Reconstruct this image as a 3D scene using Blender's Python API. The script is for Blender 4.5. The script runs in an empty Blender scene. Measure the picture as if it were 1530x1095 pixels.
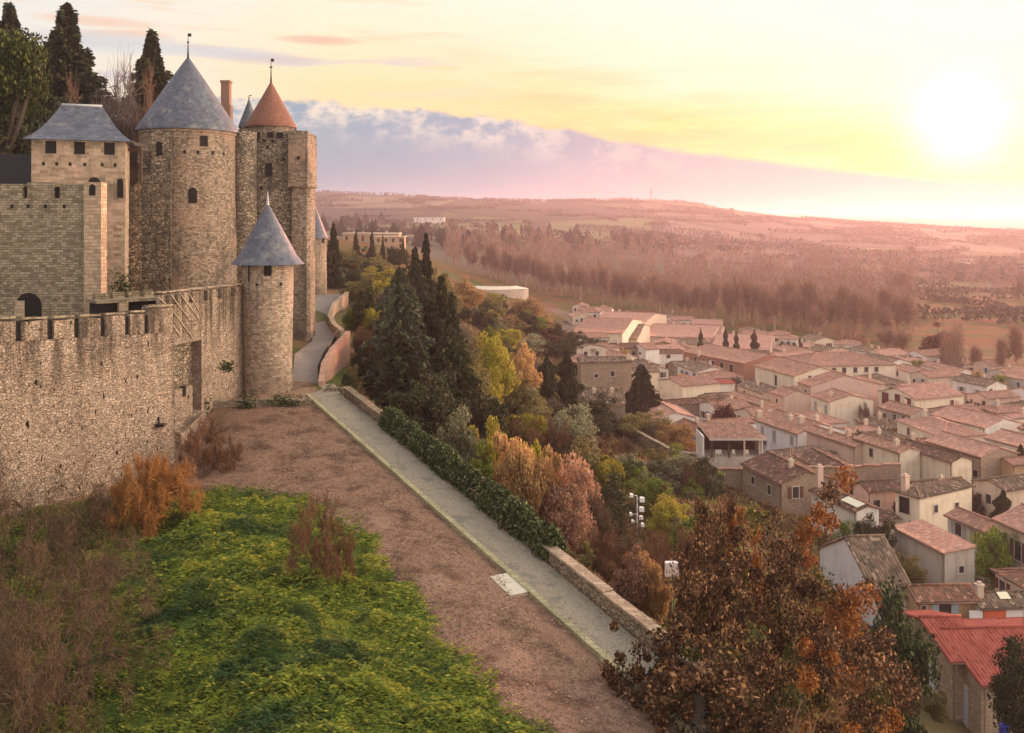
import bpy, math, random
import numpy as np
from mathutils import Vector, Matrix
random.seed(7)
RNG = np.random.default_rng(11)
C = bpy.context.scene.collection
F, CX, HY = 1400.0, 765.0, 335.0
R = math.radians

def at(px, py, d):
    return Vector(((px - CX) * d / F, d, -(py - HY) * d / F))

# ---------------------------------------------------------------- objects
def empty(name, loc=(0, 0, 0), rz=0.0):
    o = bpy.data.objects.new(name, None)
    o.empty_display_size = 0.5
    C.objects.link(o)
    o.location = loc
    o.rotation_euler = (0, 0, rz)
    return o

def tag(o, label=None, cat=None, group=None, kind=None):
    if label: o['label'] = label
    if cat: o['category'] = cat
    if group: o['group'] = group
    if kind: o['kind'] = kind
    return o

def thing(name, label, cat, loc=(0, 0, 0), rz=0.0, group=None):
    return tag(empty(name, loc, rz), label, cat, group)

def link(name, me, m=None, parent=None, loc=None):
    o = bpy.data.objects.new(name, me)
    C.objects.link(o)
    if m is not None and len(me.materials) == 0:
        for q in (m if isinstance(m, (list, tuple)) else [m]):
            me.materials.append(q)
    if parent is not None: o.parent = parent
    if loc is not None: o.location = loc
    return o

def copy_thing(root, loc, rz=0.0, sc=1.0, label=None):
    kids = list(root.children)
    r = root.copy(); C.objects.link(r)
    r.location = loc; r.rotation_euler = (0, 0, rz)
    r.scale = (sc, sc, sc) if not isinstance(sc, (tuple, list)) else sc
    if label: r['label'] = label
    for ch in kids:
        c = ch.copy(); C.objects.link(c); c.parent = r
    return r

class MB:
    """collects polygons in world (or thing-local) metres with metric UVs"""
    def __init__(s):
        s.v = []; s.f = []; s.uv = []; s.smooth = []
    def face(s, pts, uv=None, smooth=False):
        n = len(s.v)
        pts = [Vector(p) for p in pts]
        s.v.extend(pts); s.f.append(tuple(range(n, n + len(pts))))
        if uv is None:
            nn = Vector((0, 0, 0))
            for i in range(1, len(pts) - 1):
                nn += (pts[i] - pts[0]).cross(pts[i + 1] - pts[0])
            if nn.length > 1e-9: nn.normalize()
            if abs(nn.z) > 0.9:
                uv = [(p.x, p.y) for p in pts]
            else:
                t = Vector((-nn.y, nn.x, 0)).normalized()
                b = nn.cross(t)
                uv = [(t.dot(p), b.dot(p)) for p in pts]
        s.uv.extend(uv); s.smooth.append(smooth)
    def prism(s, poly, z0, z1, cap=True, bottom=True):
        """vertical prism over a CCW polygon; z0/z1 number or list"""
        n = len(poly)
        a = z0 if isinstance(z0, (list, tuple)) else [z0] * n
        b = z1 if isinstance(z1, (list, tuple)) else [z1] * n
        for i in range(n):
            j = (i + 1) % n
            s.face([(*poly[i][:2], a[i]), (*poly[j][:2], a[j]), (*poly[j][:2], b[j]), (*poly[i][:2], b[i])])
        if cap: s.face([(*poly[i][:2], b[i]) for i in range(n)])
        if bottom: s.face([(*poly[i][:2], a[i]) for i in reversed(range(n))])
    def box(s, x0, x1, y0, y1, z0, z1):
        s.prism([(x0, y0), (x1, y0), (x1, y1), (x0, y1)], z0, z1)
    def obox(s, c, ux, uy, hx, hy, z0, z1):
        """oriented box: centre c (xy), unit dirs, half sizes"""
        c = Vector((c[0], c[1])); ux = Vector(ux[:2]); uy = Vector(uy[:2])
        p = [c - ux * hx - uy * hy, c + ux * hx - uy * hy, c + ux * hx + uy * hy, c - ux * hx + uy * hy]
        s.prism([(q.x, q.y) for q in p], z0, z1)
    def lathe(s, cx, cy, prof, n=48, a0=0.0, a1=2 * math.pi, smooth=True, jit=0.0, cap_top=False):
        """prof: list of (r, z) bottom to top"""
        full = abs(a1 - a0 - 2 * math.pi) < 1e-6
        rs = np.random.default_rng(int(abs(cx * 31 + cy * 17)) + n)
        rj = {}
        def pt(i, k):
            r, z = prof[k]
            ii = i % n if full else i
            if (ii, k) not in rj: rj[(ii, k)] = (rs.random() - .5) * 2 * jit
            a = a0 + (a1 - a0) * i / n
            rr = r + (rj[(ii, k)] if r > 0.01 else 0)
            return Vector((cx + rr * math.sin(a), cy - rr * math.cos(a), z))
        rm = max(p[0] for p in prof)
        for k in range(len(prof) - 1):
            for i in range(n):
                u0 = rm * (a1 - a0) * i / n; u1 = rm * (a1 - a0) * (i + 1) / n
                z0, z1 = prof[k][1], prof[k + 1][1]
                if prof[k + 1][0] < 0.005:
                    s.face([pt(i, k), pt(i + 1, k), pt(i, k + 1)], [(u0, z0), (u1, z0), (u0, z1)], smooth)
                elif prof[k][0] < 0.005:
                    s.face([pt(i, k), pt(i + 1, k + 1), pt(i, k + 1)], [(u0, z0), (u1, z1), (u0, z1)], smooth)
                else:
                    s.face([pt(i, k), pt(i + 1, k), pt(i + 1, k + 1), pt(i, k + 1)],
                           [(u0, z0), (u1, z0), (u1, z1), (u0, z1)], smooth)
        if cap_top:
            k = len(prof) - 1
            s.face([pt(i, k) for i in range(n if full else n + 1)])
    def tube(s, p0, p1, r0, r1, n=6):
        p0 = Vector(p0); p1 = Vector(p1)
        d = (p1 - p0).normalized()
        a = d.orthogonal().normalized(); b = d.cross(a)
        A = [p0 + (a * math.cos(t) + b * math.sin(t)) * r0 for t in [2 * math.pi * i / n for i in range(n)]]
        B = [p1 + (a * math.cos(t) + b * math.sin(t)) * r1 for t in [2 * math.pi * i / n for i in range(n)]]
        for i in range(n):
            j = (i + 1) % n
            s.face([A[i], A[j], B[j], B[i]], None, True)
        s.face(B); s.face(list(reversed(A)))
    def mesh(s, name, off=None, merge=True):
        me = bpy.data.meshes.new(name)
        off = Vector(off) if off is not None else Vector((0, 0, 0))
        me.from_pydata([tuple(p - off) for p in s.v], [], s.f)
        ul = me.uv_layers.new(name='UVMap')
        ul.data.foreach_set('uv', np.array(s.uv, dtype=np.float32).ravel())
        me.polygons.foreach_set('use_smooth', s.smooth)
        if merge:
            import bmesh
            bm = bmesh.new(); bm.from_mesh(me)
            bmesh.ops.remove_doubles(bm, verts=bm.verts, dist=1e-4)
            bm.to_mesh(me); bm.free()
        me.update()
        return me
    def build(s, name, m, parent=None, world=True):
        off = None
        if parent is not None and world:
            off = Vector((0, 0, 0)); q = parent
            while q is not None: off += Vector(q.location); q = q.parent
        return link(name, s.mesh(name, off), m, parent)

# ---------------------------------------------------------------- node helpers
class NT:
    def __init__(s, nt): s.nt = nt
    def put(s, node, key, val):
        sk = node.inputs[key]
        if isinstance(val, bpy.types.NodeSocket): s.nt.links.new(val, sk)
        elif val is not None: sk.default_value = val
    def node(s, typ, props=None, **kw):
        n = s.nt.nodes.new(typ)
        for k, v in (props or {}).items(): setattr(n, k, v)
        for k, v in kw.items(): s.put(n, k.replace('_', ' '), v)
        return n
    def m(s, op, a, b=None, c=None, clamp=False):
        n = s.nt.nodes.new('ShaderNodeMath'); n.operation = op; n.use_clamp = clamp
        s.put(n, 0, a)
        if b is not None: s.put(n, 1, b)
        if c is not None: s.put(n, 2, c)
        return n.outputs[0]
    def mix(s, f, a, b, blend='MIX'):
        n = s.nt.nodes.new('ShaderNodeMix'); n.data_type = 'RGBA'; n.blend_type = blend
        s.put(n, 0, f)
        for key, val in ((6, a), (7, b)):
            if isinstance(val, (tuple, list)): val = (*val[:3], 1.0)
            s.put(n, key, val)
        return n.outputs[2]
    def noise(s, vec, scale, detail=3.0, rough=0.55, dist=0.0):
        n = s.nt.nodes.new('ShaderNodeTexNoise')
        s.put(n, 'Vector', vec); s.put(n, 'Scale', scale); s.put(n, 'Detail', detail)
        s.put(n, 'Roughness', rough); s.put(n, 'Distortion', dist)
        return n.outputs[0]
    def ramp(s, fac, stops, interp='LINEAR'):
        n = s.nt.nodes.new('ShaderNodeValToRGB'); cr = n.color_ramp; cr.interpolation = interp
        while len(cr.elements) > 1: cr.elements.remove(cr.elements[-1])
        for i, (p, c) in enumerate(stops):
            e = cr.elements[0] if i == 0 else cr.elements.new(p)
            e.position = p
            e.color = (c, c, c, 1) if not isinstance(c, (tuple, list)) else (*c[:3], 1)
        s.put(n, 0, fac)
        return n.outputs[0]
    def sstep(s, x, a, b):
        n = s.nt.nodes.new('ShaderNodeMapRange'); n.interpolation_type = 'SMOOTHSTEP'
        s.put(n, 0, x); s.put(n, 1, a); s.put(n, 2, b)
        return n.outputs[0]
    def vmap(s, vec, scale=(1, 1, 1), loc=(0, 0, 0), rot=(0, 0, 0)):
        n = s.nt.nodes.new('ShaderNodeMapping')
        s.put(n, 'Vector', vec); n.inputs['Scale'].default_value = scale
        n.inputs['Location'].default_value = loc; n.inputs['Rotation'].default_value = rot
        return n.outputs[0]
    def bump(s, h, strength=0.5, dist=0.1):
        n = s.nt.nodes.new('ShaderNodeBump')
        s.put(n, 'Height', h); s.put(n, 'Strength', strength); s.put(n, 'Distance', dist)
        return n.outputs[0]

MATS = {}
def newmat(name, rough=0.9, spec=0.2):
    m = bpy.data.materials.new(name); m.use_nodes = True
    nt = NT(m.node_tree); b = m.node_tree.nodes['Principled BSDF']
    b.inputs['Roughness'].default_value = rough
    b.inputs['Specular IOR Level'].default_value = spec
    MATS[name] = m
    return m, nt, b
def tc(nt, which='Object'):
    return nt.node('ShaderNodeTexCoord').outputs[which]
def flat(name, col, rough=0.8, var=0.15, scale=3.0, metal=0.0, spec=0.3):
    m, nt, b = newmat(name, rough, spec)
    n = nt.noise(tc(nt), scale, 5, .6)
    k = nt.m('MULTIPLY_ADD', n, 2 * var, 1 - var)
    c = nt.mix(1.0, (*col, 1), k, 'MULTIPLY')
    nt.put(b, 'Base Color', c)
    b.inputs['Metallic'].default_value = metal
    return m

def stone(name, ca, cb, cm, bw=0.55, bh=0.28, stain=(.08, .075, .06), samt=0.5, sscale=.25, rubble=False,
          bump=0.8, streak=0.4, holes=0.0, warm=None):
    """coursed or rubble masonry from metric UVs"""
    m, nt, b = newmat(name, 0.95, 0.1)
    uv = tc(nt, 'UV'); ob = tc(nt, 'Object')
    wob = nt.node('ShaderNodeTexNoise', Vector=uv, Scale=1.3, Detail=2.0)
    uvd = nt.node('ShaderNodeVectorMath', {'operation': 'MULTIPLY_ADD'})
    nt.put(uvd, 0, wob.outputs['Color']); uvd.inputs[1].default_value = (.16, .16, 0) if not rubble else (.25, .25, 0)
    nt.put(uvd, 2, uv); uvd = uvd.outputs[0]
    if rubble:
        sc = nt.vmap(uvd, (1 / bw, 1 / bh, 1))
        vo = nt.node('ShaderNodeTexVoronoi', Vector=sc, Scale=1.0); 
        ve = nt.node('ShaderNodeTexVoronoi', {'feature': 'DISTANCE_TO_EDGE'}, Vector=sc, Scale=1.0)
        rnd = nt.node('ShaderNodeSeparateColor', Color=vo.outputs['Color']).outputs[0]
        mort = nt.sstep(ve.outputs['Distance'], .02, .13)
    else:
        br = nt.node('ShaderNodeTexBrick', Vector=uvd, Color1=(0, 0, 0, 1), Color2=(1, 1, 1, 1), Mortar=(.5, .5, .5, 1), Scale=1.0)
        br.inputs['Mortar Size'].default_value = .018; br.inputs['Mortar Smooth'].default_value = .3
        br.inputs['Brick Width'].default_value = bw; br.inputs['Row Height'].default_value = bh
        br.offset = .43; br.squash = .8; br.squash_frequency = 3
        rnd = nt.node('ShaderNodeSeparateColor', Color=br.outputs['Color']).outputs[0]
        mort = nt.m('SUBTRACT', 1.0, br.outputs['Fac'])
    fine = nt.noise(ob, 3.5, 5, .7)
    col = nt.mix(nt.m('ADD', nt.m('MULTIPLY', rnd, .75), nt.m('MULTIPLY_ADD', fine, .9, -.3), clamp=True), ca, cb)
    if warm:
        wn = nt.sstep(nt.noise(ob, .22, 3, .6), .5, .7)
        col = nt.mix(nt.m('MULTIPLY', wn, .6), col, warm)
    col = nt.mix(mort, cm, col)
    # big dark stains and rain streaks with a shape of their own
    st = nt.sstep(nt.noise(nt.vmap(ob, (1, 1, .55)), sscale, 5, .65), .47, .68)
    col = nt.mix(nt.m('MULTIPLY', st, samt), col, stain)
    sk = nt.sstep(nt.noise(nt.vmap(uv, (1.4, .09, 1)), 1.0, 4, .6), .55, .75)
    col = nt.mix(nt.m('MULTIPLY', sk, streak), col, stain)
    sp = nt.sstep(nt.noise(uv, 2.6, 2, .5), .62, .7)
    col = nt.mix(nt.m('MULTIPLY', sp, .35), col, (stain[0] * .6, stain[1] * .6, stain[2] * .6))
    nt.put(b, 'Base Color', col)
    hgt = nt.m('ADD', nt.m('MULTIPLY', mort, .6), nt.m('ADD', nt.m('MULTIPLY', rnd, .5), fine))
    nt.put(b, 'Normal', nt.bump(hgt, bump, .14))
    return m

def leafmat(name, ca, cb, cc=None, trans=0.25, rough=0.7, nscale=.35, frac=.78, patches=()):
    m, nt, b = newmat(name, rough, 0.15)
    g = nt.node('ShaderNodeNewGeometry')
    ri = g.outputs['Random Per Island']
    oi = nt.node('ShaderNodeObjectInfo').outputs['Random']
    n = nt.noise(tc(nt), nscale, 3, .6)
    f = nt.m('ADD', nt.m('MULTIPLY', ri, .7), nt.m('MULTIPLY_ADD', n, 1.2, -.45), clamp=True)
    col = nt.mix(f, ca, cb)
    if cc: col = nt.mix(nt.sstep(nt.m('FRACT', nt.m('MULTIPLY', ri, 7.31)), frac, frac + .02), col, cc)
    for i, (ps_, lo, hi, amt, pc) in enumerate(patches):
        pn_ = nt.noise(nt.vmap(tc(nt), (1, 1.6, 1), (3.1 * i, 1.7 * i, 0)), ps_, 5, .65)
        col = nt.mix(nt.m('MULTIPLY', nt.sstep(pn_, lo, hi), amt), col, pc)
    k = nt.m('MULTIPLY_ADD', oi, .5, .75)
    col = nt.mix(1.0, col, k, 'MULTIPLY')
    nt.put(b, 'Base Color', col)
    if trans > 0:
        t = nt.node('ShaderNodeBsdfTranslucent', Color=col)
        mx = nt.node('ShaderNodeMixShader'); mx.inputs[0].default_value = trans
        nt.nt.links.new(b.outputs[0], mx.inputs[1]); nt.nt.links.new(t.outputs[0], mx.inputs[2])
        nt.nt.links.new(mx.outputs[0], nt.nt.nodes['Material Output'].inputs[0])
    return m

# ---------------------------------------------------------------- camera, light, sky
sc = bpy.context.scene
cam = bpy.data.cameras.new('camera'); co = bpy.data.objects.new('camera', cam); C.objects.link(co)
co.location = (0, 0, 0); co.rotation_euler = (R(90), 0, 0)
cam.sensor_width = 36; cam.lens = 36 * F / 1530; cam.shift_y = -(547.5 - HY) / 1530
cam.clip_start = .5; cam.clip_end = 30000
sc.camera = co
SUN_AZ, SUN_EL = math.atan2(1430 - CX, F), R(5.3)
sd = Vector((math.sin(SUN_AZ) * math.cos(SUN_EL), math.cos(SUN_AZ) * math.cos(SUN_EL), math.sin(SUN_EL)))
SUN_LAMP_EL = R(8.0)
sl = bpy.data.lights.new('sun', 'SUN'); so = bpy.data.objects.new('sun', sl); C.objects.link(so)
sl.energy = 4.5; sl.angle = R(.6); sl.color = (1, .41, .28)
ld = Vector((math.sin(SUN_AZ) * math.cos(SUN_LAMP_EL), math.cos(SUN_AZ) * math.cos(SUN_LAMP_EL), math.sin(SUN_LAMP_EL)))
so.rotation_euler = (-ld).to_track_quat('-Z', 'Y').to_euler(); so.location = (60, 40, 80)

w = bpy.data.worlds.new('World'); sc.world = w; w.use_nodes = True
wt = NT(w.node_tree)
bg = w.node_tree.nodes['Background']
d = wt.node('ShaderNodeTexCoord').outputs['Generated']
xyz = wt.node('ShaderNodeSeparateXYZ', Vector=d).outputs
U = wt.m('ARCTAN2', xyz[0], xyz[1])
h = wt.m('SQRT', wt.m('MAXIMUM', wt.m('ADD', wt.m('MULTIPLY', xyz[0], xyz[0]), wt.m('MULTIPLY', xyz[1], xyz[1])), 1e-5))
V = wt.m('DIVIDE', xyz[2], h)
UV = wt.node('ShaderNodeCombineXYZ', X=U, Y=V).outputs[0]
def u_(px): return math.atan((px - CX) / F)
def v_(px, py): return (HY - py) / F * math.cos(u_(px))
# cloud bank edge as a function of azimuth
U01 = wt.m('MULTIPLY_ADD', U, .5, .5, clamp=True)
edge = [(-100, 150), (430, 150), (600, 160), (800, 186), (1000, 223), (1200, 250), (1400, 271), (1530, 276), (1900, 270)]
Vb = wt.m('MULTIPLY', wt.ramp(U01, [(u_(a) * .5 + .5, v_(a, b) * 4) for a, b in edge]), .25)
fl = wt.noise(wt.vmap(UV, (1, 1.6, 1)), 22, 5, .55)
fl2 = wt.noise(wt.vmap(UV, (1, 2.2, 1)), 9, 4, .6)
leftw = wt.sstep(U, .30, -.15)
amp = wt.m('MULTIPLY_ADD', leftw, .030, .006)
Vb2 = wt.m('ADD', Vb, wt.m('MULTIPLY', wt.m('SUBTRACT', fl, .5), amp))
dv = wt.m('SUBTRACT', V, Vb2)
bank = wt.sstep(dv, .004, -.004)
# open sky above the bank
up = wt.ramp(wt.m('MULTIPLY', wt.m('MAXIMUM', wt.m('SUBTRACT', V, Vb), 0), 2.0, clamp=True),
             [(0, (.97, .74, .38)), (.06, (.98, .77, .44)), (.16, (.97, .84, .60)), (.3, (.94, .88, .76)), (.55, (.70, .74, .80)), (1, (.50, .58, .72))])
lft = wt.sstep(U, -.15, -.50)
up = wt.mix(wt.m('MULTIPLY', lft, .8), up, (.80, .80, .78))
# saturated yellow below the sun's glow
yl = wt.m('MULTIPLY', wt.sstep(V, wt.m('ADD', Vb, .085), Vb), wt.m('MULTIPLY', wt.sstep(U, -.15, .22), wt.sstep(U, .62, .40)))
ylc = wt.mix(wt.sstep(wt.noise(wt.vmap(UV, (4, 26, 1)), 1.6, 4, .6), .38, .62), (.95, .53, .07), (1.0, .74, .20))
up = wt.mix(wt.m('MULTIPLY', yl, .85), up, ylc)
# long streaks high on the left
stn = wt.noise(wt.vmap(UV, (2.6, 22, 1), (.3, .7, 0)), 2.1, 4, .5)
stm = wt.m('MULTIPLY', wt.m('MULTIPLY', wt.sstep(stn, .52, .66), wt.sstep(U, .05, -.2)), wt.m('MULTIPLY', wt.sstep(V, .125, .15), wt.sstep(V, .27, .21)))
stc = wt.mix(wt.sstep(V, .165, .20), (.62, .60, .62), (.86, .55, .36))
up = wt.mix(wt.m('MULTIPLY', stm, .85), up, stc)
# veil of pale thin cloud
vl = wt.sstep(wt.noise(wt.vmap(UV, (2, 9, 1), (1.3, .2, 0)), 2.2, 5, .62), .45, .75)
up = wt.mix(wt.m('MULTIPLY', vl, .45), up, (.97, .86, .68))
gs = wt.m('MULTIPLY', wt.sstep(wt.noise(wt.vmap(UV, (1.6, 15, 1), (.9, .4, 0)), 2.6, 5, .6), .48, .66), wt.m('MULTIPLY', wt.sstep(V, wt.m('ADD', Vb, .13), wt.m('ADD', Vb, .02)), wt.sstep(U, -.28, -.05)))
up = wt.mix(wt.m('MULTIPLY', gs, .55), up, (.80, .58, .30))
# two orange lens-shaped clouds near the red spire
def lens(px, py, a, b):
    e = wt.m('ADD', wt.m('POWER', wt.m('DIVIDE', wt.m('SUBTRACT', U, u_(px)), a), 2.0), wt.m('POWER', wt.m('DIVIDE', wt.m('SUBTRACT', V, v_(px, py)), b), 2.0))
    return wt.sstep(wt.m('ADD', e, wt.m('MULTIPLY', stn, 1.0)), 1.5, .35)
for (px, py, a, b, cc) in ((480, 60, .055, .0065, (.80, .50, .36)), (400, 88, .07, .008, (.66, .56, .52)), (150, 32, .07, .007, (.86, .60, .45)),
                           (660, 101, .035, .004, (.93, .68, .36)), (330, 78, .09, .009, (.60, .62, .66)), (160, 62, .10, .014, (.62, .66, .70))):
    up = wt.mix(wt.m('MULTIPLY', lens(px, py, a, b), .85), up, cc)
# the bank itself: slate blue at left, rose at right, lighter at its foot
bk = wt.ramp(U01, [(u_(380) * .5 + .5, (.22, .36, .47)), (u_(700) * .5 + .5, (.24, .36, .48)), (u_(950) * .5 + .5, (.33, .36, .46)),
                   (u_(1200) * .5 + .5, (.34, .34, .44)), (u_(1450) * .5 + .5, (.36, .34, .40))])
ft = wt.m('MULTIPLY', wt.sstep(V, .05, .0), wt.sstep(U, .12, -.12))
bk = wt.mix(wt.m('MULTIPLY', ft, .75), bk, (.24, .55, .68))
bk = wt.mix(wt.m('MULTIPLY', wt.sstep(fl2, .4, .7), .2), bk, (.45, .52, .62))
rim = wt.m('MULTIPLY', wt.m('MULTIPLY', wt.sstep(dv, -.05, -.004), wt.sstep(wt.noise(wt.vmap(UV, (1, 1.5, 1), (.02, .012, 0)), 26, 5, .6), .40, .60)), leftw)
bk = wt.mix(wt.m('MULTIPLY', rim, .9), bk, (.90, .78, .64))
sky = wt.mix(bank, up, bk)
# the sun and its glare
dn = wt.node('ShaderNodeVectorMath', {'operation': 'NORMALIZE'}); wt.put(dn, 0, d)
dp = wt.node('ShaderNodeVectorMath', {'operation': 'DOT_PRODUCT'}); wt.put(dp, 0, dn.outputs[0]); dp.inputs[1].default_value = sd
th = wt.m('ARCCOSINE', wt.m('MINIMUM', dp.outputs['Value'], .999999))
core = wt.m('EXPONENT', wt.m('MULTIPLY', wt.m('POWER', wt.m('DIVIDE', th, .040), 2.0), -1.0))
halo = wt.m('EXPONENT', wt.m('DIVIDE', th, -.13))
occ = wt.m('MULTIPLY_ADD', bank, -.93, 1.0)
glow = wt.m('MULTIPLY', wt.m('ADD', wt.m('MULTIPLY', core, 1.2), wt.m('MULTIPLY', halo, .10)), occ)
gcol = wt.mix(1.0, (1, .84, .55), glow, 'MULTIPLY')
sky = wt.mix(1.0, sky, gcol, 'ADD')
# the rest of the dome, behind and overhead: brightness added out of view to light facing surfaces
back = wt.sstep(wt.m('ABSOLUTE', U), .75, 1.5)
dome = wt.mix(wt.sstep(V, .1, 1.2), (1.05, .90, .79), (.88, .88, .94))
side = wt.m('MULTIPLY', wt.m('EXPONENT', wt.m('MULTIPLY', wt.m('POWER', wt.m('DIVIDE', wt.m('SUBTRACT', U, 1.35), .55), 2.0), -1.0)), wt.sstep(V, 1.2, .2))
dome = wt.mix(side, dome, (10.5, 7.9, 5.7))  # strong warm fill added beyond the right of the view to light walls
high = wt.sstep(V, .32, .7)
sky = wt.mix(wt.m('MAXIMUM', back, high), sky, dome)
ns = wt.node('ShaderNodeTexSky', {'sky_type': 'NISHITA', 'sun_disc': False, 'sun_elevation': SUN_EL, 'sun_rotation': SUN_AZ})
sky = wt.mix(1.0, sky, wt.mix(1.0, ns.outputs[0], (.004, .004, .004), 'MULTIPLY'), 'ADD')
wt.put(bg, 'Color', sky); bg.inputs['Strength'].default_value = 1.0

sc.view_settings.view_transform = 'Standard'; sc.view_settings.look = 'None'
sc.view_settings.exposure = .12; sc.view_settings.gamma = 1
sc.cycles.max_bounces = 5; sc.cycles.diffuse_bounces = 3; sc.cycles.transmission_bounces = 3
sc.cycles.volume_bounces = 0; sc.cycles.use_denoising = True
# ---------------------------------------------------------------- terrain
P0 = at(486, 590, 92.0); P1 = at(919, 960, 50.5)
def path_pt(s): return P0.lerp(P1, s)
def path_at_depth(y): return path_pt((y - P0.y) / (P1.y - P0.y))
pd = Vector(((P1 - P0).x, (P1 - P0).y, 0)).normalized()       # down the path
pn = Vector((-pd.y, pd.x, 0))                                  # to the right of the path when looking down it is -pn
if pn.x < 0: pn = -pn                                          # pn points to the valley side (right)
ctrl = []
def cp(px, py, dd):
    p = at(px, py, dd); ctrl.append((p.x, p.y, p.z))
for a in ((-60, 795, 58), (0, 772, 62), (130, 728, 68.5), (258, 692, 75), (310, 645, 84), (365, 596, 92), (400, 600, 90),
          (300, 520, 112), (0, 500, 92), (100, 470, 110), (250, 470, 118), (200, 330, 170), (0, 300, 170), (-300, 400, 120),
          (455, 540, 110), (465, 500, 130), (472, 462, 165), (480, 440, 200), (500, 420, 240), (400, 440, 180), (300, 400, 200),
          (545, 600, 104), (530, 545, 118), (548, 500, 140), (555, 470, 165), (570, 430, 215), (530, 395, 280), (560, 372, 420), (520, 362, 560), (600, 366, 560),
          (620, 385, 480), (690, 405, 600), (640, 560, 130), (700, 600, 125), (760, 575, 160), (690, 520, 200), (740, 470, 300),
          (800, 505, 255), (838, 472, 370), (700, 438, 420), (740, 440, 480), (830, 455, 440),
          (800, 640, 130), (860, 680, 130), (940, 700, 122), (1030, 745, 116), (1000, 690, 150), (900, 650, 165),
          (960, 850, 70), (1000, 960, 62), (1080, 1000, 64), (1160, 900, 84), (1200, 1060, 63), (1330, 1090, 63),
          (600, 352, 900), (700, 352, 1150), (900, 362, 1150), (1200, 366, 1400), (1530, 374, 1500), (1400, 425, 720), (1530, 420, 760), (1700, 420, 760),
          (1100, 420, 760), (900, 425, 700), (300, 352, 900), (100, 340, 900),
          (300, 322, 1700), (500, 322, 1700), (700, 325, 1700), (1000, 330, 1700), (1300, 345, 1750), (1530, 353, 1750), (1800, 353, 1750),
          (100, 286, 2600), (480, 287, 2600), (600, 292, 2600), (700, 298, 2600), (800, 301, 2600), (900, 299, 2600), (980, 300, 2600), (1030, 303, 2600), (1100, 317, 2650),
          (1180, 328, 2700), (1300, 334, 2900), (1400, 342, 2900), (1530, 349, 2900), (1800, 350, 2900),
          (100, 340, 4000), (600, 340, 4000), (1000, 343, 4000), (1300, 345, 4000), (1530, 348, 4000), (1800, 348, 4000),
          (600, 320, 6500), (1000, 316, 6500), (1200, 321, 6500), (1350, 324, 6500), (1530, 328, 6500), (1800, 328, 6500), (100, 322, 6500), (100, 345, 8000), (600, 345, 8000), (1000, 345, 8000), (1350, 345, 8000), (1800, 345, 8000)):
    cp(*a)
for s in (-.05, .1, .25, .4, .55, .7, .85, 1.0, 1.2, 1.5, 1.75):
    c = path_pt(s)
    k = 0.12 * min(1, max(0, (78 - c.y) / 20))
    for off, dz in ((-1.9, 0), (1.9, 0)) : ctrl.append((c.x + pn.x * off, c.y + pn.y * off, c.z + dz - .05))
    for off in (-6, -11, -18):
        if off == -18 and c.y > 66: continue
        o = -off
        ctrl.append((c.x + pn.x * off, c.y + pn.y * off, c.z + k * 14 * (1 - math.exp(-(o - 1.5) / 14))))
    if s > .05:
        for off, dz in ((3.2, -.5), (7, -4.2), (13, -9.5)):
            ctrl.append((c.x + pn.x * off, c.y + pn.y * off, max(c.z + dz, -36.5)))
for dd, zz in ((45, -37), (60, -37.2), (75, -37.6), (90, -38.4), (115, -39.6), (150, -41), (200, -42.2), (260, -43.2), (330, -44), (420, -44.6), (520, -45), (640, -45.5)):
    for tx in ((.52, .62, .75, .95) if dd < 80 else (.40, .52, .65, .95) if dd < 120 else (.22, .34, .48, .65, .95) if dd < 180 else (.14, .24, .36, .5, .65, .95) if dd < 300 else (.10, .2, .32, .45, .65, .95)):
        ctrl.append((tx * dd, dd, zz))
for X, Y, Z in ((-30, 6, -24), (0, 6, -26), (20, 6, -30), (-60, 20, -22), (-35, 35, -20.5), (40, 20, -37), (-90, 50, -15), (-120, 90, -8)):
    ctrl.append((X, Y, Z))
ctrl = np.array(ctrl)
def _st(X, Y):
    Yc = np.maximum(Y, 4.0)
    return np.stack([X / Yc * 1.6, np.log(Yc)], -1)
cst = _st(ctrl[:, 0], ctrl[:, 1])
def _k(r): return r                                            # biharmonic-like linear kernel: no overshoot
D = np.linalg.norm(cst[:, None] - cst[None], axis=-1)
NCT = len(ctrl)
A = np.zeros((NCT + 3, NCT + 3)); A[:NCT, :NCT] = _k(D) - np.eye(NCT) * 2e-3
A[:NCT, NCT] = 1; A[:NCT, NCT + 1:] = cst; A[NCT, :NCT] = 1; A[NCT + 1:, :NCT] = cst.T
# heights are solved in image rows (z / distance) so far and near points weigh alike
rhs = np.concatenate([ctrl[:, 2] / np.maximum(ctrl[:, 1], 4.0), [0, 0, 0]])
W = np.linalg.solve(A, rhs)
def zt(X, Y):
    X = np.atleast_1d(np.asarray(X, float)); Y = np.atleast_1d(np.asarray(Y, float))
    out = np.empty(X.shape)
    q = _st(X, Y).reshape(-1, 2); o = np.empty(len(q))
    for i in range(0, len(q), 8000):
        b = q[i:i + 8000]
        r = np.linalg.norm(b[:, None] - cst[None], axis=-1)
        o[i:i + 8000] = _k(r) @ W[:NCT] + W[NCT] + b @ W[NCT + 1:]
    return o.reshape(X.shape) * np.maximum(Y, 4.0)
def gz(x, y): return float(zt(x, y)[0])
def gp(px, d_):                                                # ground point under an image column at a depth
    x = (px - CX) * d_ / F
    return Vector((x, d_, gz(x, d_)))

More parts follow.
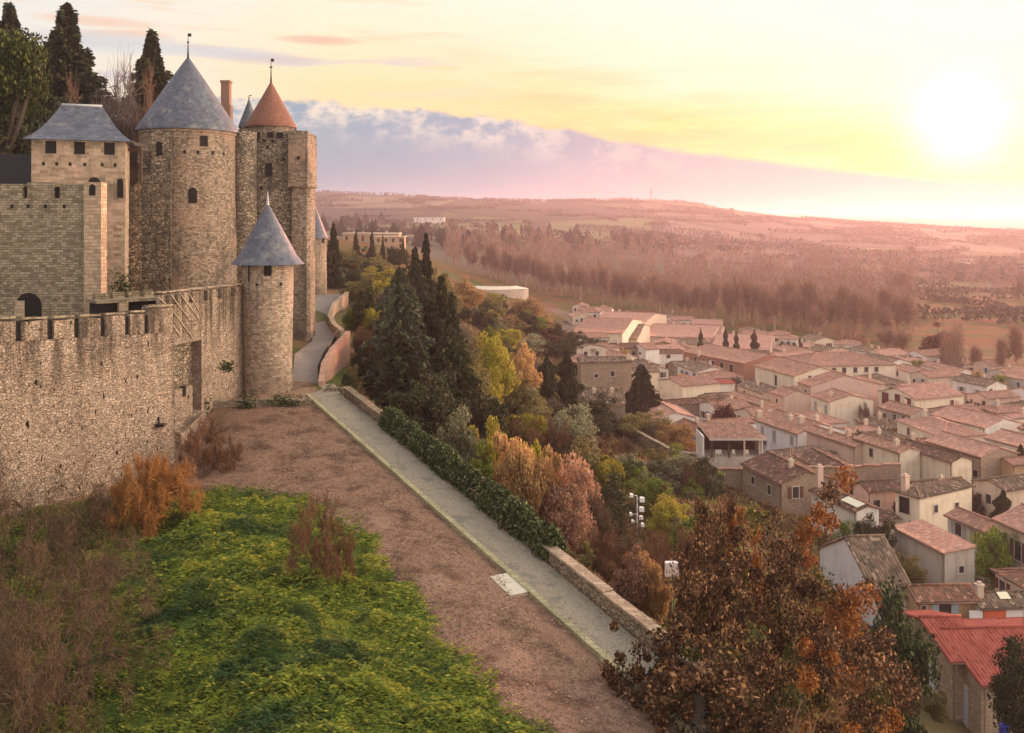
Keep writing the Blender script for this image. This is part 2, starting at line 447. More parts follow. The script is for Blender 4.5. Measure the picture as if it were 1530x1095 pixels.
na, nd = 460, 340
av = np.linspace(-1.25, 1.3, na)
dvv = np.concatenate([np.array([2, 5, 9, 14, 20]), np.geomspace(25, 8000, nd - 5)])
AA, DD = np.meshgrid(av, dvv)
GX, GY = AA * np.maximum(DD, 25) , DD
GZ = np.maximum(zt(GX, GY), -140.0)
def vnoise(X, Y, s, seed):
    r = np.random.default_rng(seed); out = 0
    for k in range(5):
        a = r.random() * 6.28; f = s * (1.9 ** k)
        ph = r.random(2) * 6.28
        out = out + np.sin((X * math.cos(a) + Y * math.sin(a)) * f + ph[0]) * np.cos((-X * math.sin(a) + Y * math.cos(a)) * f * .8 + ph[1]) / (1.6 ** k)
    return out
GZ = GZ + vnoise(GX, GY, .9, 3) * .05 * np.clip((120 - GY) / 60, 0, 1)
GZ = GZ + vnoise(GX, GY, .006, 5) * np.clip((GY - 900) / 2000, 0, 1) * 3.0
# bed the path and the road into the slope
_L = (P1 - P0).xy.length
_off = (GX - P0.x) * pn.x + (GY - P0.y) * pn.y
_s = ((GX - P0.x) * pd.x + (GY - P0.y) * pd.y) / _L
_w = np.clip((3.0 - np.abs(_off)) / .7, 0, 1) * ((_s > -.08) & (_s < 1.75))
GZ = GZ * (1 - _w) + (P0.z + (P1.z - P0.z) * _s - .12) * _w
# zones: green bank, brown leaf litter
def path_off(X, Y):
    return (X - P0.x) * pn.x + (Y - P0.y) * pn.y
def path_s(X, Y):
    return ((X - P0.x) * pd.x + (Y - P0.y) * pd.y) / ((P1 - P0).xy.length)
gl = [(395, 738), (432, 742), (470, 756), (520, 778), (552, 806), (580, 850), (610, 880), (660, 955), (690, 1000), (760, 1060), (805, 1095), (860, 1150), (60, 1300), (-400, 1200), (-300, 800), (-40, 770), (130, 748), (200, 744), (290, 740), (340, 730)]
def inpoly(px, py, poly):
    ins = np.zeros(px.shape, bool); j = len(poly) - 1
    for i in range(len(poly)):
        xi, yi = poly[i]; xj, yj = poly[j]
        c = ((yi > py) != (yj > py)) & (px < (xj - xi) * (py - yi) / (yj - yi + 1e-9) + xi)
        ins ^= c; j = i
    return ins
GLX = []
for (a, b) in gl:                                              # plan outline of the green bank on the ground
    lo, hi = 15.0, 95.0
    for _ in range(40):
        mid = (lo + hi) / 2
        z = gz((a - CX) * mid / F, mid)
        if HY - z * F / mid > b: lo = mid
        else: hi = mid
    GLX.append(((a - CX) * lo / F, lo))
jit = vnoise(GX, GY, .8, 8) * .55 + vnoise(GX, GY, 2.7, 18) * .3
green = inpoly(GX + jit, GY + jit * .7, GLX).astype(float)
off = path_off(GX, GY)
_px = CX + GX / np.maximum(GY, 1) * F
town = np.clip((-36.5 - GZ) / 1.5, 0, 1) * np.clip((np.interp(_px, [840, 900, 1000, 1150, 1300, 1345, 1420, 1600], [430, 440, 400, 340, 300, 290, 250, 215]) - GY) / 15, 0, 1)
me = bpy.data.meshes.new('ground')
idx = np.arange(na * nd).reshape(nd, na)
quads = np.stack([idx[:-1, :-1], idx[:-1, 1:], idx[1:, 1:], idx[1:, :-1]], -1).reshape(-1, 4)
me.vertices.add(na * nd); me.vertices.foreach_set('co', np.stack([GX, GY, GZ], -1).ravel())
me.loops.add(quads.size); me.loops.foreach_set('vertex_index', quads.ravel())
me.polygons.add(len(quads)); me.polygons.foreach_set('loop_start', np.arange(0, quads.size, 4)); me.polygons.foreach_set('loop_total', np.full(len(quads), 4))
me.update(calc_edges=True); me.polygons.foreach_set('use_smooth', np.ones(len(quads), bool))
ca = me.color_attributes.new('zone', 'FLOAT_COLOR', 'POINT')
brown = ((off < 0) & (GY < 100) & (GX > -32)).astype(float)
ca.data.foreach_set('color', np.stack([green, brown, town, np.ones_like(green)], -1).astype(np.float32).ravel())
m, nt, b = newmat('ground', .97, .05)
pos = nt.node('ShaderNodeNewGeometry').outputs['Position']
zc = nt.node('ShaderNodeSeparateColor', Color=nt.node('ShaderNodeVertexColor', {'layer_name': 'zone'}).outputs[0]).outputs
py_ = nt.node('ShaderNodeSeparateXYZ', Vector=pos).outputs
n1 = nt.noise(pos, .5, 6, .65); n2 = nt.noise(pos, 4.0, 4, .7); n3 = nt.noise(pos, .06, 5, .6)
scrub = nt.mix(nt.sstep(n3, .4, .62), (.10, .085, .035), (.17, .11, .055))
scrub = nt.mix(nt.sstep(nt.noise(pos, .035, 4, .6), .55, .62), scrub, (.085, .105, .03))
leaf = nt.mix(n2, (.15, .092, .06), (.40, .265, .18))
leaf = nt.mix(nt.sstep(n1, .46, .66), leaf, (.115, .07, .048))
leaf = nt.mix(nt.m('MULTIPLY', nt.sstep(n3, .55, .75), .55), leaf, (.34, .22, .14))
grn = nt.mix(n2, (.03, .05, .012), (.09, .14, .03))
twn = nt.mix(nt.sstep(n1, .4, .6), (.10, .075, .055), (.20, .15, .12))
mead = nt.mix(nt.sstep(n3, .42, .6), (.055, .075, .015), (.15, .065, .03))
scrub = nt.mix(nt.sstep(py_[1], 300, 360), scrub, mead)
c = nt.mix(zc[2], scrub, twn); c = nt.mix(zc[1], c, leaf); c = nt.mix(zc[0], c, grn)
# far fields: a patchwork
fv = nt.node('ShaderNodeTexVoronoi', Vector=nt.vmap(pos, (.0035, .0016, 0), rot=(0, 0, .35)), Scale=1.0)
fr = nt.node('ShaderNodeSeparateColor', Color=fv.outputs['Color']).outputs
fld = nt.ramp(fr[0], [(0, (.045, .055, .035)), (.2, (.12, .105, .075)), (.38, (.07, .095, .04)), (.55, (.17, .15, .10)), (.72, (.08, .075, .06)), (.86, (.11, .14, .05)), (1, (.055, .055, .045))], 'CONSTANT')
fe = nt.node('ShaderNodeTexVoronoi', {'feature': 'DISTANCE_TO_EDGE'}, Vector=nt.vmap(pos, (.0035, .0016, 0), rot=(0, 0, .35)), Scale=1.0)
fld = nt.mix(nt.sstep(fe.outputs[0], .05, .02), fld, (.035, .04, .02))
fld = nt.mix(nt.m('MULTIPLY', nt.sstep(nt.noise(pos, .004, 6, .7), .5, .62), .8), fld, (.035, .038, .022))
c = nt.mix(nt.sstep(py_[1], 560, 700), c, fld)
nt.put(b, 'Base Color', c)
nt.put(b, 'Normal', nt.bump(nt.m('ADD', n1, nt.m('MULTIPLY', n2, .5)), .6, .25))
tag(link('ground', me, m), kind='structure')

# haze: one box of even air round everything
hz = MB(); hz.box(-11000, 11000, -400, 8200, -141, 112)
ho = link('haze', hz.mesh('haze'))
hm = bpy.data.materials.new('haze'); hm.use_nodes = True
hn = hm.node_tree; hn.nodes.remove(hn.nodes['Principled BSDF'])
pv = hn.nodes.new('ShaderNodeVolumePrincipled')
HAZE_D = 0.00018
pv.inputs['Color'].default_value = (.86, .76, .82, 1); pv.inputs['Density'].default_value = HAZE_D; pv.inputs['Anisotropy'].default_value = .57
hn.links.new(pv.outputs[0], hn.nodes['Material Output'].inputs['Volume'])
ho.data.materials.append(hm); tag(ho, kind='stuff')

# the path, its kerb, the road that climbs behind the small tower
def strip(name, left, right, m, lift=.03, sub=24, thick=None):
    mb = MB(); L = []; Rr = []
    def resamp(pl):
        pl = [Vector(p) for p in pl]; ln = [0]
        for a, b_ in zip(pl, pl[1:]): ln.append(ln[-1] + (b_ - a).length)
        out = []
        for i in range(sub + 1):
            t = ln[-1] * i / sub; k = 0
            while k < len(pl) - 2 and ln[k + 1] < t: k += 1
            out.append(pl[k].lerp(pl[k + 1], (t - ln[k]) / max(1e-6, ln[k + 1] - ln[k])))
        return out
    L, Rr = resamp(left), resamp(right)
    up_ = Vector((0, 0, lift)); dn_ = Vector((0, 0, -(thick or .4)))
    for i in range(sub):
        mb.face([L[i] + up_, L[i + 1] + up_, Rr[i + 1] + up_, Rr[i] + up_][::-1] if True else [])
        mb.face([L[i] + up_, L[i + 1] + up_, L[i + 1] + dn_, L[i] + dn_])
        mb.face([Rr[i] + up_, Rr[i + 1] + up_, Rr[i + 1] + dn_, Rr[i] + dn_][::-1])
    mb.face([L[0] + up_, Rr[0] + up_, Rr[0] + dn_, L[0] + dn_][::-1])
    return mb
m_path, nt, b = newmat('path_paving', .85, .25)
ps = nt.node('ShaderNodeNewGeometry').outputs['Position']
n1 = nt.noise(ps, .9, 6, .7); n2 = nt.noise(ps, 7, 3, .7)
c = nt.mix(n2, (.17, .145, .10), (.42, .365, .265)); c = nt.mix(nt.sstep(n1, .5, .68), c, (.19, .18, .14))
vo = nt.node('ShaderNodeTexVoronoi', {'feature': 'DISTANCE_TO_EDGE'}, Vector=ps, Scale=2.6).outputs[0]
c = nt.mix(nt.m('MULTIPLY', nt.sstep(vo, .06, .0), .55), c, (.12, .11, .085))
nt.put(b, 'Base Color', c); nt.put(b, 'Normal', nt.bump(nt.m('ADD', vo, n2), .5, .08))
def on_path(px, py):
    """where a sight line meets the plane of the path"""
    L_ = (P1 - P0).xy.length; lo, hi = 20.0, 130.0
    for _ in range(50):
        mid = (lo + hi) / 2; q = at(px, py, mid)
        sp = ((q.x - P0.x) * pd.x + (q.y - P0.y) * pd.y) / L_
        if q.z > P0.z + (P1.z - P0.z) * sp: lo = mid
        else: hi = mid
    return at(px, py, lo)
LE = [on_path(*q) for q in ((462, 590), (560, 676), (680, 781.5), (790, 878), (900, 975), (1010, 1072), (1120, 1168))]
RE = [on_path(*q) for q in ((508, 588), (600, 661), (720, 760), (830, 853), (938, 945), (1060, 1047), (1180, 1145))]
tag(strip('path', LE, RE, m_path, .04, 40).build('path', m_path), kind='structure')
m_kerb = stone('kerb_stone', (.34, .31, .17), (.46, .43, .26), (.2, .18, .1), .9, .4, samt=.35)
rk = random.Random(2)
KL = [p + Vector((-pn.x * .38, -pn.y * .38, 0)) for p in LE]
tag(strip('kerb', KL, LE, m_kerb, .16, 40).build('kerb', m_kerb), kind='structure')
# landing in front of the small tower
LA = [at(395, 590, 91.0), at(462, 592, 91.0)]
mb = MB(); ld_ = [at(372, 600, 90.5), at(470, 597, 90.3), at(508, 588, 92.6), at(500, 574, 96.5), at(432, 575, 97), at(360, 590, 93)]
mb.prism([(p.x, p.y) for p in ld_], [p.z - 1.2 for p in ld_], [p.z + .05 for p in ld_])
tag(mb.build('pavement', m_path), kind='structure')
m_road, nt, b = newmat('road_setts', .9, .2)
ps = nt.node('ShaderNodeNewGeometry').outputs['Position']
n2 = nt.noise(ps, 2.5, 5, .7); c = nt.mix(n2, (.15, .125, .105), (.30, .25, .21))
nt.put(b, 'Base Color', c)
RL = [at(436, 578, 96.5), at(440, 530, 106), at(466, 510, 122), at(466, 490, 134), at(468, 470, 150), at(462, 452, 172), at(470, 441, 196), at(480, 436, 215)]
RR = [at(478, 580, 96), at(474, 548, 104.5), at(484, 525, 112), at(502, 502, 126), at(486, 482, 142), at(495, 462, 162), at(512, 446, 186), at(520, 438, 205)]
tag(strip('road', RL, RR, m_road, .05, 60).build('road', m_road), kind='structure')
# ---------------------------------------------------------------- castle
S_TOWER = stone('tower_stone', (.105, .08, .055), (.49, .385, .285), (.14, .11, .085), .42, .21, samt=.75, sscale=.33, streak=.6, bump=1.0, warm=(.50, .33, .23))
S_PINK = stone('dressed_stone', (.21, .16, .11), (.58, .455, .34), (.21, .17, .125), .45, .22, samt=.55, sscale=.33, streak=.5, bump=1.0, warm=(.55, .36, .27))
S_OLD = stone('weathered_stone', (.13, .10, .07), (.48, .39, .28), (.075, .062, .048), .5, .26, samt=.7, sscale=.4, rubble=True, streak=.5)
S_RUB = stone('rubble_wall_stone', (.22, .155, .10), (.72, .55, .40), (.27, .20, .14), .30, .19, samt=.40, sscale=.16, rubble=True, streak=.45, warm=(.56, .38, .29))
def rubble(name, ca, cb, dark):
    m, nt, b = newmat(name, .97, .06)
    uv = tc(nt, 'UV'); ob = tc(nt)
    wob = nt.node('ShaderNodeTexNoise', Vector=uv, Scale=1.6, Detail=3.0)
    ud = nt.node('ShaderNodeVectorMath', {'operation': 'MULTIPLY_ADD'}); nt.put(ud, 0, wob.outputs['Color']); ud.inputs[1].default_value = (.3, .3, 0); nt.put(ud, 2, uv)
    sc_ = nt.vmap(ud.outputs[0], (4.2, 6.6, 1))
    vo = nt.node('ShaderNodeTexVoronoi', Vector=sc_, Scale=1.0); ve = nt.node('ShaderNodeTexVoronoi', {'feature': 'DISTANCE_TO_EDGE'}, Vector=sc_, Scale=1.0)
    rn = nt.node('ShaderNodeSeparateColor', Color=vo.outputs['Color']).outputs
    mo = nt.m('SUBTRACT', 1.0, nt.sstep(ve.outputs['Distance'], .0, .12))
    f1 = nt.noise(uv, 5.5, 6, .75); f2 = nt.noise(uv, 1.1, 5, .7)
    c = nt.mix(nt.m('ADD', nt.m('MULTIPLY', rn[0], .45), nt.m('MULTIPLY_ADD', f1, 1.5, -.5), clamp=True), ca, cb)
    c = nt.mix(nt.m('MULTIPLY', mo, .5), c, tuple(x * .6 for x in ca))
    c = nt.mix(nt.m('MULTIPLY', nt.sstep(f2, .52, .72), .55), c, (.50, .32, .22))
    pit = nt.sstep(nt.noise(nt.vmap(uv, (1.3, .8, 1)), 3.4, 3, .6), .60, .68)
    c = nt.mix(nt.m('MULTIPLY', pit, .75), c, dark)
    hole = nt.sstep(nt.noise(nt.vmap(uv, (1.6, .7, 1), (3, 5, 0)), 1.7, 1, .4), .70, .73)
    c = nt.mix(hole, c, tuple(x * .35 for x in dark))
    big = nt.sstep(nt.noise(ob, .17, 5, .65), .46, .66)
    c = nt.mix(nt.m('MULTIPLY', big, .45), c, dark)
    hh = nt.node('ShaderNodeSeparateXYZ', Vector=uv).outputs[1]
    stk = nt.m('MULTIPLY', nt.sstep(nt.noise(nt.vmap(uv, (1.1, .10, 1)), 1.0, 5, .65), .42, .62), nt.sstep(hh, -13.5, -8.0))
    c = nt.mix(nt.m('MULTIPLY', stk, .8), c, dark)
    nt.put(b, 'Base Color', c)
    nt.put(b, 'Normal', nt.bump(nt.m('ADD', nt.m('ADD', f1, nt.m('MULTIPLY', rn[1], .4)), nt.m('MULTIPLY', nt.m('ADD', mo, nt.m('MULTIPLY', pit, 1.5)), -.6)), 1.0, .16))
    return m
S_RUB = rubble('rubble_wall_stone', (.25, .185, .13), (.76, .60, .455), (.07, .056, .042))
S_GREY = stone('grey_wall_stone', (.15, .12, .08), (.44, .37, .26), (.085, .07, .048), .58, .24, samt=.45, streak=.45)
S_PILE = stone('pale_pier_stone', (.30, .22, .145), (.58, .45, .31), (.30, .22, .15), .8, .34, samt=.3, streak=.3)
m_slate, nt, b = newmat('slate', .55, .4)
uvs = tc(nt, 'UV'); br = nt.node('ShaderNodeTexBrick', Vector=uvs, Color1=(0, 0, 0, 1), Color2=(1, 1, 1, 1), Mortar=(.2, .2, .2, 1), Scale=1.0)
br.inputs['Brick Width'].default_value = .5; br.inputs['Row Height'].default_value = .36; br.inputs['Mortar Size'].default_value = .012
ob = tc(nt); rn = nt.node('ShaderNodeSeparateColor', Color=br.outputs['Color']).outputs[0]
c = nt.mix(nt.m('ADD', nt.m('MULTIPLY', rn, .6), nt.m('MULTIPLY', nt.noise(ob, .7, 5, .65), .5)), (.034, .042, .060), (.115, .13, .16))
c = nt.mix(nt.m('MULTIPLY', nt.sstep(nt.noise(ob, .8, 5, .7), .52, .7), .55), c, (.27, .26, .22))
nt.put(b, 'Base Color', c); nt.put(b, 'Normal', nt.bump(nt.m('ADD', rn, br.outputs['Fac']), .25, .03))
m_tile, nt, b = newmat('red_flat_tile', .8, .2)
uvs = tc(nt, 'UV'); br = nt.node('ShaderNodeTexBrick', Vector=uvs, Color1=(0, 0, 0, 1), Color2=(1, 1, 1, 1), Mortar=(.2, .2, .2, 1), Scale=1.0)
br.inputs['Brick Width'].default_value = .3; br.inputs['Row Height'].default_value = .25; br.inputs['Mortar Size'].default_value = .015
rn = nt.node('ShaderNodeSeparateColor', Color=br.outputs['Color']).outputs[0]
c = nt.mix(nt.m('ADD', nt.m('MULTIPLY', rn, .6), nt.m('MULTIPLY', nt.noise(tc(nt), .9, 4, .6), .5)), (.13, .058, .042), (.28, .13, .085))
nt.put(b, 'Base Color', c); nt.put(b, 'Normal', nt.bump(rn, .3, .03))
M_DARK = flat('dark_opening', (.012, .011, .010), .9, .1)  # near-black colour stands for the shade inside openings and gaps
M_IRON = flat('wrought_iron', (.03, .028, .026), .6, .1, metal=.6)
M_LEAD = flat('lead_flashing', (.40, .41, .42), .5, .1)
M_WOOD = flat('old_timber', (.09, .055, .035), .85, .3, 6)

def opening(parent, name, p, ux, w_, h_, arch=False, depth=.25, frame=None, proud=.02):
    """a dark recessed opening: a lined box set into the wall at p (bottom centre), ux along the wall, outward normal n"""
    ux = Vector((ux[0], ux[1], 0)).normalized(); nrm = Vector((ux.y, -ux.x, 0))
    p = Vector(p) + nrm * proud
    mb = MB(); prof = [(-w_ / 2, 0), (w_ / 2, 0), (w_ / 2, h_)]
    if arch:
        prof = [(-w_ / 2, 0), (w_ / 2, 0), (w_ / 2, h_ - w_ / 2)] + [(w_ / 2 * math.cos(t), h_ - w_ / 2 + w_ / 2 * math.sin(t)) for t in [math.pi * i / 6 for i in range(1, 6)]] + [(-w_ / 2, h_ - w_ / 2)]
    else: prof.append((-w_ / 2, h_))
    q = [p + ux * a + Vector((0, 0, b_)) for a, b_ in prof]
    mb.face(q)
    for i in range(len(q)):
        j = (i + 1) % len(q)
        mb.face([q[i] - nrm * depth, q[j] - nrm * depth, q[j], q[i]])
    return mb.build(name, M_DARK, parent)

def on_lathe(cx, cy, r, px, z, push=.0):
    """front point of a round tower under an image column, with the tangent"""
    lo, hi = -1.45, 1.45
    for _ in range(50):
        a = (lo + hi) / 2
        x = cx + r * math.sin(a); y = cy - r * math.cos(a)
        if CX + F * x / y < px: lo = a
        else: hi = a
    return Vector((cx + (r + push) * math.sin(a), cy - (r + push) * math.cos(a), z)), Vector((math.cos(a), math.sin(a), 0))

def cone(mb, cx, cy, prof, n=56): mb.lathe(cx, cy, prof, n, jit=.012)

def finial(parent, x, y, z0, h_, knob=.18, vane=True):
    mb = MB(); mb.lathe(x, y, [(.22, z0 - .6), (.10, z0 + .3 * h_), (.05, z0 + .7 * h_), (.02, z0 + h_)], 8)
    mb.lathe(x, y, [(.02, z0 + .62 * h_), (knob, z0 + .67 * h_), (.02, z0 + .72 * h_)], 8)
    if vane: mb.box(x - .04, x + .42, y - .02, y + .02, z0 + .88 * h_, z0 + 1.0 * h_)
    return mb.build('finial', M_IRON, parent)

# --- great round tower under a slate cone
d0 = 120.0; cx, cy = (281 - CX) * d0 / F, d0 + 0; r = 69 / F * (d0 - 2)
zt_ = (HY - 192) * (d0 - 5.6) / F
T = thing('round_tower', 'tallest slate-coned round stone tower of the castle, beside the brick chimney', 'tower', (cx, cy, -14))
mb = MB(); mb.lathe(cx, cy, [(r + .5, -15), (r + .25, -6), (r, 4), (r, zt_ - .3)], 64, jit=.03); mb.build('tower_wall', S_TOWER, T)
mb = MB(); mb.lathe(cx, cy, [(r + .02, zt_ - .32), (r + .22, zt_ - .25), (r + .22, zt_ + .02), (r + .1, zt_ + .05)], 64); mb.build('cornice', S_PINK, T)
az = (HY - 86) * d0 / F; mb = MB()
prof = [(r + .55, zt_ + .02)] + [((r + .35) * (1 - t) ** .97 + .12, zt_ + .35 + (az - zt_ - .35) * t) for t in np.linspace(0, .985, 10)]
cone(mb, cx, cy, prof); rf = mb.build('roof', m_slate, T)
finial(rf, cx, cy, az - .3, 3.4)
for px, py, w_, h_, ar, nm in ((305, 217, .9, 1.3, False, 'window'), (288, 303, 1.0, 1.9, True, 'window')):
    z = (HY - py) * (d0 - r) / F
    p, ux = on_lathe(cx, cy, r + .05, px, z); opening(T, nm, p, ux, w_, h_, ar, proud=.04)
for px in (276, 296, 318, 334):
    p, ux = on_lathe(cx, cy, r, px, (HY - 229) * (d0 - r) / F); opening(T, 'putlog_hole', p, ux, .32, .4, proud=.04)
# brick chimney behind the cone
dC = d0 + 4; x0 = (338 - CX) * dC / F
T2 = thing('chimney_stack', 'tall narrow brick chimney rising beside the great slate cone', 'chimney', (x0, dC, 5))
M_BRICK = stone('chimney_brick', (.30, .15, .10), (.42, .24, .17), (.25, .2, .16), .3, .12, samt=.3)
mb = MB(); zz = (HY - 124) * dC / F; mb.box(x0 - .55, x0 + .55, dC - .5, dC + .5, 4, zz); mb.box(x0 - .85, x0 + .72, dC - .55, dC + .55, 4, (HY - 157) * dC / F); mb.build('shaft', M_BRICK, T2)
mb = MB(); mb.box(x0 - .65, x0 + .65, dC - .6, dC + .6, zz, zz + .3); mb.build('cap', M_BRICK, T2)

# --- rough buttress tower standing in front of the round tower
def poly_at(pts): return [((px - CX) * dd / F, dd) for px, dd in pts]
d1 = 112.0
ps = poly_at([(205, d1 + .5), (213, d1), (256, d1), (258, d1 + 8), (205, d1 + 8)])
T = thing('buttress_tower', 'ruined rough masonry buttress clinging to the left of the great round tower', 'tower', (ps[1][0], d1, -13))
mb = MB(); topz = (HY - 258) * d1 / F
mb.prism(ps, -14, topz)
ps2 = poly_at([(226, d1 + .6), (256, d1 + .6), (258, d1 + 8), (226, d1 + 8)])
mb.prism(ps2, topz + .003, (HY - 196) * d1 / F)
ps3 = poly_at([(206, d1 + 2), (225, d1 + 2), (225, d1 + 8), (206, d1 + 8)]); mb.prism(ps3, topz + .003, (HY - 224) * d1 / F)
rs = random.Random(4)
for i in range(16):                                            # broken toothed top
    a = rs.uniform(206, 254); x = (a - CX) * d1 / F
    t0 = topz if a < 225 else (HY - 196) * d1 / F
    mb.box(x - rs.uniform(.2, .6), x + rs.uniform(.2, .5), d1 + 1 + rs.uniform(0, 3), d1 + 5.1 + i * .01, t0 - .5, t0 + rs.uniform(.1, .7))
mb.build('tower_wall', S_OLD, T)
p = at(238, 232, d1 + .6); opening(T, 'window', p, (1, 0), .7, 1.6, proud=.03)

# --- horseshoe keep at right, flat battered top
d2 = 126.0; cx2 = (404 - CX) * d2 / F; r2 = 5.15
T = thing('horseshoe_tower', 'massive flat-topped stone tower at the right end, red cone behind its parapet', 'tower', (cx2, d2, -17))
zt2 = (HY - 194) * (d2 - 3) / F
mb = MB()
hs = [(cx2 - 5.2, d2 + 9)] + [(cx2 + r2 * math.sin(a), d2 - r2 * .45 * math.cos(a)) for a in np.linspace(-1.57, 1.0, 14)]
# the right pier is a square turret corbelled out above
hs = hs + [(cx2 + 2.5, d2 + 9)]
zj = [zt2 + rs.uniform(-.25, .25) for _ in hs]
mb.prism(hs, -18, zj); mb.build('tower_wall', S_OLD, T)
px0, px1 = (437 - CX) * (d2 - 2.2) / F, (463 - CX) * (d2 - 2.2) / F
mb = MB(); zc_ = (HY - 277) * (d2 - 2.2) / F
mb.prism([(px0, d2 - 2.6), (px1 - .35, d2 - 2.6), (px1, d2 - 2.0), (px1, d2 + 1.2), (px0, d2 + 1.2)], -18, zc_)
mb.build('pier', S_TOWER, T)
mb = MB(); p1b = (466 - CX) * (d2 - 2.6) / F; p1c = (470.5 - CX) * d2 / F
mb.prism([(px0 - .35, d2 - 3.0), (p1b - .5, d2 - 3.0), (p1c, d2 - 1.2), (p1c, d2 + 1.3), (px0 - .35, d2 + 1.3)], [zc_ + .003] * 5, [zt2 - .05, zt2 - .1, zt2 - .5, zt2 - .5, zt2])
mb.prism([(px0 - .5, d2 - 3.1), (p1b - .4, d2 - 3.1), (p1c + .1, d2 - 1.2), (p1c + .1, d2 + 1.4), (px0 - .5, d2 + 1.4)], zc_ - .22, zc_)
mb.build('turret', S_TOWER, T)
for px, py, w_, h_ in ((402, 263, .8, 1.7), (377, 308, .5, .9)):
    opening(T, 'window', at(px, py, d2 - 2.36), (1, 0.05), w_, h_, proud=.22)
for px, py in ((385, 210), (395, 212), (408, 213), (400, 222), (432, 212), (380, 243), (424, 240), (446, 238), (391, 283)):
    opening(T, 'putlog_hole', at(px, py, d2 - (2.3 if px < 436 else 3.05)), (1, 0), .32, .38, proud=.2)
for px in (384, 404, 418):
    opening(T, 'embrasure', at(px, 206, d2 - 2.3), (1, 0), .8, .75, proud=.12)
# --- its left flank, the pale weathered return between the two towers
ps = poly_at([(349, 121.5), (362, 119.5), (372, 122.5), (372, 128), (349, 128)])
T = thing('turret_flank', 'narrow half-round stone flank in the gap between round tower and flat-topped tower', 'turret', (ps[1][0], 119.5, -16))
mb = MB(); xc = (360 - CX) * 122 / F
mb.lathe(xc, 123, [(1.9, -17), (1.75, 0), (1.7, (HY - 196) * 122 / F)], 24, jit=.06, cap_top=True); mb.build('tower_wall', S_OLD, T)

# --- red cone and a thin slate spire behind
def cone_turret(name, label, px, pyb, pya, wpx, dd, mroof, fin, zlow, mw=S_TOWER, cat='turret', flare=0):
    x = (px - CX) * dd / F; rr = wpx / 2 * dd / F
    T = thing(name, label, cat, (x, dd, zlow))
    zb, za = (HY - pyb) * dd / F, (HY - pya) * dd / F
    mb = MB(); mb.lathe(x, dd, [(rr * .93, zlow), (rr * .93, zb + .02)], 40); mb.build('tower_wall', mw, T)
    mb = MB(); cone(mb, x, dd, [(rr * 1.02, zb)] + [(rr * (1 - t) + .08, zb + .15 + (za - zb) * t) for t in np.linspace(.02, .98, 8)], 40)
    rf = mb.build('roof', mroof, T)
    finial(rf, x, dd, za - .2, fin, knob=.26)
    return T
cone_turret('cone_turret', 'turret with red tiled cone behind the flat-topped tower', 405, 191, 124, 74, 134, m_tile, 3.7, 2)
cone_turret('spire_turret', 'slim slate spire peeping out left of the red cone', 372, 191, 150, 30, 142, m_slate, 1.0, 2)

# --- far small tower with a slate cone on the road
dF = 200.0; xF = (468 - CX) * dF / F; rF = 19.5 * dF / F
T = thing('guard_tower', 'far small tower with slate cone at the bend of the road', 'tower', (xF, dF, -17))
mb = MB(); mb.lathe(xF, dF, [(rF * 1.04, -18), (rF, -6), (rF, (HY - 355) * dF / F)], 40, jit=.03); mb.build('tower_wall', S_PINK, T)
zb = (HY - 356) * dF / F; za = (HY - 300) * dF / F
mb = MB(); cone(mb, xF, dF, [(rF + .5, zb)] + [((rF + .2) * (1 - t) ** 1.08 + .05, zb + .3 + (za - zb) * t) for t in np.linspace(.03, .98, 8)], 40); mb.build('roof', m_slate, T)
p, ux = on_lathe(xF, dF, rF, 483, (HY - 363) * (dF - rF) / F); opening(T, 'window', p, ux, .7, .9, proud=.06)

# --- near round tower with a flared slate cone
dN = 94.0; xN = (400 - CX) * dN / F; rN = 37.5 / F * (dN - 1)
zb = (HY - 394) * (dN - 2.4) / F; za = (HY - 304) * dN / F
T = thing('pepperpot_tower', 'small round tower with flared slate cone at the head of the path', 'tower', (xN, dN, -17))
mb = MB(); mb.lathe(xN, dN, [(rN * .98, -18.5), (rN * .97, -13), (rN * 1.0, -8), (rN * 1.02, zb - .2)], 64, jit=.025); mb.build('tower_wall', S_PINK, T)
mb = MB(); prof = [(rN + 1.12, zb - .12), (rN + .98, zb + .04), (rN + .35, zb + .75)] + [((rN + .1) * (1 - t) ** 1.0 + .06, zb + 1.15 + (za - zb - 1.15) * t) for t in np.linspace(.06, .985, 9)]
cone(mb, xN, dN, prof, 64)
# the little dormer gablet at left
ga, _ = on_lathe(xN, dN, rN + .9, 357, zb + .05); gb, _ = on_lathe(xN, dN, rN + .9, 374, zb + .05)
gt = (ga + gb) / 2 + Vector((0, .75, 1.35)); bk_ = (ga + gb) / 2 + Vector((.2, 2.0, 1.75))
mb.face([ga, gb, gt]); mb.face([gb, bk_, gt]); mb.face([ga, gt, bk_])
rf = mb.build('roof', m_slate, T)
mb = MB(); mb.lathe(xN, dN, [(.2, za - .5), (.11, za + .2), (.02, za + 1.3)], 10); mb.build('finial', M_LEAD, rf)
p, ux = on_lathe(xN, dN, rN * 1.02, 400, (HY - 412) * (dN - rN) / F); opening(T, 'window', p, ux, .72, 1.1, proud=.05)
p, ux = on_lathe(xN, dN, rN * 1.02, 345, (HY - 402) * (dN - rN * .6) / F)
for px in (350, 372):
    p, ux = on_lathe(xN, dN, rN * 1.02, px, (HY - 421) * (dN - rN) / F); opening(T, 'arrow_slit', p, ux, .13, 1.7, proud=.05)
for px in (384, 420):
    p, ux = on_lathe(xN, dN, rN * 1.02, px, (HY - 427) * (dN - rN) / F); opening(T, 'putlog_hole', p, ux, .22, .26, proud=.05)
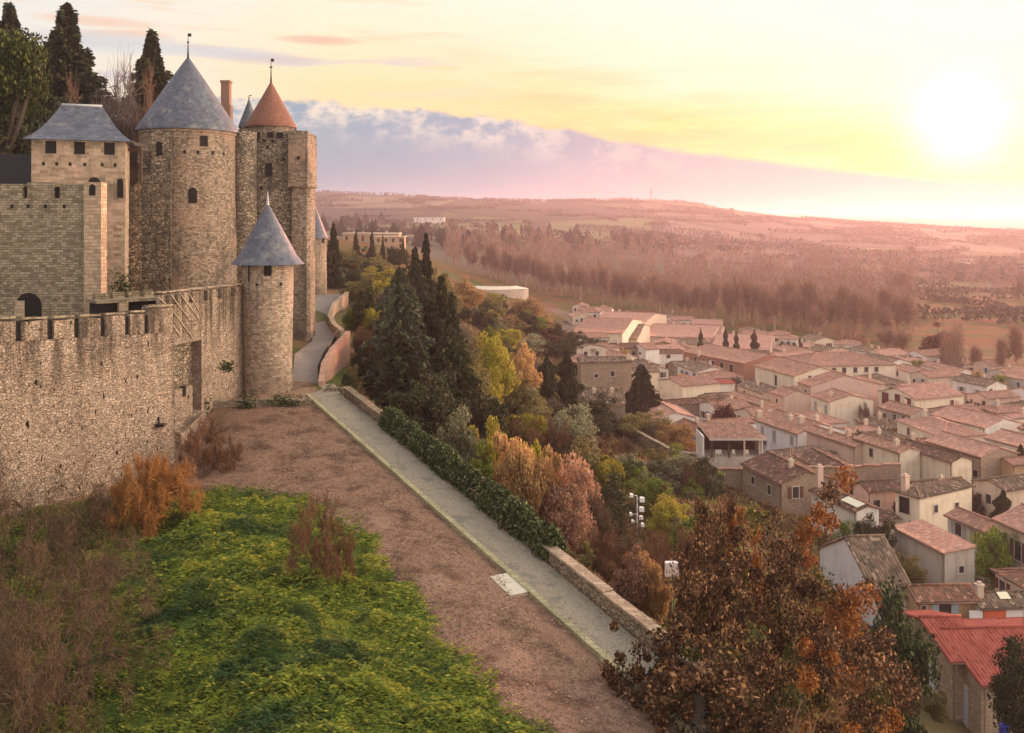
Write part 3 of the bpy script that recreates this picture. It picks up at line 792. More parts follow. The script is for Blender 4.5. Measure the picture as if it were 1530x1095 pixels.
# weathered lower skirt on the dark left side
xS, dS = (372 - CX) * 94.5 / F, 94.6
mb = MB(); mb.lathe(xS, dS, [(1.05, -18), (1.0, -12), (.9, (HY - 450) * 93 / F)], 20, jit=.08, cap_top=True)
tag(mb.build('corner_buttress', S_OLD), 'dark weathered buttress in the angle left of the small round tower', 'buttress')

# --- hip-roofed square bartizan over a plastered tower
dB = 100.0
xa, xb = (54 - CX) * dB / F, (182 - CX) * dB / F
T = thing('hoarding_tower', 'square plastered tower with hipped slate roof and three dark openings', 'tower', ((xa + xb) / 2, dB, -10))
TB = T
zr = (HY - 210) * dB / F; zbt = (HY - 285) * dB / F; yb = dB + 8
mb = MB(); mb.box(xa, xb, dB, yb, zbt - 4, zr + .02)
# two-step corbel, then the lower shaft
xl = (151 - CX) * dB / F
mb.box(xl - 6, xb - .05, dB + .05, yb - .1, -12, zbt - 4.003)
M_PLAS = stone('plastered_wall', (.20, .15, .10), (.47, .36, .255), (.34, .26, .19), .8, .34, samt=.65, sscale=.35, streak=.7, warm=(.56, .36, .28), bump=.3)
mb.build('tower_wall', M_PLAS, T)
e = .75; rdg = (HY - 158) * (dB + 4) / F
A0, B0, C0, D0 = (xa - e, dB - e, zr), (xb + e, dB - e, zr), (xb + e, yb + e, zr), (xa - e, yb + e, zr)
R0, R1 = (xa + 2.4, dB + 4, rdg), (xb - 2.6, dB + 4, rdg)
# gentle bell-cast slopes
def bell(mb, P, Q, TQ, TP, k=5):
    P, Q, TQ, TP = map(Vector, (P, Q, TQ, TP))
    for i in range(k):
        a, b_ = i / k, (i + 1) / k
        sag = lambda t: Vector((0, 0, -.55 * math.sin(math.pi * t)))
        mb.face([P.lerp(TP, a) + sag(a), Q.lerp(TQ, a) + sag(a), Q.lerp(TQ, b_) + sag(b_), P.lerp(TP, b_) + sag(b_)])
mb = MB(); bell(mb, A0, B0, R1, R0); bell(mb, B0, C0, R1, R1); bell(mb, C0, D0, R0, R1); bell(mb, D0, A0, R0, R0)
mb.face([A0, D0, C0, B0])
rf = mb.build('roof', m_slate, T)
mb = MB(); mb.tube(Vector(R0) + Vector((0, 0, .02)), Vector(R1) + Vector((0, 0, .02)), .14, .14); mb.build('ridge', M_LEAD, rf)
for px in (80, 119, 160): opening(T, 'opening', at(px, 230, dB), (1, 0), 1.05, 1.3, proud=.025)
for px in (70, 88, 106, 126, 150, 168): opening(T, 'putlog_hole', at(px, 248, dB), (1, 0), .28, .36, proud=.025)
opening(T, 'doorway', at(139, 292, dB), (1, 0), 1.2, 2.0, True, proud=.025)
opening(T, 'doorway', at(175, 295, dB), (1, 0), .62, 2.1, True, proud=.025)
TB.rotation_euler = (0, 0, R(19))
# timber bridge and gap behind, between this tower and the ruined buttress
mb = MB(); b0 = at(186, 222, 106); b1 = at(214, 222, 106)
mb.box(b0.x, b1.x, 105.6, 107.4, b0.z - .2, b0.z); mb.box(b0.x + 1.9, b0.x + 2.1, 105.6, 105.8, b0.z - 4, b0.z - .203)
mb.face([b0 + Vector((0, -.6, .6)), b1 + Vector((0, -.6, .15)), b1 + Vector((0, 1.2, .5)), b0 + Vector((0, 1.2, 1.1))])
tag(mb.build('timber_gangway', M_WOOD), 'dark timber gangway roof between the hipped tower and the ruined buttress', 'gangway')
mb = MB(); ps = poly_at([(186, 108), (212, 108), (212, 111), (186, 111)])
mb.prism(ps, -12, [(HY - 285) * 108 / F, (HY - 270) * 108 / F, (HY - 270) * 108 / F, (HY - 285) * 108 / F])
tag(mb.build('curtain_wall', S_OLD), 'short rough curtain wall between plastered tower and ruined buttress', 'wall')

# --- crenellated wall with the arched doorway (upper left)
dL = 91.0
xw0, xw1, xp = (-70 - CX) * dL / F, (128 - CX) * dL / F, (151 - CX) * (dL - .4) / F
T = thing('battlement_tower', 'crenellated grey stone wall at far left with an arched doorway', 'wall', (xw1, dL, -9))
zw = (HY - 296) * dL / F; zm = (HY - 273) * dL / F
mb = MB(); mb.box(xw0, xw1, dL, dL + 1.2, -11, zw)
mb.build('wall', S_GREY, T)
cols = [(-68, -20), (-14, 33), (40, 79), (89, 127)]
for a, b_ in cols:
    mb = MB(); mb.box((a - CX) * dL / F, (b_ - CX) * dL / F, dL + .05, dL + .8, zw + .003, zm + rs.uniform(-.15, .1)); mb.build('merlon', S_GREY, T)
for a, b_ in ((-20, -14), (33, 40), (79, 89)):
    mb = MB(); mb.box((a - 1 - CX) * dL / F, (b_ + 1 - CX) * dL / F, dL + .45, dL + .52, zw + .003, zm - .35); mb.build('shutter_or_shade_panel', M_DARK, T)  # near-black panel added for the shade in each merlon gap
mb = MB(); mb.box(xw1 + .01, xp, dL - .4, dL + .9, -11, (HY - 272) * (dL - .4) / F); mb.build('corner_pier', S_PILE, T)
opening(T, 'arrow_slit', at(138, 292, dL - .4), (1, 0), .6, 1.1, True, proud=.03)
for px in (18, 42, 68, 96): opening(T, 'putlog_hole', at(px, 311, dL), (1, 0), .28, .36, proud=.03)
ad = opening(T, 'doorway', at(43, 500, dL), (1, 0), 2.5, 4.1, True, proud=.03, depth=.4)
mb = MB(); q0 = at(22, 500, dL - .06); mb.box(q0.x, q0.x + .95, dL - .07, dL - .035, q0.z, q0.z + 3.3); mb.build('door_reveal', S_PILE, T)

# --- long dark hedge-high wall behind, far left
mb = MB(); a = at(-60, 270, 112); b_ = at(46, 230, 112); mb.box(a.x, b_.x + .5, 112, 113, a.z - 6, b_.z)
tag(mb.build('dark_wall', flat('dark_wall_face', (.03, .03, .035), .9)), 'low dark wall under the pine trees at far left', 'wall')  # even near-black base colour of this wall

# --- great outer wall, lower left
Wa, Wb = at(-75, 500, 58.3), at(258, 462, 75)
T = thing('outer_wall', 'long rubble outer wall with merlons running up from the lower left', 'wall', (Wb.x, Wb.y, -20))
wd = Vector((Wb.x - Wa.x, Wb.y - Wa.y, 0)); WL = wd.length; wd.normalize(); wn = Vector((wd.y, -wd.x, 0))   # outward (right)
base = -22.0
zA, zB = (HY - 516) * 58.3 / F, (HY - 496) * 75 / F           # wall-walk sill height line
mb = MB(); nseg = 60; nh = 16; th_ = 1.4
rs2 = np.random.default_rng(3)
grid = {}
for i in range(nseg + 1):
    for k in range(nh + 1):
        t = i / nseg; zt0 = zA + (zB - zA) * t; z = base + (zt0 - base) * k / nh
        batter = .55 * (1 - k / nh) ** 1.5
        p = Vector((Wa.x, Wa.y, 0)) + wd * WL * t + wn * (batter + (rs2.random() - .5) * .09); p.z = z
        grid[i, k] = p
uoff = lambda i: WL * i / nseg
for i in range(nseg):
    for k in range(nh):
        q = [grid[i, k], grid[i + 1, k], grid[i + 1, k + 1], grid[i, k + 1]]
        mb.face(q, [(uoff(i), q[0].z), (uoff(i + 1), q[1].z), (uoff(i + 1), q[2].z), (uoff(i), q[3].z)], True)
back0 = Vector((Wa.x, Wa.y, 0)) - wn * th_; back1 = Vector((Wb.x, Wb.y, 0)) - wn * th_
ta, tb_ = grid[0, nh], grid[nseg, nh]
for i in range(nseg):
    q0, q1 = grid[i, nh], grid[i + 1, nh]
    c0 = back0.lerp(back1, i / nseg); c1 = back0.lerp(back1, (i + 1) / nseg); c0.z = q0.z; c1.z = q1.z
    mb.face([q0, q1, c1, c0])
e0 = back1.copy(); e0.z = tb_.z; e1 = back1.copy(); e1.z = base
mb.face([grid[nseg, k] for k in range(nh + 1)] + [e0, e1])
mb.face([back0 + Vector((0, 0, base)), back0 + Vector((0, 0, ta.z)), e0, e1])
wall = mb.build('wall', S_RUB, T)
# merlons, spans given by image columns along the wall face
def t_of_px(px):
    k = (px - CX) / F                                           # solve (Wa.x+wd.x*s)/(Wa.y+wd.y*s)=k
    return (k * Wa.y - Wa.x) / (wd.x - k * wd.y)
spans = [(-72, -23), (-13, 23), (33, 70.5), (80.5, 110.5), (119.5, 150), (158, 186.5), (194.5, 215.5), (222.5, 258)]
for n_, (a, b_) in enumerate(spans):
    s0, s1 = t_of_px(a), t_of_px(b_); sm = (s0 + s1) / 2
    zb0 = zA + (zB - zA) * s0 / WL; zb1 = zA + (zB - zA) * s1 / WL
    hh = 1.45 + rs.uniform(-.12, .12) + (.55 if n_ == 7 else 0)
    o = Vector((Wa.x, Wa.y, 0)) + wn * .02
    pts = [o + wd * s0, o + wd * s1, o + wd * s1 - wn * .62, o + wd * s0 - wn * .62]
    mb = MB(); mb.prism([(p.x, p.y) for p in pts], [zb0 + .003, zb1 + .003, zb1 + .003, zb0 + .003], [zb0 + hh + rs.uniform(-.1, .1), zb1 + hh + rs.uniform(-.1, .1), zb1 + hh, zb0 + hh])
    mr = mb.build('merlon', S_RUB, T)
    mb = MB(); ov = .02; pts = [o + wd * (s0 - ov) + wn * ov, o + wd * (s1 + ov) + wn * ov, o + wd * (s1 + ov) - wn * .68, o + wd * (s0 - ov) - wn * .68]
    mb.prism([(p.x, p.y) for p in pts], [zb0 + hh + .11] * 2 + [zb0 + hh + .11] * 2 if False else [zb0 + hh + .11, zb1 + hh + .11, zb1 + hh + .11, zb0 + hh + .11], [zb0 + hh + .26, zb1 + hh + .26, zb1 + hh + .22, zb0 + hh + .22])
    mb.build('coping', S_GREY, mr)
# near-black panels added in the merlon gaps to stand for the shade there
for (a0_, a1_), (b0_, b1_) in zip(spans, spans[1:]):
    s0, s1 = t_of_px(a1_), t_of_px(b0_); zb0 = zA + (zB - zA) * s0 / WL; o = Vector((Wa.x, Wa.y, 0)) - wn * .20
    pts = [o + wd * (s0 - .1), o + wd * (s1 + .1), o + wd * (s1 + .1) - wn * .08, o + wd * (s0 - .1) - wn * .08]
    mb = MB(); mb.prism([(p.x, p.y) for p in pts], zb0 - .1, zb0 + 1.35); mb.build('shutter_or_shade_panel', M_DARK, T)
# wall-walk paving level behind the parapet, and the earth it retains
mb = MB(); k0 = back0 - wn * 9; k1 = back1 - wn * 6
mb.prism([(back0.x - wn.x * .02, back0.y - wn.y * .02), (back1.x - wn.x * .02, back1.y - wn.y * .02), (k1.x, k1.y), (k0.x, k0.y)], base, [zA - .1, zB - .1, zB - .1, zA - .1])
tag(mb.build('wall_walk', S_GREY), kind='structure')
# a pair of old iron brackets on the face
mb = MB(); s_ = t_of_px(234); p = Vector((Wa.x, Wa.y, 0)) + wd * s_ + wn * .25; p.z = (HY - 634) * p.y / F
mb.box(p.x - .1, p.x + .55, p.y - .5, p.y + .1, p.z - .12, p.z + .1); mb.box(p.x - .05, p.x + .05, p.y - .1, p.y + .05, p.z + .1, p.z + .6)
mb.build('bracket', M_IRON, T)

# --- inner parapet and the recessed guard chamber behind the end of the outer wall
Ga, Gb = at(238, 447, 79), at(366, 429, 93)
T = thing('rampart_wall', 'inner rampart with small merlons running from the outer wall to the small round tower', 'wall', (Gb.x, Gb.y, -18))
gd = Vector((Gb.x - Ga.x, Gb.y - Ga.y, 0)); GL = gd.length; gd.normalize(); gn = Vector((gd.y, -gd.x, 0))
gz0, gz1 = (HY - 458) * 79 / F, (HY - 441) * 93 / F
def gpt(s, off=0.0, z=0.0):
    p = Vector((Ga.x, Ga.y, 0)) + gd * s + gn * off; p.z = z; return p
def g_of_px(px):
    k = (px - CX) / F
    return (k * Ga.y - Ga.x) / (gd.x - k * gd.y)
def gseg(mb, s0, s1, z0, z1a, z1b, off0=-1.0, off1=0.0):
    q = [gpt(s0, off1), gpt(s1, off1), gpt(s1, off0), gpt(s0, off0)]
    mb.prism([(p.x, p.y) for p in q], z0, [z1a, z1b, z1b, z1a])
gl_ = lambda s: gz0 + (gz1 - gz0) * s / GL
sA, sB = g_of_px(259), g_of_px(301)                             # dark recess between these columns
mb = MB()
def zrow(px, py):
    s = g_of_px(px); return (HY - py) * gpt(s).y / F
zr0 = zrow(280, 512)
gseg(mb, -1, sA, -22, gl_(0), gl_(sA))
gseg(mb, sB, GL + .6, -22, gl_(sB), gl_(GL))
gseg(mb, sA, sB, zr0, gl_(sA), gl_(sB))                          # lintel above the recess
zs = zrow(270, 580)
gseg(mb, sA, g_of_px(286), -22, zs - .0, zs, off1=.12)           # low front of the recess
mb.build('wall', S_RUB, T)
mb = MB(); gseg(mb, sA, sB, zs - 3, zr0 - .003, zr0 - .003, -2.6, -1.003); mb.build('recess', S_OLD, T)
opening(T, 'loophole', gpt(g_of_px(273), .14, zrow(273, 592)), gd, .5, .9, proud=.03)
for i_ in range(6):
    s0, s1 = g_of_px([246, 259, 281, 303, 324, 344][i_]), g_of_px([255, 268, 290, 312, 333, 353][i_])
    mb = MB(); gseg(mb, s0, s1, gl_((s0 + s1) / 2) + .03, gl_(s0) + .9, gl_(s1) + .9, -.42, -.34); mb.build('shutter_or_shade_panel', M_DARK, T)  # near-black panels put the shade of the rampart gaps into colour
ed = [238, 249, 262, 284, 306, 327, 347, 366]
for i in range(len(ed) - 1):
    a, b_ = ed[i] + 4.5, ed[i + 1] - 1
    s0, s1 = g_of_px(a), g_of_px(b_)
    mb = MB(); gseg(mb, s0, s1, gl_((s0 + s1) / 2) + .02, gl_(s0) + .95 + rs.uniform(-.05, .05), gl_(s1) + .95, -.6, -.02)
    mb.build('merlon', S_RUB, T)
    mb = MB(); gseg(mb, s0 - .04, s1 + .04, gl_((s0 + s1) / 2) + 1.12, gl_(s0) + 1.2, gl_(s1) + 1.2, -.66, .05); mb.build('coping', S_PILE, T)
# slanting pale ribs of the old stair on the wall face
for (x0_, y0_, x1_, y1_) in ((236, 444, 248, 456), (254, 440, 281, 476), (268, 438, 297, 478), (281, 437, 298, 468), (252, 457, 286, 504), (254, 480, 268, 503)):
    sa, sb = g_of_px(x0_), g_of_px(x1_)
    p0, p1 = gpt(sa, .04, zrow(x0_, y0_)), gpt(sb, .04, zrow(x1_, y1_))
    mb = MB(); mb.tube(p0, p1, .075, .075, 4); mb.build('stair_rib', S_PILE, T)
# roofed slot behind the merlons (the dark covered walk seen over the outer wall)
T = thing('covered_walk', 'dark covered walk between the outer wall top and the plastered tower', 'gallery', at(200, 470, 80))
q0, q1 = at(150, 458, 80), at(246, 446, 84)
dv_ = Vector((q1.x - q0.x, q1.y - q0.y, 0)).normalized(); nv = Vector((dv_.y, -dv_.x, 0))
def pq(s, o, z): 
    p = Vector((q0.x, q0.y, 0)) + dv_ * s + nv * o; p.z = z; return p
Lq = (q1 - q0).xy.length
def qbox(mb, s0, s1, o0, o1, z0, z1):
    ps_ = [pq(s0, o1, 0), pq(s1, o1, 0), pq(s1, o0, 0), pq(s0, o0, 0)]; mb.prism([(p.x, p.y) for p in ps_], z0, z1)
mb = MB(); qbox(mb, 0, Lq + .5, -2.4, -.35, -13, q0.z + .25); mb.build('back_wall', M_DARK, T)  # near-black block fills the walk, its colour standing for the shade
mb = MB(); qbox(mb, -.3, Lq + .5, -2.5, .1, q0.z + .253, q0.z + .50); mb.build('slab', S_GREY, T)
mb = MB(); qbox(mb, 1.55, 2.35, -.33, .12, -12, q0.z + .25); mb.build('post', S_PILE, T)
for s0, s1 in ((.2, 1.3), (1.7, 2.7), (3.1, 4.1), (4.5, 5.4)):
    if s1 < Lq + .4:
        mb = MB(); qbox(mb, s0, s1, -2.2, -1.6, q0.z + .503, q0.z + 1.0); mb.build('merlon', S_GREY, T)

# --- low retaining wall in front of the small tower
mb = MB(); P = [at(296, 600, 87), at(380, 597, 88.6), at(468, 596, 89.6)]
for p, q in zip(P, P[1:]):
    n_ = Vector((q.y - p.y, -(q.x - p.x), 0)).normalized()
    k = 8
    for i in range(k):
        a = p.lerp(q, i / k); c_ = p.lerp(q, (i + 1) / k); h0 = rs.uniform(-.08, .08)
        pts = [a + n_ * .3, c_ + n_ * .3, c_ - n_ * .4, a - n_ * .4]
        mb.prism([(v.x, v.y) for v in pts], -22, [a.z + h0, c_.z + h0, c_.z + h0, a.z + h0], bottom=False)
tag(mb.build('retaining_wall', S_GREY), 'low ivy-stained retaining wall below the small round tower', 'wall')
# lower stump wall left of it, at the foot of the outer wall
mb = MB(); a, b_ = at(262, 640, 78), at(300, 612, 86)
n_ = Vector((b_.y - a.y, -(b_.x - a.x), 0)).normalized(); pts = [a + n_ * .5, b_ + n_ * .5, b_ - n_ * 1.2, a - n_ * 1.2]
mb.prism([(v.x, v.y) for v in pts], -22, [a.z - .5, b_.z, b_.z + .4, a.z + .3]); tag(mb.build('stump_wall', S_RUB), 'crumbling low wall stub at the foot of the outer wall corner', 'wall')

# --- walls along the road and the path
def polywall(name, label, pts, hts, thick, m, coping=None, base=3.0, cw=.12, ch=.14, seed=1, jag=.05, down=None):
    T = thing(name, label, 'wall', pts[0]); mb = MB(); cb = MB(); r_ = random.Random(seed)
    for i in range(len(pts) - 1):
        p, q = Vector(pts[i]), Vector(pts[i + 1]); k = max(2, int((q - p).length / 1.2))
        t = Vector(((q - p).x, (q - p).y, 0)).normalized(); n_ = Vector((t.y, -t.x, 0))
        for j in range(k):
            a, c_ = p.lerp(q, j / k), p.lerp(q, (j + 1) / k)
            h0 = hts[i] + (hts[i + 1] - hts[i]) * j / k; h1 = hts[i] + (hts[i + 1] - hts[i]) * (j + 1) / k
            jj = r_.uniform(-jag, jag); f = .004 * (j % 2)
            qd = [a + n_ * (thick / 2 + f), c_ + n_ * (thick / 2 + f), c_ - n_ * (thick / 2 + f), a - n_ * (thick / 2 + f)]
            mb.prism([(v.x, v.y) for v in qd], [a.z - base, c_.z - base, c_.z - base, a.z - base], [a.z + h0 + jj, c_.z + h1 + jj, c_.z + h1 + jj, a.z + h0 + jj], bottom=False)
            if coping:
                w2 = thick / 2 + cw + f
                qd = [a + n_ * w2, c_ + n_ * w2, c_ - n_ * w2, a - n_ * w2]
                cb.prism([(v.x, v.y) for v in qd], [a.z + h0 + jj + .003, c_.z + h1 + jj + .003, c_.z + h1 + jj + .003, a.z + h0 + jj + .003], [a.z + h0 + jj + ch, c_.z + h1 + jj + ch, c_.z + h1 + jj + ch, a.z + h0 + jj + ch])
    mb.build('wall', m, T)
    if coping: cb.build('coping', coping, T)
    return T
S_PAR = stone('parapet_stone', (.25, .19, .13), (.42, .33, .23), (.16, .13, .09), .45, .25, samt=.4, rubble=True)
S_PBR = stone('pink_parapet_stone', (.46, .27, .19), (.58, .37, .27), (.40, .26, .19), .5, .25, samt=.15, streak=.12)
pr = [on_path(*q) + pn * .35 for q in ((512, 590), (560, 629), (640, 694), (760, 793))]
polywall('parapet_wall', 'low mossy parapet on the valley side of the path, upper stretch under the ivy', pr, [.7, .8, .8, .7], .45, S_PAR, S_PAR, base=2, seed=3)
pr = [on_path(*q) + pn * .4 for q in ((795, 823), (900, 912), (1010, 1006), (1100, 1080))]
polywall('parapet_wall', 'pale-coped parapet on the valley side of the path, lower stretch', pr, [.75, .9, .95, .95], .5, S_PAR, S_PILE, base=3, seed=5)
# pink outer wall of the lower road bend, then the far curving parapet
ro = [at(480, 583, 95.5), at(484, 556, 102), at(497, 533, 109), at(520, 508, 119)]
polywall('road_wall', 'pink stone retaining wall round the near bend of the road', ro, [.9, .95, 1.0, 1.0], .5, S_PBR, S_PBR, base=5.5, seed=7, cw=.05, ch=.1)
ro = [at(511, 506, 121), at(499, 496, 131), at(493, 482, 143), at(500, 463, 160), at(518, 446, 184), at(524, 438, 204)]
polywall('road_wall', 'curving pale parapet along the far bend of the road', ro, [1.0, 1.1, 1.1, 1.1, 1.1, 1.1], .5, S_PILE, S_PILE, base=5, seed=8, cw=.1)
mb = MB(); a = at(487, 586, 94.2); b_ = at(516, 586, 93.2)
mb.box(a.x, b_.x, 93.3, 94.2, -20, a.z + .55); tag(mb.build('wall_stub', S_OLD), 'short dark wall stub closing the parapet beside the path landing', 'wall')
# diagonal garden walls on the hillside
gw = [at(836, 590, 178), at(870, 608, 168), at(930, 634, 155), at(985, 664, 146), at(1000, 672, 143)]
polywall('garden_wall', 'pale sloping garden wall on the hillside above the village', gw, [.2, .2, .2, .2, .2], .5, S_PAR, S_PILE, base=4.0, seed=9, cw=.1)
# ---------------------------------------------------------------- village
def plaster(name, col, stain=(.25, .20, .16), samt=.35, sc_=.5):
    m, nt, b = newmat(name, .93, .1)
    ob = tc(nt); n1 = nt.noise(ob, sc_, 6, .65); n2 = nt.noise(ob, 6, 3, .7)
    sk = nt.noise(nt.vmap(ob, (1.1, 1.1, .12)), 1.2, 4, .6)
    c = nt.mix(nt.m('MULTIPLY', n2, .35), col, tuple(x * .72 for x in col))
    c = nt.mix(nt.m('MULTIPLY', nt.sstep(n1, .48, .72), samt), c, stain)
    c = nt.mix(nt.m('MULTIPLY', nt.sstep(sk, .5, .72), samt * .7), c, stain)
    nt.put(b, 'Base Color', c); nt.put(b, 'Normal', nt.bump(nt.m('ADD', n1, nt.m('MULTIPLY', n2, .4)), .35, .06))
    return m
WM = {
 'white': plaster('white_render', (.80, .76, .70), samt=.3), 'cream': plaster('cream_render', (.76, .67, .52)), 'pink': plaster('pink_render', (.62, .46, .38)),
 'buff': plaster('buff_render', (.62, .51, .40), samt=.45), 'grey': plaster('grey_render', (.54, .49, .42), samt=.5), 'ochre': plaster('ochre_render', (.50, .34, .20), samt=.35),
 'stone': stone('village_stone', (.28, .21, .15), (.44, .34, .255), (.34, .27, .20), .45, .26, samt=.3, rubble=True, streak=.3, bump=.5),
 'rust': plaster('rust_render', (.36, .18, .13)), 'lilac': plaster('cool_white_render', (.78, .77, .78), (.40, .38, .38), .3),
}
def rooftile(name, ca, cb, moss, mamt, cc=None):
    m, nt, b = newmat(name, .9, .12)
    uv = tc(nt, 'UV'); ob = tc(nt)
    vo = nt.node('ShaderNodeTexVoronoi', Vector=nt.vmap(uv, (3.4, 2.3, 1)), Scale=1.0); vo.inputs['Randomness'].default_value = .35
    rn = nt.node('ShaderNodeSeparateColor', Color=vo.outputs['Color']).outputs
    n1 = nt.noise(ob, .5, 5, .65)
    c = nt.mix(nt.m('ADD', nt.m('MULTIPLY', rn[0], .7), nt.m('MULTIPLY_ADD', n1, .9, -.3), clamp=True), ca, cb)
    mo = nt.m('ADD', nt.m('MULTIPLY', rn[1], .25), nt.noise(nt.vmap(ob, (1, .6, 1)), .8, 5, .7))
    c = nt.mix(nt.m('MULTIPLY', nt.sstep(mo, .52, .78), mamt), c, moss)
    if cc: c = nt.mix(nt.sstep(rn[2], .92, .94), c, cc)
    sv = nt.node('ShaderNodeSeparateXYZ', Vector=uv).outputs[1]
    rowf = nt.m('FRACT', nt.m('MULTIPLY', sv, 2.3))
    nt.put(b, 'Base Color', c); nt.put(b, 'Normal', nt.bump(nt.m('ADD', rowf, rn[0]), .5, .05))
    return m
RM = {
 'red': rooftile('new_red_tile', (.22, .042, .032), (.42, .12, .085), (.30, .10, .07), .3),
 'terra': rooftile('terracotta_tile', (.26, .125, .09), (.44, .25, .18), (.15, .115, .085), .6, (.44, .28, .20)),
 'rosy': rooftile('rose_tile', (.36, .18, .135), (.54, .31, .235), (.19, .135, .105), .5, (.50, .33, .25)),
 'old': rooftile('old_mossy_tile', (.12, .08, .055), (.29, .20, .14), (.07, .065, .045), .8, (.38, .28, .20)),
 'dark': rooftile('dark_old_tile', (.085, .048, .035), (.22, .12, .085), (.065, .055, .04), .7, (.32, .19, .13)),
 'mix': rooftile('patched_tile', (.15, .075, .05), (.36, .17, .115), (.095, .085, .055), .75, (.42, .25, .17)),
}
M_FRAME = flat('window_surround', (.52, .47, .40), .8, .12)
M_PANE = flat('window_glass', (.035, .035, .04), .25, .2, 2, spec=.5)
M_SHUT = {'brown': flat('brown_shutter', (.13, .06, .045), .7), 'grey': flat('grey_shutter', (.30, .31, .32), .7), 'blue': flat('blue_shutter', (.30, .42, .52), .7),
          'red': flat('red_shutter', (.13, .025, .022), .7), 'pale': flat('pale_blue_door', (.50, .58, .66), .6), 'orange': flat('orange_gate', (.62, .13, .06), .6)}
M_GUT = flat('eaves_board', (.20, .13, .10), .8)
M_GLASSROOF = flat('cream_sheet', (.70, .66, .48), .5, .08)

def slope(mb, E0, E1, R0, R1, per=.30, amp=.055, thick=.13, rows=4, seed=0):
    """a tiled roof slope: eave E0-E1, ridge R0-R1, half-round channels running down it"""
    E0, E1, R0, R1 = map(Vector, (E0, E1, R0, R1)); r_ = random.Random(seed)
    L = (E1 - E0).length; n = max(4, int(L / per) * 4)
    nn = (E1 - E0).cross(R0 - E0).normalized()
    if nn.z < 0: nn = -nn
    H = ((R0 + R1) / 2 - (E0 + E1) / 2).length
    sag = [[r_.uniform(-.03, .03) for _ in range(9)] for _ in range(rows + 1)]
    P = []
    for k in range(rows + 1):
        t = k / rows; row = []
        for i in range(n + 1):
            f = i / n; p = E0.lerp(E1, f).lerp(R0.lerp(R1, f), t)
            g = f * 8; gi = min(7, int(g)); sg = sag[k][gi] * (1 - g + gi) + sag[k][gi + 1] * (g - gi)
            row.append(p + nn * (amp * (1 if i % 4 in (1, 2) else -.35) + sg * (1 if 0 < k < rows else .5)))
        P.append(row)
    for k in range(rows):
        for i in range(n):
            u0, u1 = L * i / n, L * (i + 1) / n; v0, v1 = H * k / rows, H * (k + 1) / rows
            mb.face([P[k][i], P[k][i + 1], P[k + 1][i + 1], P[k + 1][i]], [(u0, v0), (u1, v0), (u1, v1), (u0, v1)], True)
    dn = -nn * thick
    mb.face([E0 + dn, R0 + dn, R1 + dn, E1 + dn])
    for i in range(n): mb.face([P[0][i] , P[0][i + 1], E0.lerp(E1, (i + 1) / n) + dn, E0.lerp(E1, i / n) + dn])
    for (a, b_, row) in ((E0, R0, 0), (E1, R1, n)):
        mb.face([P[0][row], P[rows][row], b_ + dn, a + dn])

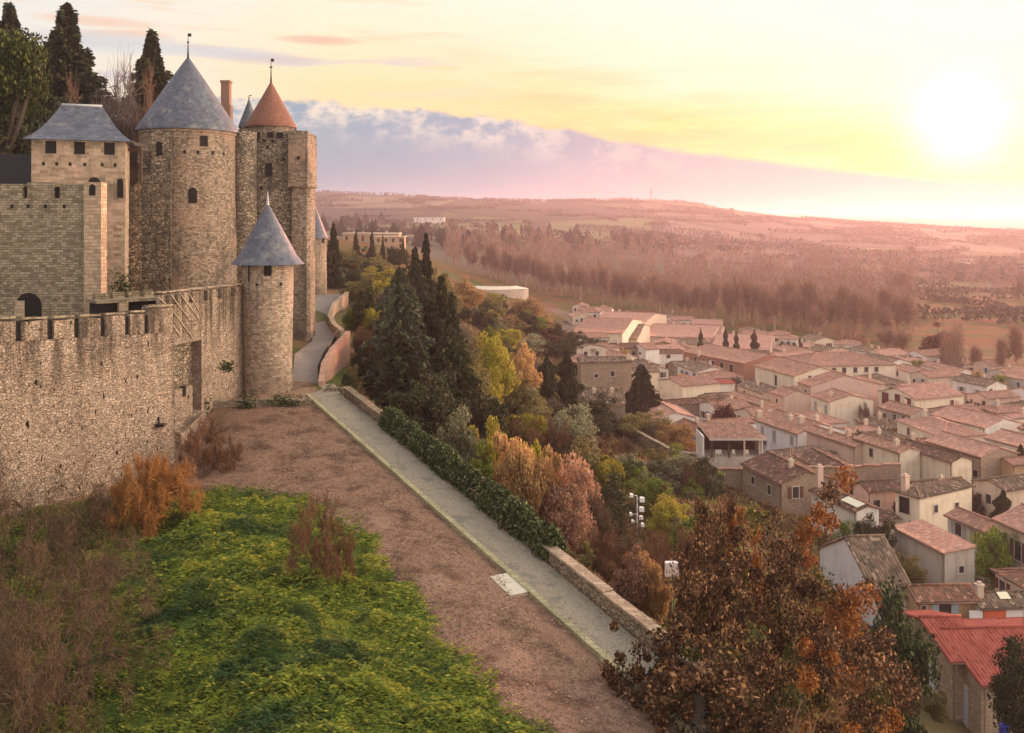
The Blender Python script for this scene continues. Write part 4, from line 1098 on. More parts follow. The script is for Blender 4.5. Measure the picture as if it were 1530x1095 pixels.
HOUSES = {}
def zt_h(d_, x): return gz(x, d_)
def house(key, label, pxA, pxB, pyB, pxC, h, phi, ridge='A', roof='gable', pitch=.30, wall='buff', rm='terra', wins=(), chims=(), over=.35, skirt=3.0, cat='house', roofname='roof', extra=None, dfix=None, kind='village houses'):
    kB = (pxB - CX) / F
    dB_ = dfix or 150.0
    if not dfix:
        for _ in range(40):
            ze = zt_h(dB_, kB * dB_) + h
            dn_ = -ze * F / (pyB - HY); dB_ = dB_ * .5 + dn_ * .5
    Bx, By = kB * dB_, dB_
    ze = -(pyB - HY) * dB_ / F
    ph = R(phi); cs, sn = math.cos(ph), math.sin(ph)
    def solve(px, dx, dy, lo, hi):
        k = (px - CX) / F; den = dx - k * dy
        t = (k * By - Bx) / den if abs(den) > 1e-4 else hi
        return min(hi, max(lo, t)) if t > 0 else hi
    Lc = solve(pxC, cs, sn, 3.0, 46); La = solve(pxA, -sn, cs, 3.0, 40)
    zg = ze - h
    T = thing('house', label, cat, (Bx, By, zg), ph, kind)
    mw = WM[wall] if isinstance(wall, str) else wall
    # gable heights
    half = (Lc if ridge == 'A' else La) / 2
    rise = half * pitch * (2 if roof == 'shed' else 1)
    mb = MB()
    hw = h - .02
    c4 = [(0, 0), (Lc, 0), (Lc, La), (0, La)]
    for i in range(4):
        j = (i + 1) % 4
        mb.face([(*c4[i], -skirt), (*c4[j], -skirt), (*c4[j], hw), (*c4[i], hw)])
    mb.face([(*c, hw) for c in c4])
    tk = .16
    if roof == 'gable':
        if ridge == 'A':
            for y in (0, La): mb.face([(0, y, hw), (Lc, y, hw), (Lc / 2, y, hw + rise - tk * .6)])
        else:
            for x in (0, Lc): mb.face([(x, 0, hw), (x, La, hw), (x, La / 2, hw + rise - tk * .6)])
    elif roof == 'shed':                                       # ridge 'C': high side at the back (y=La)
        if ridge == 'C':
            for x in (0, Lc): mb.face([(x, 0, hw), (x, La, hw), (x, La, hw + rise - tk)])
            mb.face([(0, La, hw), (Lc, La, hw), (Lc, La, hw + rise - tk), (0, La, hw + rise - tk)])
        else:                                                  # high side at x=Lc
            for y in (0, La): mb.face([(0, y, hw), (Lc, y, hw), (Lc, y, hw + rise - tk)])
            mb.face([(Lc, 0, hw), (Lc, La, hw), (Lc, La, hw + rise - tk), (Lc, 0, hw + rise - tk)])
    mb.build('wall', mw, T, world=False)
    per = .30 if dB_ < 130 else (.42 if dB_ < 230 else .7)
    rows = 5 if dB_ < 130 else 3
    o = over; rz = h + .1; dr = o * pitch * (2 if roof == 'shed' else 1) * .5
    mb = MB(); rs_ = hash(key) % 1000 if False else sum(map(ord, key))
    gable_o = .18
    if roof == 'gable':
        if ridge == 'A':
            a = [(-o, -gable_o, rz - o * pitch), (-o, La + gable_o, rz - o * pitch), (Lc / 2, -gable_o, rz + rise), (Lc / 2, La + gable_o, rz + rise), (Lc + o, -gable_o, rz - o * pitch), (Lc + o, La + gable_o, rz - o * pitch)]
            slope(mb, a[0], a[1], a[2], a[3], per, .055, rows=rows, seed=rs_); slope(mb, a[4], a[5], a[2], a[3], per, .055, rows=rows, seed=rs_ + 1)
            rr = (a[2], a[3])
        else:
            a = [(-gable_o, -o, rz - o * pitch), (Lc + gable_o, -o, rz - o * pitch), (-gable_o, La / 2, rz + rise), (Lc + gable_o, La / 2, rz + rise), (-gable_o, La + o, rz - o * pitch), (Lc + gable_o, La + o, rz - o * pitch)]
            slope(mb, a[0], a[1], a[2], a[3], per, .055, rows=rows, seed=rs_); slope(mb, a[4], a[5], a[2], a[3], per, .055, rows=rows, seed=rs_ + 1)
            rr = (a[2], a[3])
        mb.tube(Vector(rr[0]) + Vector((0, 0, .05)), Vector(rr[1]) + Vector((0, 0, .05)), .13, .13, 6)
    elif roof == 'shed':
        p2 = pitch * 2 * half / (La if ridge == 'C' else Lc) 
        if ridge == 'C': slope(mb, (-gable_o, -o, rz - o * p2), (Lc + gable_o, -o, rz - o * p2), (-gable_o, La + .1, rz + rise), (Lc + gable_o, La + .1, rz + rise), per, .055, rows=rows, seed=rs_)
        else: slope(mb, (-o, -gable_o, rz - o * p2), (-o, La + gable_o, rz - o * p2), (Lc + .1, -gable_o, rz + rise), (Lc + .1, La + gable_o, rz + rise), per, .055, rows=rows, seed=rs_)
    elif roof == 'hip':
        m_ = min(Lc, La) / 2; rise = m_ * pitch
        if ridge == 'C':
            r0, r1 = (m_, La / 2, rz + rise), (max(Lc - m_, m_ + .1), La / 2, rz + rise)
        else:
            r0, r1 = (Lc / 2, m_, rz + rise), (Lc / 2, max(La - m_, m_ + .1), rz + rise)
        e = rz - o * pitch
        q = [(-o, -o, e), (Lc + o, -o, e), (Lc + o, La + o, e), (-o, La + o, e)]
        if ridge == 'C':
            slope(mb, q[0], q[1], r0, r1, per, rows=rows, seed=rs_); slope(mb, q[2], q[3], r1, r0, per, rows=rows, seed=rs_)
            slope(mb, q[1], q[2], r1, r1, per, rows=rows, seed=rs_); slope(mb, q[3], q[0], r0, r0, per, rows=rows, seed=rs_)
        else:
            slope(mb, q[0], q[1], r0, r0, per, rows=rows, seed=rs_); slope(mb, q[2], q[3], r1, r1, per, rows=rows, seed=rs_)
            slope(mb, q[1], q[2], r0, r1, per, rows=rows, seed=rs_); slope(mb, q[3], q[0], r1, r0, per, rows=rows, seed=rs_)
        for c_, r_ in ((q[0], r0), (q[1], r1 if ridge == 'C' else r0), (q[2], r1), (q[3], r0 if ridge == 'C' else r1)):
            mb.tube(Vector(c_), Vector(r_), .12, .12, 5)
    rf = mb.build(roofname, RM[rm], T, world=False)
    def roofz(x, y):
        if roof == 'shed': return rz + rise * (y / La if ridge == 'C' else x / Lc)
        return rz + max(0, (min(x, Lc - x) if ridge == 'A' else min(y, La - y))) * pitch
    for fx, fy, ch, cw in chims:
        x, y = fx * Lc, fy * La; z = roofz(x, y)
        mb = MB(); mb.box(x - cw / 2, x + cw / 2, y - cw * .4, y + cw * .4, z - .6, z + ch)
        mb.box(x - cw / 2 - .07, x + cw / 2 + .07, y - cw * .4 - .07, y + cw * .4 + .07, z + ch + .003, z + ch + .12)
        mb.box(x - cw * .3, x + cw * .3, y - cw * .2, y + cw * .2, z + ch + .123, z + ch + .35)
        mb.build('chimney', WM['pink' if ch > 1.4 else 'buff'], rf, world=False)
    if dB_ < 190 and roof != 'hip':                            # gutter and downpipe on the seen eave
        if (ridge == 'A' and roof == 'gable') or (roof == 'shed' and ridge == 'A'):
            mb = MB(); mb.tube((-o - .06, -.1, rz - o * pitch - .12), (-o - .06, La, rz - o * pitch - .12), .07, .07, 5); mb.tube((-.09, .25, -skirt), (-.09, .25, hw), .05, .05, 5)
        else:
            mb = MB(); mb.tube((-.1, -o - .06, rz - o * pitch - .12), (Lc, -o - .06, rz - o * pitch - .12), .07, .07, 5); mb.tube((.25, -.09, -skirt), (.25, -.09, hw), .05, .05, 5)
        mb.build('gutter', M_GUT, T, world=False)
    if dB_ < 170 and sum(map(ord, key)) % 3 == 0:
        x, y = Lc * .6, La * .6; z = roofz(x, y)
        mb = MB(); mb.tube((x, y, z - .2), (x, y, z + 1.9), .025, .02, 4); mb.tube((x - .5, y, z + 1.75), (x + .5, y, z + 1.75), .015, .015, 4)
        for q in (-.4, -.15, .1, .35): mb.tube((x + q, y - .3, z + 1.75), (x + q, y + .3, z + 1.75), .01, .01, 3)
        mb.build('aerial', M_GUT, rf, world=False)
    for wv in wins:
        face_, u, zd, w_, hh = wv[:5]; st = wv[5] if len(wv) > 5 else 'win'
        L_ = Lc if face_ == 'C' else La
        cxu = u * L_; z0 = h - zd - hh
        def fr(a, dep, z):                                     # local point on the facade, dep outward
            return (a, -dep, z) if face_ == 'C' else (-dep, a, z)
        def fbox(mb, a0, a1, d0_, d1_, z0_, z1_):
            if face_ == 'C': mb.box(a0, a1, -d1_, -d0_, z0_, z1_)
            else: mb.box(-d1_, -d0_, a0, a1, z0_, z1_)
        nm = 'door' if st.startswith('door') else ('opening' if st == 'dark' else 'window')
        mb = MB(); t = .11
        x0, x1 = cxu - w_ / 2, cxu + w_ / 2
        fbox(mb, x0 - t, x0, .0, .06, z0, z0 + hh); fbox(mb, x1, x1 + t, 0, .06, z0, z0 + hh); fbox(mb, x0 - t, x1 + t, 0, .07, z0 + hh + .002, z0 + hh + t)
        fbox(mb, x0 - t - .06, x1 + t + .06, 0, .12, z0 - .12, z0 - .002)
        wo = mb.build(nm, M_FRAME, T, world=False)
        mb = MB(); fbox(mb, x0 + .002, x1 - .002, 0, .03, z0, z0 + hh)
        if st == 'win': fbox(mb, cxu - .025, cxu + .025, .031, .045, z0, z0 + hh)
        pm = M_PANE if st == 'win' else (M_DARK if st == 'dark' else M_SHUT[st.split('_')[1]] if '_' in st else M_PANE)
        mb.build('pane' if nm == 'window' else 'panel', pm, wo, world=False)
        if len(wv) > 6:
            sm = M_SHUT[wv[6]]
            for a0, a1 in ((x0 - .55 - t, x0 - t - .03), (x1 + t + .03, x1 + .55 + t)):
                mb = MB(); fbox(mb, a0, a1, .003, .055, z0, z0 + hh); mb.build('shutter_or_shade_panel', sm, T, world=False)
    HOUSES[key] = (T, Lc, La, h, dB_)
    if extra: extra(T, Lc, La, h, rise, roofz, rf)
    return T

# nearest: long red roof, two stone gables with pale doors
house('redroof', 'stone house with bright new red tile roof and pale blue door, bottom right', 1360, 1466, 1021, 1700, 4.2, 4, 'C', 'gable', .30, 'stone', 'red', [('A', .22, 1.2, 1.0, 3.0, 'door_pale')], skirt=6)
house('redannex', 'narrow stone annex with its own red roof strip, left of the big red roof', 1338, 1420, 986, 1450, 4.4, 4, 'C', 'gable', .30, 'stone', 'red', [('A', .3, .9, 1.0, 2.4, 'door_pale')], skirt=6)
# row just behind it
house('greyroofwhite', 'white-walled house with a steep mottled grey roof beside the brown oak', 1225, 1308, 890, 1368, 3.4, 4, 'C', 'gable', .50, 'lilac', 'old', [('C', .35, 1.2, .8, 1.1)], skirt=6)
house('bluewindow', 'ochre house with blue window shutters under a patched red and moss roof', 1350, 1369, 897, 1462, 4.0, 3, 'C', 'gable', .42, 'ochre', 'mix', [('C', .46, .35, 1.15, 1.6, 'win', 'blue'), ('C', .12, .5, .4, .9)], skirt=6)
def gate(T, Lc, La, h, rise, roofz, rf):
    mb = MB(); mb.box(.3, 2.3, -.16, -.02, -3, h - .35); mb.build('gate', M_SHUT['orange'], T, world=False)
    mb = MB(); mb.box(-1.0, .28, -.12, -.02, -3, h - .35); mb.build('side_panel', WM['lilac'], T, world=False)
    for fx, fy in ((.25, .3), (.55, .22)):
        x, y = fx * Lc, fy * La; z = roofz(x, y)
        mb = MB(); mb.face([(x - .5, y - .35, z - .02), (x + .5, y - .35, z - .02), (x + .5, y + .35, z + .34), (x - .5, y + .35, z + .34)]); mb.build('skylight', M_GLASSROOF, rf, world=False)
house('greyright', 'low house with mottled grey roof and an orange-red gate at the right edge', 1440, 1464, 906, 1640, 4.0, 3, 'C', 'gable', .36, 'lilac', 'old', [], [(.05, .35, 1.0, .6)], skirt=6, extra=gate)
house('whiteshed', 'windowless white building with rose lean-to roof and one tiny square window', 1336, 1412, 826, 1456, 5.2, 12, 'A', 'shed', .12, 'grey', 'rosy', [('C', .55, 1.5, .55, .7)], skirt=6)
# middle right cluster
house('creamtall', 'tall cream house with mottled greyish hipped roof and dark loggia openings', 1338, 1374, 743, 1452, 6.6, 30, 'C', 'hip', .34, 'cream', 'old', [('A', .62, .5, 1.5, 2.0, 'dark'), ('A', .3, 3.2, .8, 1.2), ('C', .3, 1.4, .7, .9), ('C', .7, 1.7, .7, .9)], [(.05, .7, 1.5, .8)], skirt=5)
house('shutterrow', 'greyish house with two pairs of shuttered windows below a brown overhanging roof', 1416, 1476, 793, 1502, 5.6, 15, 'A', 'gable', .34, 'grey', 'terra', [('A', .72, .6, 1.0, 1.35, 'win', 'grey'), ('A', .25, .6, 1.0, 1.35, 'win', 'grey'), ('A', .6, 3.2, .9, .8, 'dark'), ('A', .2, 3.3, .8, .8, 'dark')], skirt=5, over=.5)
house('pinkroofedge', 'house with bright rose roof and tall brown shutters cut by the right edge', 1486, 1552, 803, 1640, 7.0, 12, 'A', 'gable', .34, 'buff', 'rosy', [('A', .88, 1.2, .9, 2.0, 'win', 'brown'), ('A', .45, 1.3, .9, 2.0, 'win', 'brown'), ('A', .7, 4.6, 1.0, 1.9, 'dark')], skirt=5)
house('pinkfront', 'pink rendered house with a dark red old roof and a single dark window', 1286, 1296, 733, 1345, 5.6, 14, 'C', 'gable', .42, 'pink', 'dark', [('C', .28, 1.3, .95, 1.5), ('C', .85, 1.7, .6, 1.4, 'dark')], skirt=5)
house('skylighthouse', 'white gabled shed-like house with dark tiled roof and a cream roof sheet', 1212, 1280, 763, 1312, 5.5, 16, 'A', 'gable', .30, 'white', 'dark', [('A', .25, 2.2, 1.2, 1.6, 'dark')], [(.25, .93, 2.6, .75)], skirt=5,
      extra=lambda T, Lc, La, h, rise, roofz, rf: (lambda mb: (mb.face([(.25, .2, roofz(.25, 1) + .12), (Lc * .5, .2, roofz(Lc * .5, 1) + .12), (Lc * .5, La * .38, roofz(Lc * .5, 1) + .12), (.25, La * .38, roofz(.25, 1) + .12)]), mb.build('roof_sheet', M_GLASSROOF, rf, world=False)))(MB()))
house('archwall', 'low pale garage with dark arched opening between the white shed and the pink house', 1270, 1282, 778, 1345, 3.2, 8, 'C', 'shed', .06, 'grey', 'dark', [('C', .4, .8, 2.6, 2.2, 'dark')], skirt=4)
house('edgebrown', 'house with brown tiled roof and pale wall high at the right edge', 1455, 1500, 732, 1620, 5.8, 22, 'C', 'gable', .30, 'buff', 'old', [('A', .5, 1.2, .8, 1.2)], skirt=5)
house('ochreedge', 'orange-ochre house end glimpsed at the right edge under the long white row', 1500, 1512, 694, 1640, 6.0, 14, 'C', 'gable', .3, 'ochre', 'terra', [], skirt=5)
# stone gable and cream wall pair
house('stonegable', 'brownish bare stone house with a smooth rose roof in two panels', 1384, 1466, 682, 1520, 7.0, 19, 'A', 'gable', .30, 'stone', 'rosy', [('A', .1, 2.2, .9, 1.0, 'dark')], skirt=5)
house('creamblank', 'cream blank-walled house under a dark jumbled tile roof', 1342, 1423, 690, 1452, 6.6, 19, 'A', 'gable', .36, 'cream', 'dark', [('A', .93, 2.6, .35, 1.2, 'dark')], skirt=5)
house('twowin', 'pale house with two small dark windows one above the other', 1277, 1345, 676, 1375, 7.0, 19, 'A', 'gable', .30, 'cream', 'terra', [('A', .62, .8, .85, 1.3), ('A', .62, 3.9, .85, 1.5)], [(.3, .2, .8, .7)], skirt=5)
house('pinkyard', 'pink rendered house with long wall between the white facade and the pale two-window house', 1205, 1278, 667, 1305, 6.4, 19, 'A', 'gable', .30, 'pink', 'terra', [('A', .35, 3.2, .8, 1.1)], [(.3, .6, .8, .6), (.5, .3, .9, .6)], skirt=5)
house('whitefacade', 'white facade with three tall shuttered windows behind the open terrace', 1127, 1192, 648, 1262, 6.2, 19, 'A', 'gable', .28, 'lilac', 'terra', [('A', .80, .9, .9, 2.0, 'win_grey'), ('A', .52, .9, .9, 2.0, 'win_grey'), ('A', .13, .8, .8, 1.5, 'win_grey')], [(.28, .45, .9, .8), (.32, .25, 1.0, 1.0), (.55, .15, .9, .8), (.08, .98, 1.0, 1.0)], skirt=5)
house('brownlow', 'low house with brown mossy roof and two dark doorways below the white facade', 1148, 1180, 685, 1246, 4.4, 26, 'C', 'hip', .30, 'buff', 'old', [('A', .7, .9, 1.1, 1.9, 'dark'), ('A', .2, 1.0, 1.1, 1.7, 'dark')], skirt=4)
# open dining terrace
def porch():
    d_ = 141.0; zb = -(655 - HY) * d_ / F
    x0, x1 = (1062 - CX) * d_ / F, (1143 - CX) * d_ / F
    g = zb - 2.9
    T = thing('terrace_pavilion', 'open-fronted terrace pavilion with red-brown roof, posts and shadowed interior', 'pavilion', (x0, d_, g))
    mb = MB(); slope(mb, (x0 - .3, d_ - .3, zb), (x1 + .2, d_ - .3, zb), (x0 - 1.2, d_ + 5.5, zb + 1.25), (x1 - 1.0, d_ + 5.5, zb + 1.25), .36, .05, rows=4); mb.build('roof', RM['terra'], T)
    mb = MB(); mb.box(x0 - 1.2, x0 - .95, d_ + .2, d_ + 5.2, g - 3, zb + .3); mb.box(x0 - .94, x1, d_ + 5.2, d_ + 5.4, g - 3, zb + .9); mb.box(x1 - .25, x1, d_ + 1, d_ + 5.19, g - 3, zb + .2); mb.build('wall', WM['white'], T)
    mb = MB(); mb.box(x0 - .9, x1 - .3, d_ + 5.0, d_ + 5.19, g, zb + .6); mb.build('back_panel', flat('interior_shade', (.05, .028, .022)), T)  # near-black panel before the white wall paints in the interior's shade
    mb = MB(); mb.box(x0 - 1.0, x1, d_ - .2, d_ + 5.2, g - 3, g); mb.build('floor_slab', WM['grey'], T)
    for t in (.02, .33, .62, .9):
        mb = MB(); x = x0 + (x1 - x0) * t; mb.box(x - .12, x + .12, d_ - .1, d_ + .12, g, zb - .05); mb.build('post', WM['buff'] if t > .5 else M_WOOD, T)
    mb = MB(); mb.box(x0 - .3, x1 + .2, d_ - .42, d_ - .31, zb - .22, zb + .04); mb.build('fascia', M_FRAME, T)
    for i, t in enumerate((.14, .2, .45, .7)):
        x = x0 + (x1 - x0) * t
        TT = thing('chair', ['white chair at the terrace edge', 'white chair second from the left on the terrace', 'pale chair in the middle of the terrace', 'pale chair near the right posts of the terrace'][i], 'chair', (x, d_ + .9, g), 0, 'terrace chairs')
        mb = MB(); mb.box(-.24, .24, -.24, .24, .42, .48); mb.build('seat', WM['white'], TT, world=False)
        mb = MB(); mb.box(-.24, .24, .2, .25, .482, .95); mb.build('backrest', WM['white'], TT, world=False)
        for a, b_ in ((-.2, -.2), (.2, -.2), (-.2, .18), (.2, .18)):
            mb = MB(); mb.box(a - .025, a + .025, b_ - .025, b_ + .025, 0, .418); mb.build('leg', WM['white'], TT, world=False)
porch()
house('behindporch', 'low rosy roof just behind the open terrace pavilion', 1052, 1062, 634, 1130, 5.0, 14, 'C', 'gable', .26, 'buff', 'terra', [], [(.02, .5, .9, .7)], skirt=5)
house('porchlow', 'small low roof in front of the terrace pavilion, against the long stone wall', 1070, 1086, 694, 1146, 2.0, 8, 'C', 'hip', .26, 'white', 'terra', [], skirt=5)
# back row right
house('longwhite', 'long white two-storey terrace at right with small dark windows under a rose roof', 1392, 1472, 639, 1530, 5.4, 21, 'A', 'gable', .28, 'white', 'rosy', [('A', .88, 1.2, 1.2, 2.6, 'win_red'), ('A', .66, 1.3, .9, 1.7, 'win'), ('A', .2, 1.4, .9, 1.9, 'win_red')], skirt=5)
house('longwhite2', 'continuation of the long white terrace at the right edge, paired small windows', 1472, 1560, 676, 1610, 5.6, 21, 'A', 'gable', .28, 'white', 'rosy', [('A', .75, 1.4, .9, 1.0), ('A', .50, 1.3, .9, 1.3)], skirt=5)
house('archfacade', 'gabled house with three dark red arched windows in its front', 1312, 1368, 597, 1440, 5.6, 22, 'C', 'gable', .30, 'cream', 'rosy', [('A', .8, -.1, 1.9, 2.8, 'win_red'), ('A', .47, -.3, 1.5, 2.8, 'win_red'), ('A', .2, .0, 1.8, 2.0, 'win_red'), ('C', .75, .8, 1.0, 1.0, 'win_red')], skirt=5)
house('pinkgable', 'pink-cream gabled house with two narrow shuttered side windows', 1212, 1240, 600, 1305, 6.0, 12, 'A', 'gable', .24, 'cream', 'terra', [('A', .75, 1.0, .9, 2.0, 'win_grey'), ('A', .2, 1.0, .9, 2.0, 'win_grey')], [(.2, .4, .7, .8)], skirt=5)
house('pinkgable2', 'large pinkish gabled house standing behind the narrow-shuttered one', 1192, 1212, 577, 1312, 7.0, 12, 'A', 'gable', .26, 'pink', 'terra', [('A', .4, 1.2, .9, 1.1)], skirt=5)
house('creamgable', 'cream house with pale gable trim and one small dark attic window', 1128, 1187, 562, 1262, 6.0, 17, 'A', 'gable', .26, 'cream', 'terra', [('A', .45, 1.0, .9, 2.6, 'dark'), ('C', .3, 0.1, .8, 1.2)], skirt=5)
house('windowrow', 'long white barracks-like house with a row of dark windows on two floors', 1160, 1200, 548, 1338, 6.2, 9, 'C', 'hip', .30, 'cream', 'terra', [('C', u, zd, 1.1, hh) for u in (.10, .22, .33, .44, .56, .68, .79) for zd, hh in ((.5, 1.3), (2.7, 2.0))], skirt=5)
# big sienna barn roof and the houses near it
house('siennabarn', 'long sienna barn with a broad red roof and shadowed open side', 1022, 1112, 543, 1185, 5.0, 27, 'A', 'gable', .20, 'rust', 'terra', [('A', u, 1.0, 1.6, 2.8, 'dark') for u in (.2, .35, .5, .65, .8)], [(-.02, .72, 1.0, .8)], skirt=5)
house('whitebox', 'small bright white house with two dark windows and a reddish door', 976, 983, 528, 1020, 6.0, 6, 'C', 'gable', .25, 'white', 'dark', [('C', .42, .4, 1.1, 1.0), ('C', .38, 3.0, 1.1, 2.0, 'door_red'), ('C', .78, 2.4, 1.1, 1.8)], skirt=5)
house('creamlow', 'low cream wall house right of the bright white one', 1016, 1020, 538, 1062, 3.6, 8, 'C', 'gable', .2, 'cream', 'terra', [], skirt=5)
house('whitegable', 'white gable end beside a narrow red-brown wall', 944, 965, 522, 985, 7.5, 24, 'C', 'gable', .3, 'white', 'terra', [('A', .4, 1.2, 1.0, 1.2)], skirt=5)
house('bigstone', 'big pale stone house with a broad low roof beside the dark conifers', 862, 868, 541, 944, 8.0, 6, 'C', 'gable', .24, 'stone', 'old', [('C', .62, 2.0, .9, 1.1), ('C', .3, 2.5, .7, .8)], [(.95, .2, .8, .8)], skirt=6)
house('stonebarn', 'low barn with a wide brown roof slope facing us below the big stone house', 860, 867, 602, 934, 4.2, 3, 'C', 'gable', .55, 'stone', 'old', [('C', .3, .6, .8, .8, 'dark')], [(.35, .35, .5, .6), (.75, .35, .5, .6)], skirt=6)
house('whitepatch', 'small cream house half hidden behind the dark cedar', 940, 947, 556, 985, 5.0, 8, 'C', 'gable', .26, 'cream', 'old', [('C', .45, 1.2, .9, 1.6)], skirt=5)
house('creamdiag', 'cream house with sloping parapet right of the dark cedar', 984, 1020, 577, 1075, 6.0, 26, 'C', 'gable', .2, 'cream', 'terra', [], skirt=5)
house('brownroofmid', 'stone cottage with brown roof and white door behind the garden trees', 984, 992, 606, 1072, 4.2, 22, 'C', 'gable', .46, 'stone', 'dark', [('C', .15, .8, 1.0, 1.6, 'door_pale')], skirt=5)
house('redshed', 'small shed with bright orange-red roof among the mid village roofs', 1048, 1056, 574, 1098, 4.0, 14, 'C', 'shed', .12, 'white', 'red', [], skirt=5)
house('palegable', 'long pale house with a single tiny window left of the chimney row', 1086, 1140, 606, 1165, 5.2, 19, 'A', 'gable', .28, 'buff', 'terra', [('A', .15, 1.2, .7, .7)], skirt=5)
house('backstairs', 'narrow buff house wedged behind the chimneyed roof', 1150, 1172, 592, 1212, 5.5, 19, 'A', 'gable', .3, 'pink', 'terra', [('A', .5, 1.0, .7, .9)], skirt=5)
# far rows towards the river
far = [('long rose roof nearest the green meadow', 868, 880, 482, 960, 4.0, -22, 'C', 'rosy', 'buff'),
       ('long rose roof stepping down along the wood edge', 950, 962, 502, 1062, 4.0, -20, 'C', 'rosy', 'buff'),
       ('rose roof running towards the small cypresses', 1050, 1062, 520, 1150, 4.0, -18, 'C', 'rosy', 'pink'),
       ('pale-walled cottage at the far left end of the village', 846, 856, 496, 930, 4.5, -16, 'C', 'terra', 'cream'),
       ('brownish cottage with low roof behind the pale far cottage', 880, 894, 505, 952, 4.6, -14, 'C', 'old', 'buff'),
       ('low roof with light gable left of the white gable end', 846, 862, 520, 905, 4.2, 16, 'A', 'old', 'grey'),
       ('stone cottage with broken roofline between the far rows', 905, 915, 520, 960, 5.0, 10, 'C', 'dark', 'stone'),
       ('rosy roof behind the sienna barn', 1150, 1160, 532, 1215, 4.4, 4, 'C', 'rosy', 'cream'),
       ('terracotta roof at the wood edge right of the rose rows', 1000, 1012, 503, 1075, 3.6, -15, 'C', 'terra', 'pink'),
       ('small pale-roofed house beyond the arched-window house', 1340, 1348, 577, 1398, 3.4, 8, 'C', 'rosy', 'pink'),
       ('far rose roof at the right edge behind the white terrace', 1500, 1512, 625, 1600, 5.0, 18, 'C', 'rosy', 'white')]
for i, (lb, a, b_, yb_, c_, hh, phi, rd, rmm, wl) in enumerate(far):
    house('far%d' % i, lb, a, b_, yb_, c_, hh, phi, rd, 'gable', .12 if phi < -10 else .22, wl, rmm, [('C', .3, 1.0, 1.0, 1.2), ('C', .7, 1.0, 1.0, 1.2)], [(.3, .5, .8, .8)], skirt=4)
# the rest of the village: houses wedged between the ones above
def foot(x, y, ph, Lc, La, pad=.4):
    cs, sn = math.cos(ph), math.sin(ph)
    return [(x + cs * a - sn * b_, y + sn * a + cs * b_) for a, b_ in ((-pad, -pad), (Lc + pad, -pad), (Lc + pad, La + pad), (-pad, La + pad))]
def sat(A_, B_):
    for P in (A_, B_):
        for i in range(4):
            ex, ey = P[(i + 1) % 4][0] - P[i][0], P[(i + 1) % 4][1] - P[i][1]
            pa = [-ey * q[0] + ex * q[1] for q in A_]; pb = [-ey * q[0] + ex * q[1] for q in B_]
            if max(pa) < min(pb) or max(pb) < min(pa): return False
    return True
FEET = [(k_, foot(v[0].location.x, v[0].location.y, v[0].rotation_euler.z, v[1], v[2], .0)) for k_, v in HOUSES.items()]
xo, xe = (1062 - CX) * 141 / F - 3, (1146 - CX) * 141 / F + 1
FEET.append(('porch', [(xo, 134), (xe, 134), (xe, 149), (xo, 149)]))
NM = {k_: v[0]['label'] for k_, v in HOUSES.items()}
def short(lb):                                                  # a name for a neighbour
    for cut in (' with ', ' beside ', ' behind ', ' under ', ' in ', ' right of ', ' left of ', ' between ', ' below ', ' at ', ' among ', ' of '): lb = lb.split(cut)[0]
    return lb
rv = random.Random(41); nfill = 0; seen = set(v['label'] for v in [q[0] for q in HOUSES.values()])
